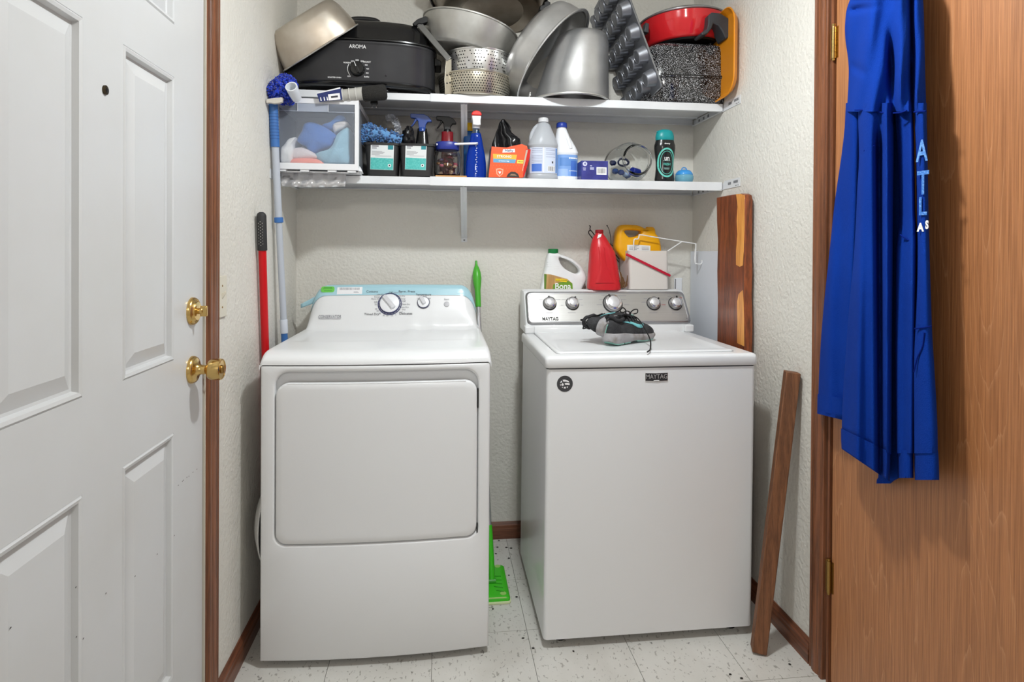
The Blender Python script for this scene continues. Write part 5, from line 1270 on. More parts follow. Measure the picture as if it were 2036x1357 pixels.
# perforated strainers, one in the other
def perforated(label, px, rb, rt, z0, z1, rows, cols, m, strap=None, cy=-.185, jitter=0):
    c = Vector((at(px, 160, cy).x, cy, z0)); h = z1 - z0
    root = thing('strainer', label, 'strainer', c, 'perforated strainers under the saucepan')
    MB().lathe([(rb * .86, 0), (rb * .96, .003), (rb, .012), (rt, h - .006), (rt + .004, h - .005), (rt + .005, h - .001), (rt, h), (rt - .003, h - .003), (rb - .003, .013), (rb * .9, .005)], c, 64).build('basket', m, root, smooth=40)
    ho = MB(); MH = mat('hole_dark', (22, 21, 20), .9)
    for i in range(rows):
        v = (i + 1.1) / (rows + 1.2); r = lerp(rb, rt, v) + .0006; z = z0 + h * v
        for j in range(cols):
            a = -pi / 2 + (j + .5 * (i % 2) - cols / 2) * (2 * pi * .52 / cols)
            if jitter and (j // 3) % 2 == 1 and (i + j) % 3: continue
            o = Vector((c.x + r * cos(a), c.y + r * sin(a), z)); e1 = Vector((-sin(a), cos(a), 0)); q = .0026
            ho.add([o + (e1 * cos(t) + Vector((0, 0, 1)) * sin(t)) * q for t in [2 * pi * s / 8 for s in range(8)]], [tuple(range(8))])
    hh = ho.build('holes', MH, root, smooth=0, fix=False); hh['kind'] = 'stuff'
    return root, c
zc1 = zat(138, -.33, 945); zc2 = zat(92, -.32, 950)
r1, c1 = perforated('bright perforated strainer standing on the shelf, the lower one', 944, .138, .146, ZU + .001, zc1, 8, 44, mat('strainer_cream', (206, 200, 184), .32, 1.0))
r2, c2 = perforated('bright perforated strainer stacked on top of the other strainer', 950, .128, .132, zc1 + .0012, zc2, 6, 40, mat('strainer_white', (226, 226, 224), .3, 1.0), jitter=1)
# riveted strap on the lower strainer
F = Frame((at(892, 160, -.29).x, -.292, 0), (1, .62, 0), (0, 0, 1))
def U(px, py): return F.uv(px, py)
st = plate(F, [U(884, 187), U(897, 188), U(899, 176), U(897, 170), U(899, 155), U(897, 143), U(897, 118), U(886, 118), U(884.5, 140), U(883, 160), U(884, 172)], 0, .003, 'strap', mat('strainer_cream', (206, 200, 184), .32, 1.0), r1, bevel=.0008)
for p in ((888, 150), (894, 149), (888, 166), (894, 165)): MB().lathe([(.0035, 0), (.0028, .0012)], n=12).build('rivet_hole', mat('hole_dark', (22, 21, 20), .9), st, M=F.at(*U(*p), .0028))

def saucepan():
    Y = -.19; k = kk(at(938, 60, Y)); ax = Vector((.21, -.03, .97)).normalized()
    c = at(936, 58, Y); R0 = 95 * k; R1 = 74 * k; H = 54 * k
    M = axisM(c, ax)
    m = MB().lathe([(R1 * .8, -H), (R1 * .96, -H * .985), (R1 * 1.03, -H * .9), (R0 * .93, -H * .35), (R0 * .985, -.006), (R0 * 1.01, -.004), (R0 * 1.015, 0), (R0, .002), (R0 * .98, -.004), (R0 * .92, -H * .35), (R1, -H * .9), (R1 * .9, -H * .96), (.01, -H * .97)], (0, 0, 0), 72)
    m.v = [M @ v for v in m.v]
    lo = min(v.z for v in m.v); dz = (zc2 - .022) - lo
    m.v = [v + Vector((0, 0, dz)) for v in m.v]
    root = thing('saucepan', 'wide steel pan with a folded grey strap handle', 'pan', (c.x, Y, zc2))
    m.build('pan_body', M_ALU2, root, smooth=45)
    # handle strap hangs from a black clip down to the strainer bracket
    y0 = -.245
    A = at(833, 48, y0); B = at(893, 119, -.298); d = (B - A)
    n = Vector((0, -1, 0)); s = d.normalized().cross(n)
    MB().loft([[p + s * u * w_ + n * q for u, q in ((-1, 0), (1, 0), (1, .006), (-1, .006))] for p, w_ in ((A, .011), (A + d * .1, .0125), (A + d * .9, .011), (B, .012))]).build('handle', mat('handle_grey', (136, 136, 134), .4, .7), root, bevel=.002)
    G = Frame(at(838, 40, y0 - .006), (1, 0, 0), (0, 0, 1))
    plate(G, [G.uv(*p) for p in [(820, 48), (826, 53), (833, 47), (838, 49), (850, 45), (852, 36), (846, 33), (838, 36), (830, 39)]], -.022, .006, 'handle_clip', M_BLACK, root, bevel=.002)
saucepan()

def big_pan():
    Y = -.15; c = at(972, -8, Y); k = kk(c); ax = Vector((-.06, .20, .97)).normalized()
    M = axisM(at(978, 26, Y), ax); R0 = 116 * k; R1 = 98 * k
    prof = [(R1 * .62, .004), (R1 * .64, 0), (R1 * .92, .001), (R1 * .985, .006), (R1 * 1.01, .016), (R0 * .97, .085), (R0, .088), (R0 * 1.03, .09), (R0 * 1.03, .094), (R0 * .97, .094), (R1 * .99, .02), (R1 * .9, .008), (.01, .007)]
    m = MB().lathe(prof, (0, 0, 0), 72).xf(M)
    root = thing('wide_pan', 'large dark bronzed pan topmost behind the saucepan', 'pan', (c.x, Y, c.z - .05))
    m.build('pan_body', mat('bronzed_steel', (150, 142, 132), .36, 1.0, var=(5, (104, 86, 68), .38, .7)), root, smooth=45)
    MB().lathe([(R0 * 1.035, .083), (R0 * 1.06, .087), (R0 * 1.06, .097), (R0 * 1.03, .1)], (0, 0, 0), 72, cap0=False, cap1=False).xf(M).build('dark_rim', M_BLACK, root)
    G = Frame(at(1084, 16, -.22), (1, 0, 0), (0, 0, 1))
    plate(G, [G.uv(*p) for p in [(1071, 24), (1078, 26), (1092, 21), (1093, 8), (1086, 5), (1080, 8), (1080, 13), (1072, 15)]], -.02, .02, 'side_handle', M_BLACK, root, bevel=.003)
big_pan()

def tipped_pot():
    Y = -.20; a = Vector((.735, -.26, -.625)).normalized(); c = at(1101, 112, Y); k = kk(c); R0 = 107 * k
    D = .115; M = axisM(c, -a)         # local +z points to the closed end
    prof = [(R0 * .985, 0), (R0 * 1.03, -.002), (R0 * 1.04, .002), (R0 * 1.0, .006), (R0 * .985, .012), (R0 * .97, D * .55), (R0 * .93, D * .82), (R0 * .82, D * .97), (R0 * .65, D), (.01, D + .001), (.01, D - .003), (R0 * .64, D - .004), (R0 * .80, D * .94), (R0 * .91, D * .8), (R0 * .95, D * .5), (R0 * .965, .01)]
    m = MB().lathe(prof, (0, 0, 0), 80, cap0=False, cap1=False).xf(M)
    settle([m], ZU + .001)
    o = m.build('tipped_pot', M_ALU, smooth=45); tag(o, 'large aluminium pot tipped on its side leaning over the stockpot', 'pot')
tipped_pot()

def stock_pot():
    Y = -.205; k = kk(at(1135, 130, Y)); b = P2(1132, Y, ZU + .001); T = zat(68, Y, 1140) - b.z
    root = thing('stock_pot', 'tapered aluminium pot standing upside down on the shelf', 'pot', b)
    prof = [(76, 0, 0), (77.5, 0, .02), (76.5, 0, .035), (74, 3, .06), (67, 9, .35), (59, 17, .7), (54, 22, .86), (50, 24, .94), (43, 26, .985), (33, 27, 1.0), (2, 27, 1.004)]
    def ring(r, dx, h): return [(b.x + dx * k + r * k * cos(2 * pi * j / 64), b.y + r * k * sin(2 * pi * j / 64), b.z + h * T) for j in range(64)]
    inner = [(2, 27, .985), (33, 27, .98), (48, 24, .92), (57, 17, .68), (65, 9, .34), (73, 1, .02), (75, 0, 0)]
    MB().loft([ring(*p) for p in prof + inner], False, False).build('pot_body', M_ALU, root, smooth=45)
    MB().lathe([(77.5 * k, .001), (79.5 * k, .003), (79.5 * k, .007), (77 * k, .009)], b, 64, cap0=False, cap1=False).build('rim', M_ALU2, root)
    for px, sg in ((1053, -1), (1209, 1)):
        q = P2(px, Y - .03, b.z)
        MB().tube(spline([q + Vector((0, 0, .034)), q + Vector((sg * .003, 0, .016)), q + Vector((sg * .003, -.004, .004)), q + Vector((sg * .016, -.008, .0035)), q + Vector((sg * .026, -.006, .0035))], 4), .0035, 8).build('handle_wire', mat('tin_white', (214, 212, 206), .35, .8), root)
        for z in (.012, .022): MB().lathe([(.003, 0), (.002, .002)], n=10).build('rivet', M_ALU2, root, M=Frame(q + Vector((0, -.003, z)), (1, 0, 0), (0, 0, 1)).M)
stock_pot()

def muffin_tin():
    O = at(1316, 171, -.385)
    e1 = Vector((0, 1, -(O.z - ZU - .006) / .378)).normalized(); t = at(1260, 0, -.385) - O; e2 = (t - e1 * t.dot(e1)).normalized(); n = e1.cross(e2)
    if n.x > 0: n = -n
    A, B = .378, .50               # along the depth, along the height
    root = thing('muffin_tin', 'dark grey muffin tin standing on edge, cups facing left', 'muffin tin', O + e1 * .2)
    def Pm(u, v, w): return O + e1 * u + e2 * v + n * w
    lp = rrect(0, A, 0, B, .025, 5)
    mt = mat('tin_grey', (138, 140, 146), .36, .75)
    M = Matrix(((e1.x, e2.x, n.x, O.x), (e1.y, e2.y, n.y, O.y), (e1.z, e2.z, n.z, O.z), (0, 0, 0, 1)))
    MB().loft([[Pm(u, v, 0) for u, v in lp], [Pm(u, v, .0015) for u, v in lp]]).build('plate', mt, root)
    rim = MB().tube([Pm(u, v, -.001) for u, v in lp] + [Pm(*lp[0], -.001)], .0035, 6, cap=False).build('rim', mat('tin_rim', (150, 152, 156), .3, .85), root)
    cup = MB().lathe([(.0355, 0), (.0358, .001), (.028, .034), (.026, .036), (.020, .0366), (.0195, .0355), (.0005, .0355)], (0, 0, 0), 28, cap0=False)
    me = None
    for j in range(5):
        for i in range(5):
            u = .044 + .0725 * i; v = .052 + .0965 * j
            if v > B - .03: continue
            MM = Matrix.Translation(Pm(u, v, .001)) @ M.to_3x3().to_4x4()
            if me is None: o = cup.build('cup', mt, root, M=MM, smooth=22); me = o.data
            else:
                o = bpy.data.objects.new('cup', me); COL.objects.link(o); o.matrix_basis = MM; o.parent = root; o.matrix_parent_inverse = wmat(root).inverted()
muffin_tin()

def granite():
    m = bpy.data.materials.new('speckled_enamel'); m.use_nodes = True; nt = m.node_tree; b = nt.nodes['Principled BSDF']; b.inputs['Roughness'].default_value = .12
    tc = nt.nodes.new('ShaderNodeTexCoord'); n_ = nt.nodes.new('ShaderNodeTexNoise'); n_.inputs['Scale'].default_value = 380; n_.inputs['Detail'].default_value = 2; nt.links.new(tc.outputs['Object'], n_.inputs['Vector'])
    r = nt.nodes.new('ShaderNodeValToRGB'); r.color_ramp.elements[0].position = .56; r.color_ramp.elements[0].color = rgb((16, 16, 17)); r.color_ramp.elements[1].position = .64; r.color_ramp.elements[1].color = rgb((214, 214, 218))
    nt.links.new(n_.outputs['Fac'], r.inputs['Fac']); nt.links.new(r.outputs['Color'], b.inputs['Base Color'])
    Y = -.165; x0 = at(1304, 130, -.385).x; x1 = at(1449, 150, Y - .06).x; cx = (x0 + x1) / 2; A = (x1 - x0) / 2; B = .150
    zt_ = zat(80, Y - B, 1370); zm = zat(150, Y - B, 1370); z0 = ZU + .001
    root = thing('enamel_roaster', 'black enamel roaster with white speckles and matching lid', 'roasting pan', (cx, Y, z0))
    def R(k, z, p=4.2): return selp(A - k, B - k, z, p, 64, cx, Y)
    MB().loft([R(.022, z0), R(.012, z0 + .003), R(.006, z0 + .014), R(.003, zm - .010), R(-.004, zm - .007), R(-.005, zm - .002), R(.004, zm - .001)]).build('pan_body', m, root, smooth=50)
    MB().loft([R(.003, zm + .0005), R(-.001, zm + .002), R(-.001, zm + .006), R(.004, zm + .009), R(.008, zt_ - .03), R(.018, zt_ - .010), R(.034, zt_ - .001), R(.06, zt_)]).build('lid', m, root, smooth=50)
    MB().loft([R(-.002, zm - .0035), R(-.0065, zm - .002), R(-.0065, zm + .002), R(-.001, zm + .0035)], False, False).build('rim_band', M_GLOSSB, root, smooth=50)
    for sg in (1,):
        MB().tube(spline([(cx + sg * (A - .004), Y - .07, zm - .014), (cx + sg * (A + .012), Y - .055, zm - .012), (cx + sg * (A + .014), Y, zm - .012), (cx + sg * (A + .012), Y + .055, zm - .012), (cx + sg * (A - .004), Y + .07, zm - .014)], 5), .006, 8).build('side_handle', M_GLOSSB, root)
    return cx, Y, zt_
gx, gy, gz = granite()

def skillet():
    Y = -.165; c = P2(1355, Y, gz + .020); k = kk(c); R0 = 83 * k
    ax = Vector((-.045, 0.0, 1)).normalized()
    root = thing('electric_skillet', 'glossy red electric skillet with lid on the speckled roaster', 'skillet', (c.x, Y, gz + .001))
    M = axisM(c, ax)
    H = 47 * k
    MB().lathe([(R0 * .80, 0), (R0 * .86, .002), (R0 * .90, .008), (R0 * .985, H * .75), (R0 * .995, H - .004), (R0 * 1.0, H), (R0 * .9, H)], (0, 0, 0), 72).xf(M).build('pan', mat('gloss_red', (206, 34, 40), .14, coat=.5), root, smooth=45)
    MB().lathe([(R0 * .78, -.006), (R0 * .82, 0), (R0 * .7, .001)], (0, 0, 0), 48).xf(M).build('base', M_BLACK, root)
    MB().lathe([(R0 * 1.0, H + .001), (R0 * 1.025, H + .003), (R0 * 1.025, H + .008), (R0 * .99, H + .011), (R0 * .9, H + .020), (R0 * .6, H + .034), (R0 * .3, H + .040), (.01, H + .041)], (0, 0, 0), 72).xf(M).build('lid', mat('lid_grey', (150, 150, 152), .25, .6), root, smooth=45)
    MB().lathe([(.012, H + .038), (.012, H + .048), (.020, H + .052), (.021, H + .060), (.015, H + .065)], (0, 0, 0), 24).xf(M).build('lid_knob', M_BLACK, root)
    # chunky black handle at the right, and the small one at the left
    G = Frame(at(1425, 55, Y - .18), (1, 0, 0), (0, 0, 1)); q = [(1404, 34), (1411, 28), (1428, 30), (1449, 43), (1452, 54), (1447, 78), (1438, 80), (1432, 66), (1424, 54), (1414, 50), (1411, 60), (1403, 70), (1392, 74), (1390, 68), (1401, 62), (1404, 52)]
    plate(G, [G.uv(*p) for p in q][::-1], -.05, .02, 'handle', mat('handle_charcoal', (58, 60, 64), .42), root, bevel=.004)
    G2 = Frame(at(1286, 55, Y - .09), (1, 0, 0), (0, 0, 1))
    plate(G2, [G2.uv(*p) for p in [(1280, 64), (1289, 66), (1290, 48), (1283, 45)]], -.03, .006, 'handle', mat('handle_charcoal', (58, 60, 64), .42), root, bevel=.003)
    for dx, dy in ((-.7, -.45), (.62, -.5), (0, .8)):
        MB().tube([Vector((c.x + dx * R0 * .8, Y + dy * R0 * .8, gz + .0012)), Vector((c.x + dx * R0 * .82, Y + dy * R0 * .82, gz + .026))], [.009, .012], 10).build('leg', M_BLACK, root)
skillet()

def tray():
    x = W - .0235; yf, yb = -.455, -.06; z0, z1 = ZU + .0055, 2.205
    root = thing('serving_tray', 'orange plastic tray standing on edge against the right wall', 'tray', (x, (yf + yb) / 2, z0))
    def R(i, dx, r=.075): return [(x + dx, y, z) for y, z in rrect(yf + i, yb - i, z0 + i, z1 - i, max(.01, r - i), 8)]
    mo = mat('tray_orange', (226, 142, 24), .4)
    MB().loft([R(-.001, -.014), R(0, -.017), R(.003, -.0175), R(.006, -.014), R(.020, .003), R(.024, .005)], False, True).loft([R(-.001, -.014), R(.017, .006), R(.022, .0085)], False, True).build('tray_body', mo, root, smooth=50)
    return root
tray()

# ------------------------------------------------------------------ mop pole, its blue chenille head and the other poles
def poles():
    # telescopic pole standing behind the dryer, top against the drawer
    p_top = at(543, 206, -.405); p_bot = at(566, 680, -.335)
    dirv = (p_bot - p_top).normalized(); L = (p_top.z - .002) / -dirv.z; foot = p_top + dirv * L
    root = thing('mop_pole', 'pale grey telescopic pole with blue grip beside the drawer', 'pole', foot)
    def pt(py): 
        t = (zat_line(py) - p_top.z) / dirv.z; return p_top + dirv * t
    def zat_line(py): return at(550, py, -.405).z
    P_ = lambda py: p_top.lerp(p_bot, (py - 206) / 474.0)
    mg = mat('pole_grey', (184, 190, 200), .35); mb_ = mat('pole_blue', (62, 112, 178), .4)
    MB().tube([p_top, P_(290)], .0155, 18).build('grip', mb_, root)
    for i in range(9):
        q = P_(226 + i * 6); MB().tube([q - dirv * .0012, q + dirv * .0012], .0162, 18).build('grip_ring', mat('pole_blue_dk', (46, 88, 150), .4), root)
    MB().tube([P_(289), P_(436)], .0125, 16).build('upper_tube', mg, root)
    MB().tube([P_(428), P_(429), P_(438), P_(439)], [.013, .0155, .0155, .013], 16).build('collar', mb_, root)
    MB().tube([P_(436), P_(640)], .0112, 16).build('middle_tube', mg, root)
    MB().tube([P_(634), P_(636), P_(662)], [.0125, .0135, .0135], 16).build('joint', mat('joint_white', (206, 212, 222), .4), root)
    MB().tube([P_(660), foot], .0115, 16).build('lower_tube', mb_, root)
    # red pole with a black grip
    a = at(519.5, 422, -.565); b = at(528, 712, -.505); d = (b - a).normalized(); foot = a + d * ((a.z - .002) / -d.z)
    root = thing('red_pole', 'bright red pole with black dotted grip left of the dryer', 'pole', foot)
    g = lambda py: a + d * ((at(522, py, -.55).z - a.z) / d.z)
    MB().tube([a + d * .0, a + d * .004, a + d * .012, g(498)], [.006, .012, .0155, .0155], 18).build('grip', mat('grip_black', (44, 44, 45), .6), root)
    MB().tube([g(497), foot], .0125, 16).build('tube', mat('pole_red', (196, 10, 20), .3), root)
    dots = MB()
    for i in range(17):
        for s in ((-.5, .5) if i % 2 else (-0.0,)):
            q = g(442 + i * 2.9); ang = s * .5 if i % 2 else 0
            o = q + Vector((sin(s) * .0155 * .8, -cos(s * .8) * .0157, 0)); MB_ = .0013
            dots.add([o + Vector((cos(t) * MB_, 0, sin(t) * MB_)) for t in [2 * pi * k_ / 6 for k_ in range(6)]], [tuple(range(6))])
    dd = dots.build('grip_dots', mat('dot_pale', (196, 192, 184), .5), root, smooth=0, fix=False); dd['kind'] = 'stuff'
    # blue chenille mop head lying on the drawer top
    base = ZU - .0295
    c = at(556, 182, -.395)
    root = thing('chenille_duster', 'royal blue chenille duster with white socket on the drawer', 'duster', (c.x, c.y, base))
    mbk = mat('chenille_core', (20, 58, 190), .95, bump=(180, .8)); mpl = mat('chenille_royal', (16, 66, 214), .95, var=(70, (10, 34, 140), .4, .62), sheen=.4)
    outline = [(528, 184), (533, 196), (548, 200), (566, 204), (578, 202), (584, 185), (586, 168), (580, 156), (566, 152), (554, 160), (540, 170)]
    ctr = at(560, 180, -.395)
    rows = []
    for s, dy in ((.15, -.045), (.62, -.04), (.9, -.022), (1.0, 0), (.9, .025), (.55, .045), (.1, .05)):
        rows.append([ctr.lerp(at(px, py, -.395), s) + Vector((0, dy, 0)) for px, py in outline])
    core = MB().loft(rows); core.build('duster_core', mbk, root, smooth=80)
    rnd = random.Random(21); fl_ = []
    def fn(r):
        i = r.randrange(len(rows) - 1); j = r.randrange(len(outline)); t = r.random(); u = r.random()
        p = rows[i][j].lerp(rows[i][(j + 1) % len(outline)], t).lerp(rows[i + 1][j].lerp(rows[i + 1][(j + 1) % len(outline)], t), u); return p, p - ctr + Vector((0, -.01, .0))
    pl = fingers(fn, 520, .012, .0032, rnd)
    pl.v = [Vector((max(v.x, .003), v.y, v.z)) for v in pl.v]
    o = pl.build('chenille_pile', mpl, root, smooth=80); o['kind'] = 'stuff'
    # white socket tube pointing at the room
    s0 = at(579, 172, -.475); s1 = at(590, 196, -.42)
    ax = (s0 - s1).normalized(); Ms = axisM(s1, ax); Ls = (s0 - s1).length
    MB().lathe([(.0165, 0), (.019, Ls * .4), (.0205, Ls), (.0165, Ls), (.0150, Ls * .5), (.001, Ls * .3)], (0, 0, 0), 28).xf(Ms).build('socket', mat('socket_white', (224, 228, 234), .35), root, smooth=40)
    G = Frame(at(545, 204, -.452), (1, 0, 0), (0, 0, 1))
    plate(G, [G.uv(*p) for p in [(529.5, 205), (530.5, 197.5), (546, 195), (562.5, 194), (561.5, 203), (555, 205.5), (545, 206.5), (538, 205)]][::-1], -.012, .004, 'clip_plate', mat('clip_beige', (206, 200, 190), .5), root, bevel=.0015)
poles()
# ------------------------------------------------------------------ things on top of and behind the washer
structure(MB().box(at(1083, 560, -.03).x, at(1150, 560, -.03).x, -.0575, -.0005, 1.018, 1.038).build('trim_3', M_WPLAST, bevel=.002))     # ledge behind the console
def resample(loop, n, start):
    pts = [Vector(p) for p in loop]; i0 = min(range(len(pts)), key=lambda i: (pts[i] - Vector(start)).length); pts = pts[i0:] + pts[:i0]
    L = [0]
    for a, b in zip(pts, pts[1:] + pts[:1]): L.append(L[-1] + (b - a).length)
    out = []; m = len(pts)
    for k_ in range(n):
        s = L[-1] * k_ / n; i = max(j for j in range(m) if L[j] <= s + 1e-12); t = (s - L[i]) / max(1e-9, L[i + 1] - L[i]); out.append(pts[i].lerp(pts[(i + 1) % m], t))
    return out
def holed(F, outer, hole, d, name, m, root, rnd=.25, N=110):
    """bottle with a handle hole, drawn in front view on frame F; rounded over its depth d"""
    area = lambda q: sum(a.x * b.y - b.x * a.y for a, b in zip(q, q[1:] + q[:1]))
    o = smooth_loop(outer); h = smooth_loop(hole)
    if area(o) < 0: o = o[::-1]
    if area(h) < 0: h = h[::-1]
    hc = sum(h, Vector((0, 0))) / len(h)
    o2 = resample(o, N, min(o, key=lambda p: (p - h[0]).length)); hd_ = resample(h, 240, h[0])
    ang = lambda p: atan2(p.y - hc.y, p.x - hc.x)
    adiff = lambda a, b: abs((a - b + pi) % (2 * pi) - pi)
    h2 = [min(hd_, key=lambda q: adiff(ang(q), ang(p))) for p in o2]
    rings = []
    oc = sum(o2, Vector((0, 0))) / N
    def off(lp, k_, c): return [p + (c - p).normalized() * k_ for p in lp]
    e = d * rnd
    for kind, k_, w in (('o', e, -d), ('o', e * .3, -d + e * .3), ('o', 0, -d + e), ('o', 0, -e), ('o', e * .3, -e * .3), ('o', e, 0), ('h', -e * .6, 0), ('h', -e * .15, -e * .3), ('h', 0, -e), ('h', 0, -d + e), ('h', -e * .15, -d + e * .3), ('h', -e * .6, -d), ('o', e, -d)):
        lp = off(o2, k_, oc) if kind == 'o' else off(h2, k_, hc); rings.append([(p.x, p.y, w) for p in lp])
    return MB().loft(rings, False, False).build(name, m, root, M=F.M, smooth=60)

def floor_cleaner():
    F = Frame((at(1120, 560, -.056).x, -.056, 1.039), (1, 0, 0), (0, 0, 1)); k = kk(F.o)
    U = lambda px, py: F.uv(px, py)
    zb = 0.0005
    root = thing('cleaner_jug', 'white jug with green cap and side handle behind the washer', 'jug', F.o)
    mw = mat('jug_white2', (236, 238, 238), .3)
    out = [U(1080, 590), U(1079.5, 560), U(1082, 545), U(1085, 533), U(1087, 520), U(1090, 507), U(1094, 503.5), U(1110, 503.5), U(1115, 506.5), U(1130, 511), U(1147, 521), U(1160, 535), U(1167, 552), U(1165, 562), U(1160, 572), U(1154, 585), U(1150, 592)]
    out = [(u, max(v, zb)) for u, v in out]
    hole = [U(1112.5, 512.5), U(1124, 515), U(1138, 522), U(1150, 533), U(1152.5, 541), U(1146, 545), U(1134, 540.5), U(1122, 533), U(1114, 522)]
    holed(F, out, hole, .052, 'bottle', mw, root, .22)
    MB().lathe([(10.2 * k, 0), (10.4 * k, .001), (10.2 * k, 8.5 * k), (9.4 * k, 9.3 * k)], F.p(*U(1102, 504.5), -.026), 26).build('cap', mat('cap_green', (22, 120, 62), .35), root)
    for i in range(4): 
        u, v = U(1100.5, 521 + i * 4.5); MB().box(-13.5 * k, 12 * k, -.4 * k, .4 * k, -.001, .0012).build('rib', mw, root, M=F.at(u, v, -.0008), smooth=0, bevel=.0005)
    def art(p, m, w, nm): 
        q = [U(*a) for a in p]; return plate(F, [(u, max(v, .001)) for u, v in q][::-1], -.001, w, nm, m, root, smooth=0)
    art([(1082, 545), (1095, 546), (1128, 555), (1138, 564), (1140, 590), (1082, 590)], mat('label_wood', (206, 168, 112), .45, var=(40, (180, 138, 84), .4, .6, (1, .1, 1))), .0006, 'label')
    art([(1082, 545), (1087, 546), (1085, 590), (1082, 590)], mat('label_olive', (96, 128, 46), .45), .0008, 'label_edge')
    art([(1100, 566), (1112, 562), (1130, 559), (1138, 564), (1140, 590), (1096, 590)], mat('label_green', (110, 152, 40), .45), .0009, 'label_green')
    art([(1104.5, 554), (1128, 556), (1126.5, 561.5), (1104, 559)], mat('label_yellow', (240, 208, 40), .45), .0011, 'label_flash')
    text('Bona', 17 * k, M_WHITE, root, F.at(*U(1119, 570), .0013), bold=.0006, xs=.95)
    text('FLOOR CLEANER', 3.0 * k, mat('ink_olive', (120, 110, 20), .5), root, F.at(*U(1116, 557.8), .0013))
floor_cleaner()

def red_jug():
    Y = -.108; zb = 1.0955; k = kk(at(1200, 540, Y))
    root = thing('detergent_jug', 'tall red plastic jug standing on the washer console', 'jug', (at(1201, 573, Y).x, Y, zb))
    rows = [(1201, 31, 576), (1201, 34, 573.5), (1201, 33.5, 567), (1199.5, 30.5, 545), (1198.5, 27.5, 522), (1197, 24.5, 502), (1194, 19, 486), (1192, 13.5, 474), (1191.6, 8, 466), (1191.6, 7.2, 462)]
    z_of = lambda py: zb + (576 - py) * k
    def ring(cx, r, py):
        c = at(cx, py, Y); out = []
        for j in range(40):
            a = 2 * pi * j / 40; co, si = cos(a), sin(a); p = 2.9 if py > 490 else 2.2
            out.append((c.x + r * k * math.copysign(abs(co) ** (2 / p), co), Y + min(r, 24) * .88 * k * math.copysign(abs(si) ** (2 / p), si), z_of(py)))
        return out
    mr = mat('jug_red', (206, 38, 46), .3)
    MB().loft([ring(*r) for r in rows]).build('jug_body', mr, root, smooth=45)
    c = at(1191.6, 462, Y)
    MB().lathe([(8 * k, 0), (8.2 * k, .5 * k), (8 * k, 6 * k), (7 * k, 6.6 * k)], (c.x, Y, z_of(464)), 22).build('cap', mat('cap_red', (150, 22, 32), .35), root)
    # raised front flute that widens to the base
    yf = Y - .0445
    def fl(u, v):
        py = lerp(562, 492, v); cx = lerp(1203, 1196, v); hw = interp([(492, 6), (525, 7), (535, 9), (562, 19)], py); x = at(cx + (u * 2 - 1) * hw, py, yf).x
        r = interp([(q[2], q[1]) for q in rows[::-1]], py); d = min(r, 24) * .88 * k
        return Vector((x, Y - d - .0035 * (1 - abs(u * 2 - 1) ** 6) + .001, z_of(py)))
    MB().grid(fl, 12, 16).build('front_flute', mr, root, smooth=40)
    F = Frame((c.x, Y - .024, z_of(471)), (1, 0, 0), (0, .5, 1)); plate(F, [(-8 * k, -5 * k), (0 * k, -1 * k), (2.5 * k, 6 * k), (-5 * k, 3 * k)], 0, .0006, 'price_sticker', M_WHITE, root)
red_jug()

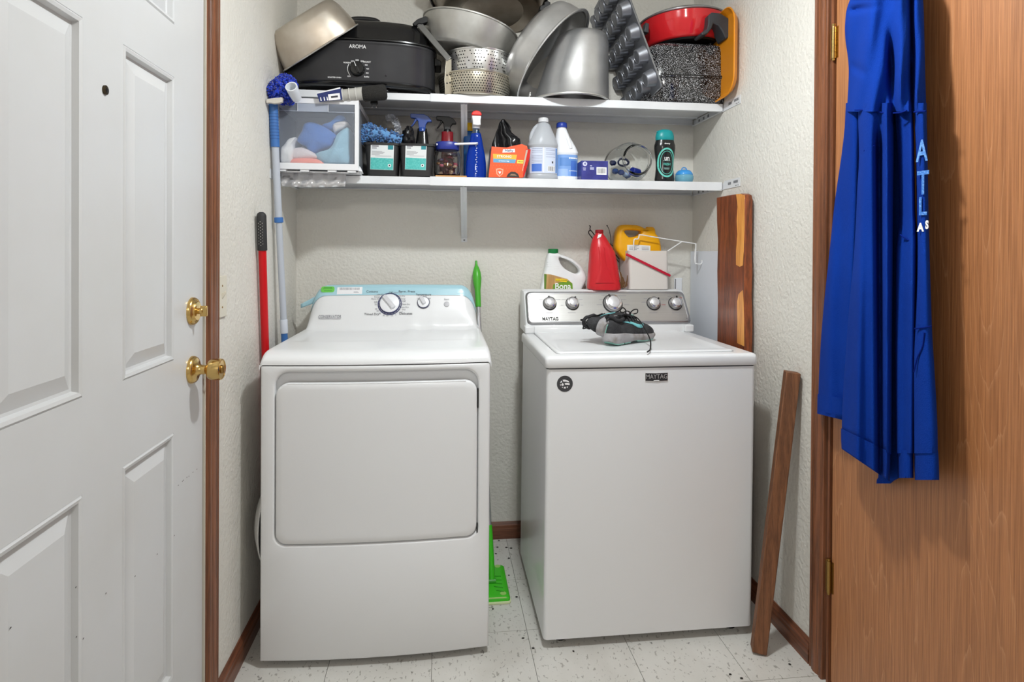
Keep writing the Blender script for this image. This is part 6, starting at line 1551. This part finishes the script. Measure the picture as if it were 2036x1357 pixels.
def tub_and_contents():
    yf, yb = -.140, -.020; zb = 1.0955; k = kk(at(1290, 540, yf))
    X = lambda px: at(px, 540, yf).x
    zt_ = zat(499, yf, 1290)
    x0b, x1b, x0t, x1t = X(1252), X(1331), X(1249.5), X(1329)
    root = thing('plastic_tub', 'cloudy white square tub with a red bail on the washer', 'tub', ((x0b + x1b) / 2, -.08, zb))
    def R(q, z, i): 
        x0, x1 = lerp(x0b, x0t, q) + i, lerp(x1b, x1t, q) - i
        return [(x - (.008 * (y - yf) / .12 if x < (x0 + x1) / 2 else 0), y, z) for x, y in rrect(x0 + .002, x1 - .002, yf + i, yb - i, .012, 5)]
    mt = mat('cloudy_tub', (240, 234, 228), .35, trans=.2, sss=.0, ior=1.2)
    MB().loft([R(0, zb, .003), R(.02, zb + .003, 0), R(.96, zt_ - .006, 0), R(1, zt_, -.001), R(1, zt_, .002), R(.95, zt_ - .006, .002), R(.03, zb + .004, .002)], True, True).build('tub_body', mt, root, smooth=40)
    F = Frame((0, yf - .004, 0), (1, 0, 0), (0, 0, 1)); a = F.uv(1244.5, 505.5); b = F.uv(1333, 549); d = Vector(b) - Vector(a); L = d.length; an = atan2(d.y, d.x)
    M = F.at(a[0], a[1], 0) @ Matrix.Rotation(an, 4, 'Z')
    MB().loft([[(u, v, w) for u, v in rrect(0, L, -2.4 * k, 2.4 * k, 2 * k, 4)] for w in (-.003, .003)]).build('bail', mat('bail_red', (190, 26, 54), .35), root, M=M, bevel=.001)
    # yellow jug standing in the tub
    Yj = -.098; G = Frame((at(1270, 500, Yj).x, Yj, zb + .006), (1, 0, 0), (0, 0, 1)); U = lambda px, py: G.uv(px, py)
    jr = thing('yellow_jug', 'yellow jug with moulded handle standing inside the cloudy tub', 'jug', (G.o.x, -.06, zb + .006))
    out = [U(1229, 570), U(1228, 535), U(1227, 500), U(1226.5, 477), U(1228.5, 460), U(1234, 449.5), U(1241, 447), U(1258, 447), U(1272, 448.5), U(1280, 452), U(1288, 455.5), U(1290, 452.5), U(1303, 452.5), U(1305.5, 463), U(1311, 471), U(1316, 486), U(1317.5, 510), U(1318, 540), U(1318, 570)]
    lx = x0b + .006; out = [(max(u, lx - G.o.x + .012 if v < .10 else u), max(v, .0005)) for u, v in out]
    my = mat('jug_yellow', (240, 172, 14), .32)
    holed(G, out, [U(1243, 461.5), U(1247, 458), U(1260, 458), U(1273, 459), U(1277, 462.5), U(1267, 470), U(1258, 471.5), U(1251, 471)], .062, 'jug_body', my, jr, .26)
    c = G.p(*U(1296.5, 453), -.031); kj = kk(c)
    MB().lathe([(7.6 * kj, -.002), (7.6 * kj, .003), (5, .003)][:2] + [(6 * kj, .0042)], c, 20).build('neck_ring', my, jr)
    plate(G, [U(1247, 520), U(1293, 520), U(1293, 489), U(1270, 487), U(1247, 487)], -.001, .0008, 'label', M_WHITE, jr)
    pr = MB()
    for i in range(4):
        a0 = U(1251, 491 + i * 2.6); a1 = U(1266 + (i % 2) * 4, 492 + i * 2.6); pr.box(a0[0], a1[0], a1[1], a0[1], .0008, .001)
        a0 = U(1276, 491 + i * 2.6); a1 = U(1290, 492 + i * 2.6); pr.box(a0[0], a1[0], a1[1], a0[1], .0008, .001)
    pr.build('label_print', M_INKG, jr, M=G.M, smooth=0)
    # white wire rack leaning out of the tub
    Yw = -.128; W_ = lambda x, y, Y=Yw: at(1160 + x * .118, 430 + y * .118, Y)
    wr_ = thing('wire_rack', 'white wire hanger rack poking out of the cloudy tub', 'wire rack', W_(900, 600) - Vector((0, 0, .1)))
    mw = mat('wire_white', (232, 232, 232), .35)
    def tb(pts, nm): MB().tube(spline([W_(*p) for p in pts], 4), .0026, 8).build(nm, mw, wr_)
    tb([(842, 1100), (845, 580), (850, 420), (868, 388), (918, 386), (938, 335), (962, 315), (1200, 355), (1660, 430), (1870, 463), (1893, 478), (1890, 600), (1882, 780), (1905, 800), (1960, 812), (1995, 790), (2000, 740)], 'main_wire')
    tb([(1300, 680), (1420, 590), (1540, 510), (1660, 430)], 'side_wire')
    tb([(1880, 790, -.128), (1878, 700, -.128), (1885, 560, -.118)], 'hook_wire')
    # brown dried sprigs between the red jug and the tub
    sp = thing('dried_sprigs', 'brown dried sprigs between the red jug and cloudy tub', 'dried plant', (at(1238, 572, -.142).x, -.142, zb))
    rnd = random.Random(4)
    for i in range(9):
        x0 = 1236 + rnd.uniform(-3, 6); x1 = x0 + rnd.uniform(-5, 9); y1 = 538 + i * 3.2
        p = spline([at(x0, 573, -.143), at((x0 + x1) / 2 + 2, (573 + y1) / 2, -.146), at(x1, y1, -.145)], 4)
        MB().tube(p, [.0012 + .0016 * sin(pi * j / (len(p) - 1)) for j in range(len(p))], 5).build('sprig', mat('dry_brown', (104, 72, 42), .8), sp)
tub_and_contents()

def black_wires():
    Y = -.05; root = thing('wire_utensil', 'thin black wire utensil poking up behind the red jug', 'utensil', at(1195, 570, Y))
    mk = mat('wire_black', (26, 24, 24), .4)
    def tb(pts, nm, r=.0022): MB().tube(spline([at(x, y, Y) for x, y in pts], 5), r, 7).build(nm, mk, root)
    tb([(1171.5, 449), (1174, 450.5), (1173, 455), (1175, 460)], 'hook')
    tb([(1192, 505), (1180, 478), (1171, 465), (1171, 460), (1174.5, 458.5), (1182, 468), (1194, 490)], 'loop')
    tb([(1207, 449), (1211, 457), (1214, 472), (1215, 490)], 'stem', .0014)
    MB().lathe([(.0005, -.003), (.003, -.001), (.003, .001), (.0005, .003)], at(1207, 449, Y), 10).build('stem_tip', mk, root)
    for i in range(4): tb([(1211, 484 + i * 6), (1221, 491 + i * 6.5), (1231, 501 + i * 7)], 'rung', .0018)
black_wires()
# wall outlet half hidden by the console
ot = thing('wall_outlet', 'white outlet box low on the back wall beside the tub', 'outlet', (at(1348, 570, 0).x, -.002, 1.0385))
xa, xb = at(1341, 565, -.008).x, at(1356, 565, -.008).x; zt_ = zat(553, -.008, 1348)
MB().box(xa, xb, -.010, -.0008, 1.042, zt_).build('cover', M_WPLAST, ot, bevel=.002)
MB().box(xa + .003, xa + .0055, -.0106, -.0095, 1.07, zt_ - .004).build('slit', M_BLACK, ot, smooth=0)

# ------------------------------------------------------------------ sneakers
def shoe(label, M, seed):
    root = thing('sneaker', label, 'sneaker', M.translation, 'pair of sneakers on the washer')
    L = .262
    wT = [(0, .006), (.008, .022), (.03, .031), (.08, .033), (.13, .037), (.18, .045), (.215, .045), (.24, .036), (.254, .022), (.262, .004)]
    top = [(0, .060), (.006, .082), (.02, .092), (.05, .080), (.08, .080), (.11, .090), (.14, .084), (.18, .068), (.215, .058), (.245, .044), (.262, .026)]
    st = [(0, .038), (.06, .036), (.12, .028), (.2, .023), (.262, .022)]
    bt = [(0, .012), (.02, .001), (.10, .002), (.12, .005), (.17, .001), (.22, .002), (.262, .014)]
    xs = [0, .003, .008, .015, .025, .04, .055, .07, .085, .10, .115, .13, .145, .16, .175, .19, .205, .22, .232, .243, .252, .258, .262]
    def cr(x): return .005 * sin(x / L * pi)        # slight banana curve in plan
    up = []
    for x in xs:
        w = interp(wT, x); h0 = interp(st, x) - .004; h1 = interp(top, x); row = []
        for j in range(17):
            t = pi * j / 16; c, s = cos(t), sin(t)
            row.append(M @ Vector((x, cr(x) + w * math.copysign(abs(c) ** .8, c) * (1 - .25 * max(0, s) ** 2 * (x < .12)), h0 + (h1 - h0) * abs(s) ** .75)))
        up.append(row)
    MU = mat('shoe_mesh', (58, 58, 60), .9, bump=(300, .5), var=(40, (40, 40, 42), .4, .65))
    MB().loft(up, True, True, closed=False).build('upper', MU, root, smooth=70)
    so = []
    for z in (0, .3, .8, 1.0):
        pass
    rows = []
    for x in xs:
        w = interp(wT, x) + .004; a = interp(bt, x); b = interp(st, x)
        xx = x + (-.006 if x < .02 else .004 if x > .25 else 0)
        rows.append([M @ Vector((xx, cr(x) + y, z)) for y, z in ((-w * .93, a), (-w - .002, a + (b - a) * .35), (-w - .001, b - .003), (-w + .003, b), (w - .003, b), (w + .001, b - .003), (w + .002, a + (b - a) * .35), (w * .93, a))])
    MB().loft(rows).build('midsole', mat('sole_grey', (158, 156, 158), .7, var=(30, (130, 124, 118), .45, .7)), root, smooth=50)
    mt = mat('outsole_mint', (132, 186, 172), .6)
    for xa_, xb_ in ((.004, .058), (.064, .098), (.135, .19), (.196, .24)):
        rr = []
        for i in range(7):
            x = lerp(xa_, xb_, i / 6); w = interp(wT, x) * .93 + .002; a = interp(bt, x); rr.append([M @ Vector((x, cr(x) + y, z)) for y, z in ((-w, a - .0045), (-w - .001, a + .002), (w + .001, a + .002), (w, a - .0045))])
        MB().loft(rr).build('outsole', mt, root, smooth=40)
    # collar: padded ring and dark opening
    ring = [M @ Vector((.045 + .036 * cos(t), cr(.05) + .0235 * sin(t), .082 + .008 * cos(t) ** 2 + (.006 if cos(t) < -.7 else 0))) for t in [2 * pi * i / 28 for i in range(29)]]
    MB().tube(ring, .0065, 8, cap=False).build('collar', mat('collar_grey', (44, 44, 46), .9), root, smooth=80)
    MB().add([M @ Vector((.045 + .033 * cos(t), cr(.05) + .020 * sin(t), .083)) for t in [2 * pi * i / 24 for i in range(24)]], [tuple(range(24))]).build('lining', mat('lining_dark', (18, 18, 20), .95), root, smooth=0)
    MB().tube(spline([M @ Vector(p) for p in ((-.002, 0, .08), (-.010, 0, .097), (.004, 0, .104), (.012, 0, .094))], 5), .0022, 6).build('pull_tab', mat('lace_black', (20, 20, 20), .8), root)
    # tongue
    MB().loft([[M @ Vector((x, cr(x) + y, z)) for y in (-.018, .018)] + [M @ Vector((x + .004, cr(x) + y, z + .005)) for y in (.018, -.018)] for x, z in ((.072, .096), (.09, .098), (.115, .090), (.15, .078))]).build('tongue', mat('collar_grey', (44, 44, 46), .9), root, smooth=50)
    # side stripe (both sides)
    for sg in (1, -1):
        def sf(x, q):       # q 0..1 up the side of the upper
            w = interp(wT, x); h0 = interp(st, x) - .004; h1 = interp(top, x); t = pi / 2 * q; c, s = cos(t), sin(t)
            return M @ Vector((x, cr(x) + sg * ((w + .0016) * abs(c) ** .8 * (1 - .25 * s ** 2 * (x < .12))), h0 + (h1 - h0) * abs(s) ** .75 + .0006))
        a = [(.070, .62), (.09, .46), (.112, .32), (.134, .22), (.150, .20), (.163, .26), (.172, .40), (.178, .58)]
        b = [(.070, .63), (.09, .55), (.112, .45), (.134, .38), (.148, .38), (.158, .42), (.168, .50), (.178, .60)]
        MB().loft([[sf(*p) for p in a], [sf(*p) for p in b]], False, False, closed=False).build('side_stripe', mat('stripe_mint', (120, 196, 200), .5), root, smooth=60, solid=.0012)
    ml = mat('lace_black', (20, 20, 20), .8)
    for i, x in enumerate((.098, .114, .130, .146)):
        z = interp(top, x); MB().tube(spline([M @ Vector(p) for p in ((x, -.024, z - .012), (x + .004, -.012, z + .003), (x + .006, 0, z + .005), (x + .004, .012, z + .003), (x, .024, z - .012))], 3), .0022, 6).build('lace_row', ml, root)
    return root, M, ml
def on_lid(px, py, z=.9325): return atz(px, py, z)
h = on_lid(1222, 689); t = on_lid(1291, 677); d = (t - h); d.z = 0; d.normalize(); nrm = Vector((0, 0, 1)); yv = nrm.cross(d)
M1 = Matrix(((d.x, yv.x, 0, h.x), (d.y, yv.y, 0, h.y), (d.z, yv.z, 1, .9368), (0, 0, 0, 1)))
M1 = M1 @ Matrix.Scale(.98, 4) @ Matrix.Translation((0, .030, 0))
r, M, ml = shoe('dark grey sneaker standing upright, toe to the right', M1, 1)
lc = lambda pts, nm: MB().tube(spline([M1 @ Vector(p) for p in pts], 5), .0021, 6).build(nm, ml, r)
lc([(.105, 0, .094), (.085, -.015, .115), (.06, -.02, .126), (.045, -.02, .116), (.06, -.02, .108), (.09, -.016, .112), (.12, -.01, .104), (.135, 0, .095)], 'lace_loop')
lc([(.125, 0, .095), (.135, -.012, .112), (.15, -.02, .114), (.15, -.02, .102), (.138, -.012, .098)], 'lace_loop')
e0 = M1 @ Vector((.15, -.03, .075)); e1 = on_lid(1291, 689) + Vector((0, 0, .03)); e2 = on_lid(1287, 702) + Vector((0, 0, .003))
MB().tube(spline([M1 @ Vector((.14, -.01, .09)), e0, e1, on_lid(1293, 697) + Vector((0, 0, .006)), e2], 6), .0023, 6).build('lace_end', ml, r)
# the other shoe lies on its side, sole towards the first
c0 = on_lid(1205, 681); 
zx = Vector((-.74, .60, .28)).normalized(); xx = Vector((.52, .85, .02)); xx = (xx - zx * xx.dot(zx)).normalized(); yx = zx.cross(xx)
M2 = Matrix(((xx.x, yx.x, zx.x, 0), (xx.y, yx.y, zx.y, 0), (xx.z, yx.z, zx.z, 0), (0, 0, 0, 1)))
M2.translation = Vector((at(1207, 650, h.y + .02).x, h.y + .02, .9325 + .0455))
r, M, ml = shoe('dark grey sneaker tipped on its side against its mate', M2, 2)
low = min((ch.matrix_basis @ v.co).z for ch in r.children for v in ch.data.vertices)
up2 = Matrix.Translation((0, 0, .9325 - low)); r.matrix_basis = up2 @ r.matrix_basis
lc = lambda pts, nm: MB().tube(spline([up2 @ M2 @ Vector(p) for p in pts], 5), .0021, 6).build(nm, ml, r)
for q in (.020, .028, .034): lc([(.08, q - .01, .09), (.06, q, .108), (.075, q + .012, .118), (.095, q + .006, .108), (.10, q - .01, .092)], 'lace_loop')

# ------------------------------------------------------------------ boards, post and floor mop
xs_ = W - .044
F = Frame((xs_, 0, 0), (0, -1, 0), (0, 0, 1))
def Uw(px, py): p = atx(px, py, xs_); return (-p.y, p.z)
left = [(1424.5, 393), (1425, 440), (1427, 480), (1425.5, 540), (1426.5, 600), (1425.5, 690)]
right = [(1480, 690), (1480.5, 640), (1479, 590), (1480.5, 540), (1479, 500), (1480, 450), (1480.5, 400), (1479, 388), (1474, 385), (1462, 386.5), (1445, 389)]
loop = [Uw(*p) for p in left[::-1]] + [Uw(*p) for p in right[::-1]]
loop = [(loop[0][0], .001)] + loop + [(loop[-1][0], .001)]
slab = thing('wood_slab', 'reddish brown live-edge wood slab standing beside the washer', 'wood slab', (xs_, -.35, 0))
MB().prism([(u, v) for u, v in loop], xs_, W - .0125, lambda u, v, w: (w, -u, v)).build('slab_body', wood('heartwood', (58, 24, 10), (146, 74, 36), 6, (3, 5, .35), .4, .25, 1.0, bump=.2, dist=9), slab, smooth=30, bevel=.003)
for i, pts in enumerate([[(1463.5, 386.5), (1472, 385.5), (1479.5, 388.5), (1480, 400), (1479.8, 450), (1478.6, 500), (1477, 528), (1471, 531), (1464, 527), (1464, 500), (1466.5, 466), (1465, 440), (1467, 412), (1466, 400)],
                         [(1477, 577), (1478.5, 600), (1479.6, 640), (1479.5, 689), (1466.3, 683), (1466.5, 640), (1466, 600), (1469, 585)]]):
    MB().prism([Uw(*p) for p in pts], xs_ - .0008, xs_ + .002, lambda u, v, w: (w, -u, v)).build('sapwood', wood('sapwood', (196, 118, 44), (238, 168, 84), 6, (3, 5, .3), .4, .25, .9, bump=.1), slab, smooth=0)
tag(MB().box(W - .0110, W - .0015, -.46, -.004, .0015, zat(500, -.008, 1378) ).build('white_board', mat('board_white', (222, 226, 234), .35), bevel=.002), 'tall white board between the wood slab and the corner', 'board')
# leaning post
b0 = atz(1508, 1297, 0.0); tp_ = at(1603, 742, b0.y + .01); tp_.x = min(tp_.x, W - .023)
dirp = (tp_ - b0).normalized(); sx = Vector((.94, -.34, 0)); sx = (sx - dirp * sx.dot(dirp)).normalized(); sy_ = dirp.cross(sx)
pm = MB().loft([[p + sx * a + sy_ * b for a, b in ((-.0215, -.0215), (.0215, -.0215), (.0215, .0215), (-.0215, .0215))] for p in (b0 + dirp * .0, tp_)])
lo = min(v.z for v in pm.v); pm.v = [v + Vector((0, 0, .001 - lo)) for v in pm.v]
tag(pm.build('wood_post', wood('post_brown', (76, 44, 22), (128, 82, 50), 9, (4, 4, .25), .6, .2, .95, bump=.5), bevel=.003, smooth=30), 'square brown wooden post leaning on the right wall', 'post')

def floor_mop():
    root = thing('floor_mop', 'green flat floor mop standing between dryer and washer', 'mop', (.805, -.37, 0))
    mg = mat('mop_green', (64, 190, 32), .35); mgd = mat('mop_green_dk', (44, 150, 24), .4); mgl = mat('mop_green_lt', (160, 206, 110), .45)
    MB().loft([[(x, y, z) for x, y in rrect(.752, .8575, -.495, -.248, .012, 4)] for z in (.0012, .006)]).build('pad', mat('pad_cream', (214, 220, 176), .8), root)
    def pl(i, z): 
        out = []
        for x, y in rrect(.756 + i, .848 - i, -.485 + i, -.258 - i, .01, 5):
            wv = .010 * math.cos((y + .37) / .12 * pi) ; out.append((x - (wv if x > .8 else 0) * .8, y, z))
        return out
    MB().loft([pl(0, .006), pl(0, .014), pl(.005, .019), pl(.02, .0215)]).build('head', mg, root, smooth=50)
    for i in range(5): MB().tube(spline([(.815 + .006 * i - .03, -.33 - .028 * i, .0215), (.80 + .004 * i, -.345 - .025 * i, .0225), (.835, -.35 - .026 * i, .0215)], 5), .002, 5).build('wave_ridge', mgd, root)
    for x, y in ((.829, -.275), (.832, -.462)): MB().lathe([(.011, 0), (.011, .003), (.006, .0035)], (x, y, .019), 16).build('gripper', mgl, root)
    MB().box(.758, .842, -.484, -.470, .014, .019).build('head_edge', mgl, root, bevel=.002)
    P0 = Vector((.797, -.372, .045)); P1 = Vector((.7535, -.016, 1.214)); d = (P1 - P0).normalized()
    MB().tube([(.785, -.385, .024), (.812, -.385, .024)], .012, 12).build('swivel', mgd, root)
    MB().tube([Vector((.797, -.385, .024)), P0, P0 + d * .05, P0 + d * .17], [.010, .0125, .013, .0115], 14).build('neck', mg, root)
    ga = P0 + d * ((1.02 - P0.z) / d.z)
    MB().tube([P0 + d * .16, P0 + d * .5], .0095, 14).build('lower_tube', mat('tube_silver', (206, 206, 208), .25, .8), root)
    MB().tube([P0 + d * .5, ga + d * .01], .0088, 14).build('upper_tube', mat('tube_silver', (206, 206, 208), .25, .8), root)
    L = (P1 - ga).length
    MB().tube([ga + d * L * q for q in (0, .05, .35, .5, .62, .75, .85, .9, .93, 1.0)], [.0115, .012, .0125, .017, .0195, .017, .011, .006, .005, .0045], 16).build('grip', mat('grip_green', (76, 172, 50), .3), root, smooth=60)
floor_mop()
# round basin tucked between the dryer and the left wall
e = atx(505.5, 1070, .048); R_ = .135
bs = MB().lathe([(R_ * .55, -.012), (R_ * .6, -.014), (R_ * .97, .008), (R_, .011), (R_, .014), (R_ * .97, .013), (R_ * .58, -.009)], (0, 0, 0), 48).xf(Matrix.Translation((.046, e.y + R_, e.z)) @ Matrix.Rotation(pi / 2, 4, 'Y'))
lo = min(v.z for v in bs.v)
tag(bs.build('round_lid', mat('lid_offwhite', (206, 206, 204), .4)), 'round pale plastic lid wedged between dryer and left wall', 'lid')
cr = MB(); rnd = random.Random(2)
for px, py in ((1016, 1091), (1007, 1062.5 + 27), (1012, 1145), (980, 1212), (1027, 1188), (1012, 1111), (989, 1089), (992, 1076), (986, 1102), (1040, 1270), (1060, 1290), (1140, 1296), (1570, 1322), (1452, 1342), (1474, 1350)):
    p = atz(px, py, 0.0005); cr.merge(blob(p + Vector((0, 0, .001)), (.003 + .003 * rnd.random(), .004, .0012), .3, 2, 7, 5, px))
tag(cr.build('crumbs', mat('crumb_dark', (40, 36, 32), .8), smooth=60), 'small dark crumbs of dirt scattered over the pale floor', 'dirt', kind='stuff')

# ------------------------------------------------------------------ hooded sweatshirt on the brown door
def hoodie():
    hk = atx(1770, -95, W - .03)
    hook = thing('coat_hook', 'brass coat hook on the brown door holding the sweatshirt', 'hook', (W - .002, hk.y, hk.z))
    MB().lathe([(.018, 0), (.018, .004), (.006, .006)], n=20).build('plate', M_BRASSD, hook, M=Frame((W - .0012, hk.y, hk.z), (0, -1, 0), (0, 0, 1)).M)
    MB().tube(spline([(W - .004, hk.y, hk.z), (W - .035, hk.y, hk.z - .012), (W - .055, hk.y, hk.z + .004), (W - .058, hk.y, hk.z + .022)], 5), .005, 10).build('prong', M_BRASSD, hook)
    root = thing('sweatshirt', 'royal blue hooded sweatshirt hanging on the brown door', 'sweatshirt', (W - .06, hk.y, .75))
    mf = mat('sweat_blue', (8, 54, 148), .95, bump=(420, .3), var=(3, (6, 46, 132), .35, .7), spec=.15)
    def panel(name, rows, off, th, fold=None, n=30, m=mf, parent=root, back=.012, capped=True, sub=6):
        # rows: (py at left edge, py at right edge, px left, px right)
        fine = []
        for a, b in zip(rows, rows[1:]):
            for s in range(sub): fine.append(tuple(lerp(u, v, s / sub) for u, v in zip(a, b)))
        fine.append(rows[-1])
        def sm(i, c):
            lo, hi = max(0, i - 3), min(len(fine) - 1, i + 3); return sum(fine[q][c] for q in range(lo, hi + 1)) / (hi - lo + 1)
        rings = []
        for i, rw in enumerate(fine):
            pl, pr = rw[0], rw[1]; xl, xr = sm(i, 2), sm(i, 3); ring = []
            o = off(rw[0]) if callable(off) else off; t_ = th(rw[0]) if callable(th) else th
            for j in range(n):
                u = -1 + 2 * j / (n - 1); px = lerp(xl, xr, (u + 1) / 2); py = lerp(pl, pr, (u + 1) / 2)
                d = o + t_ * sqrt(max(0, 1 - abs(u) ** 2.4)); 
                if fold: d += fold(px, py) * (1 - abs(u) ** 8)
                ring.append(atx(px, py, W - max(d, .004)))
            for j in range(n - 1, -1, -1):
                u = -1 + 2 * j / (n - 1); px = lerp(xl, xr, (u + 1) / 2); py = lerp(pl, pr, (u + 1) / 2)
                ring.append(atx(px, py, W - max(o - back * sqrt(max(0, 1 - u * u)), .003)))
            rings.append(ring)
        return MB().loft(rings, capped, capped).build(name, m, parent, smooth=75)
    H = lambda py, a, b: (py, py, a, b)
    g = lambda x, c, w: math.exp(-((x - c) / w) ** 2)
    # hood and shoulders gathered under the hook, down to the yoke seam
    def f_up(px, py):
        t = py / 220
        return (-.030 * g(px, 1812 + 3 * t, 5) - .032 * g(px, 1768 + 10 * t, 9) * sstep((py - 20) / 120) + .024 * g(px, 1735 - 12 * t, 20) + .012 * g(px, 1790, 10)
                - .022 * g(py, 20 + (px - 1690) * -.12, 6) * g(px, 1700, 26) - .014 * g(py, 135 + (px - 1700) * .5, 8) * g(px, 1704, 14) + .008 * sin(px * .16 + py * .03) * t)
    panel('hood', [H(-92, 1752, 1790), H(-70, 1728, 1812), H(-30, 1702, 1832), H(2, 1688, 1836), H(28, 1681, 1837), H(74, 1679, 1838), H(116, 1687, 1839), H(160, 1688, 1840), H(222, 1683, 1842)], .050, .045, f_up, n=64)
    panel('back_panel', [H(205, 1684, 1716), H(302, 1675, 1714), H(400, 1659, 1712), H(498, 1650, 1706), H(611, 1637, 1698), H(721, 1629, 1690), H(790, 1627, 1686), (818, 830, 1626, 1684)], .030, .026, lambda px, py: .006 * sin(px * .13 + 1))
    panel('hem_band', [(784, 794, 1626.5, 1686), (790, 801, 1625, 1686), (823, 838, 1624.5, 1684)], .030, .030, None, sub=3)
    def f_main(px, py): t = (py - 217) / 700; return -.028 * g(px, 1748 + 4 * t, 9) * sstep((py - 240) / 60) + .020 * g(px, 1722 - 20 * t, 16) + .014 * g(px, 1762, 8) + .004 * sin(px * .2)
    panel('front_panel', [H(205, 1704, 1776), H(302, 1709, 1777), H(369, 1705, 1776), H(498, 1699, 1775), H(611, 1688, 1774), H(721, 1680, 1773), (787, 800, 1675.5, 1773), (858, 905, 1673, 1772)], .062, .034, f_main, n=44)
    panel('hem_band', [(852, 900, 1672.5, 1771), (860, 909, 1672, 1770.5), (880, 935, 1672, 1770), (893, 958, 1674, 1768)], .062, .037, f_main, n=44, sub=4)
    panel('inner_fold', [H(215, 1760, 1800), H(500, 1762, 1800), H(800, 1760, 1800), H(950, 1744, 1792), H(962, 1742, 1764)], .028, .012)
    panel('sleeve', [H(205, 1776, 1816), H(300, 1784, 1818), H(420, 1790, 1820), H(470, 1784, 1824), H(500, 1781, 1824), H(650, 1779, 1821), H(800, 1780, 1818), H(902, 1782, 1817)], .046, .030, lambda px, py: .008 * sin(px * .16) - .012 * g(px, 1783 + (py - 205) * .02, 4) * (py < 460))
    panel('cuff', [H(896, 1784, 1816), H(904, 1785, 1816), H(940, 1784, 1817), H(951, 1786, 1816)], .046, .026, lambda px, py: .0004 * sin(px * 2.2), sub=3)
    panel('sleeve', [H(205, 1816, 1842), H(300, 1821, 1844), H(460, 1823, 1847), H(560, 1823, 1850), H(655, 1817, 1853), H(720, 1812, 1857), H(800, 1813, 1862), H(902, 1815, 1866)], .052, .030, None)
    panel('cuff', [H(897, 1818, 1864), H(905, 1817, 1866), H(940, 1818, 1868), H(955, 1820, 1867)], .052, .028, lambda px, py: .0004 * sin(px * 2.2), sub=3)
    # seams: thin raised cords
    mseam = mat('seam_blue', (6, 30, 112), .95, spec=.1)
    def seam(pts, off, nm='seam', r=.0016): MB().tube(spline([atx(x, y, W - off) for x, y in pts], 5), r, 6).build(nm, mseam, root)
    seam([(1700, 219), (1715, 219), (1735, 221), (1762, 225)], .100); seam([(1776, 225), (1790, 224), (1803, 220)], .094); seam([(1817, 223), (1828, 222), (1841, 221)], .084)
    seam([(1718, 300), (1728, 296), (1738, 290)], .103)
    seam([(1790, 467), (1800, 474), (1814, 482)], .076); seam([(1819, 654), (1836, 652), (1852, 649)], .083)
    seam([(1838, 662), (1834, 690), (1824, 712), (1817, 740)], .083)
    # block letters printed down the sleeve
    def glyph(s, px, py, size, m, xs):
        p = atx(px, py, W - .0845); k = kk(p)
        text(s, size * k, m, root, Frame(p, (0.25, -1, 0), (0, 0, 1)).M, xs=xs, bold=.0012)
    ml1 = mat('print_sky', (104, 158, 222), .7, var=(160, (70, 124, 200), .45, .6)); 
    glyph('A', 1833, 302, 60, ml1, .55); glyph('T', 1835, 366, 66, mat('print_mid', (58, 118, 200), .7, var=(220, (110, 160, 220), .5, .6)), .6); glyph('L', 1834, 412, 50, mat('print_mid', (58, 118, 200), .7), .7)
    glyph('A', 1830, 453, 22, M_WHITE, .8); glyph('S', 1843, 448, 22, M_WHITE, .6)
hoodie()
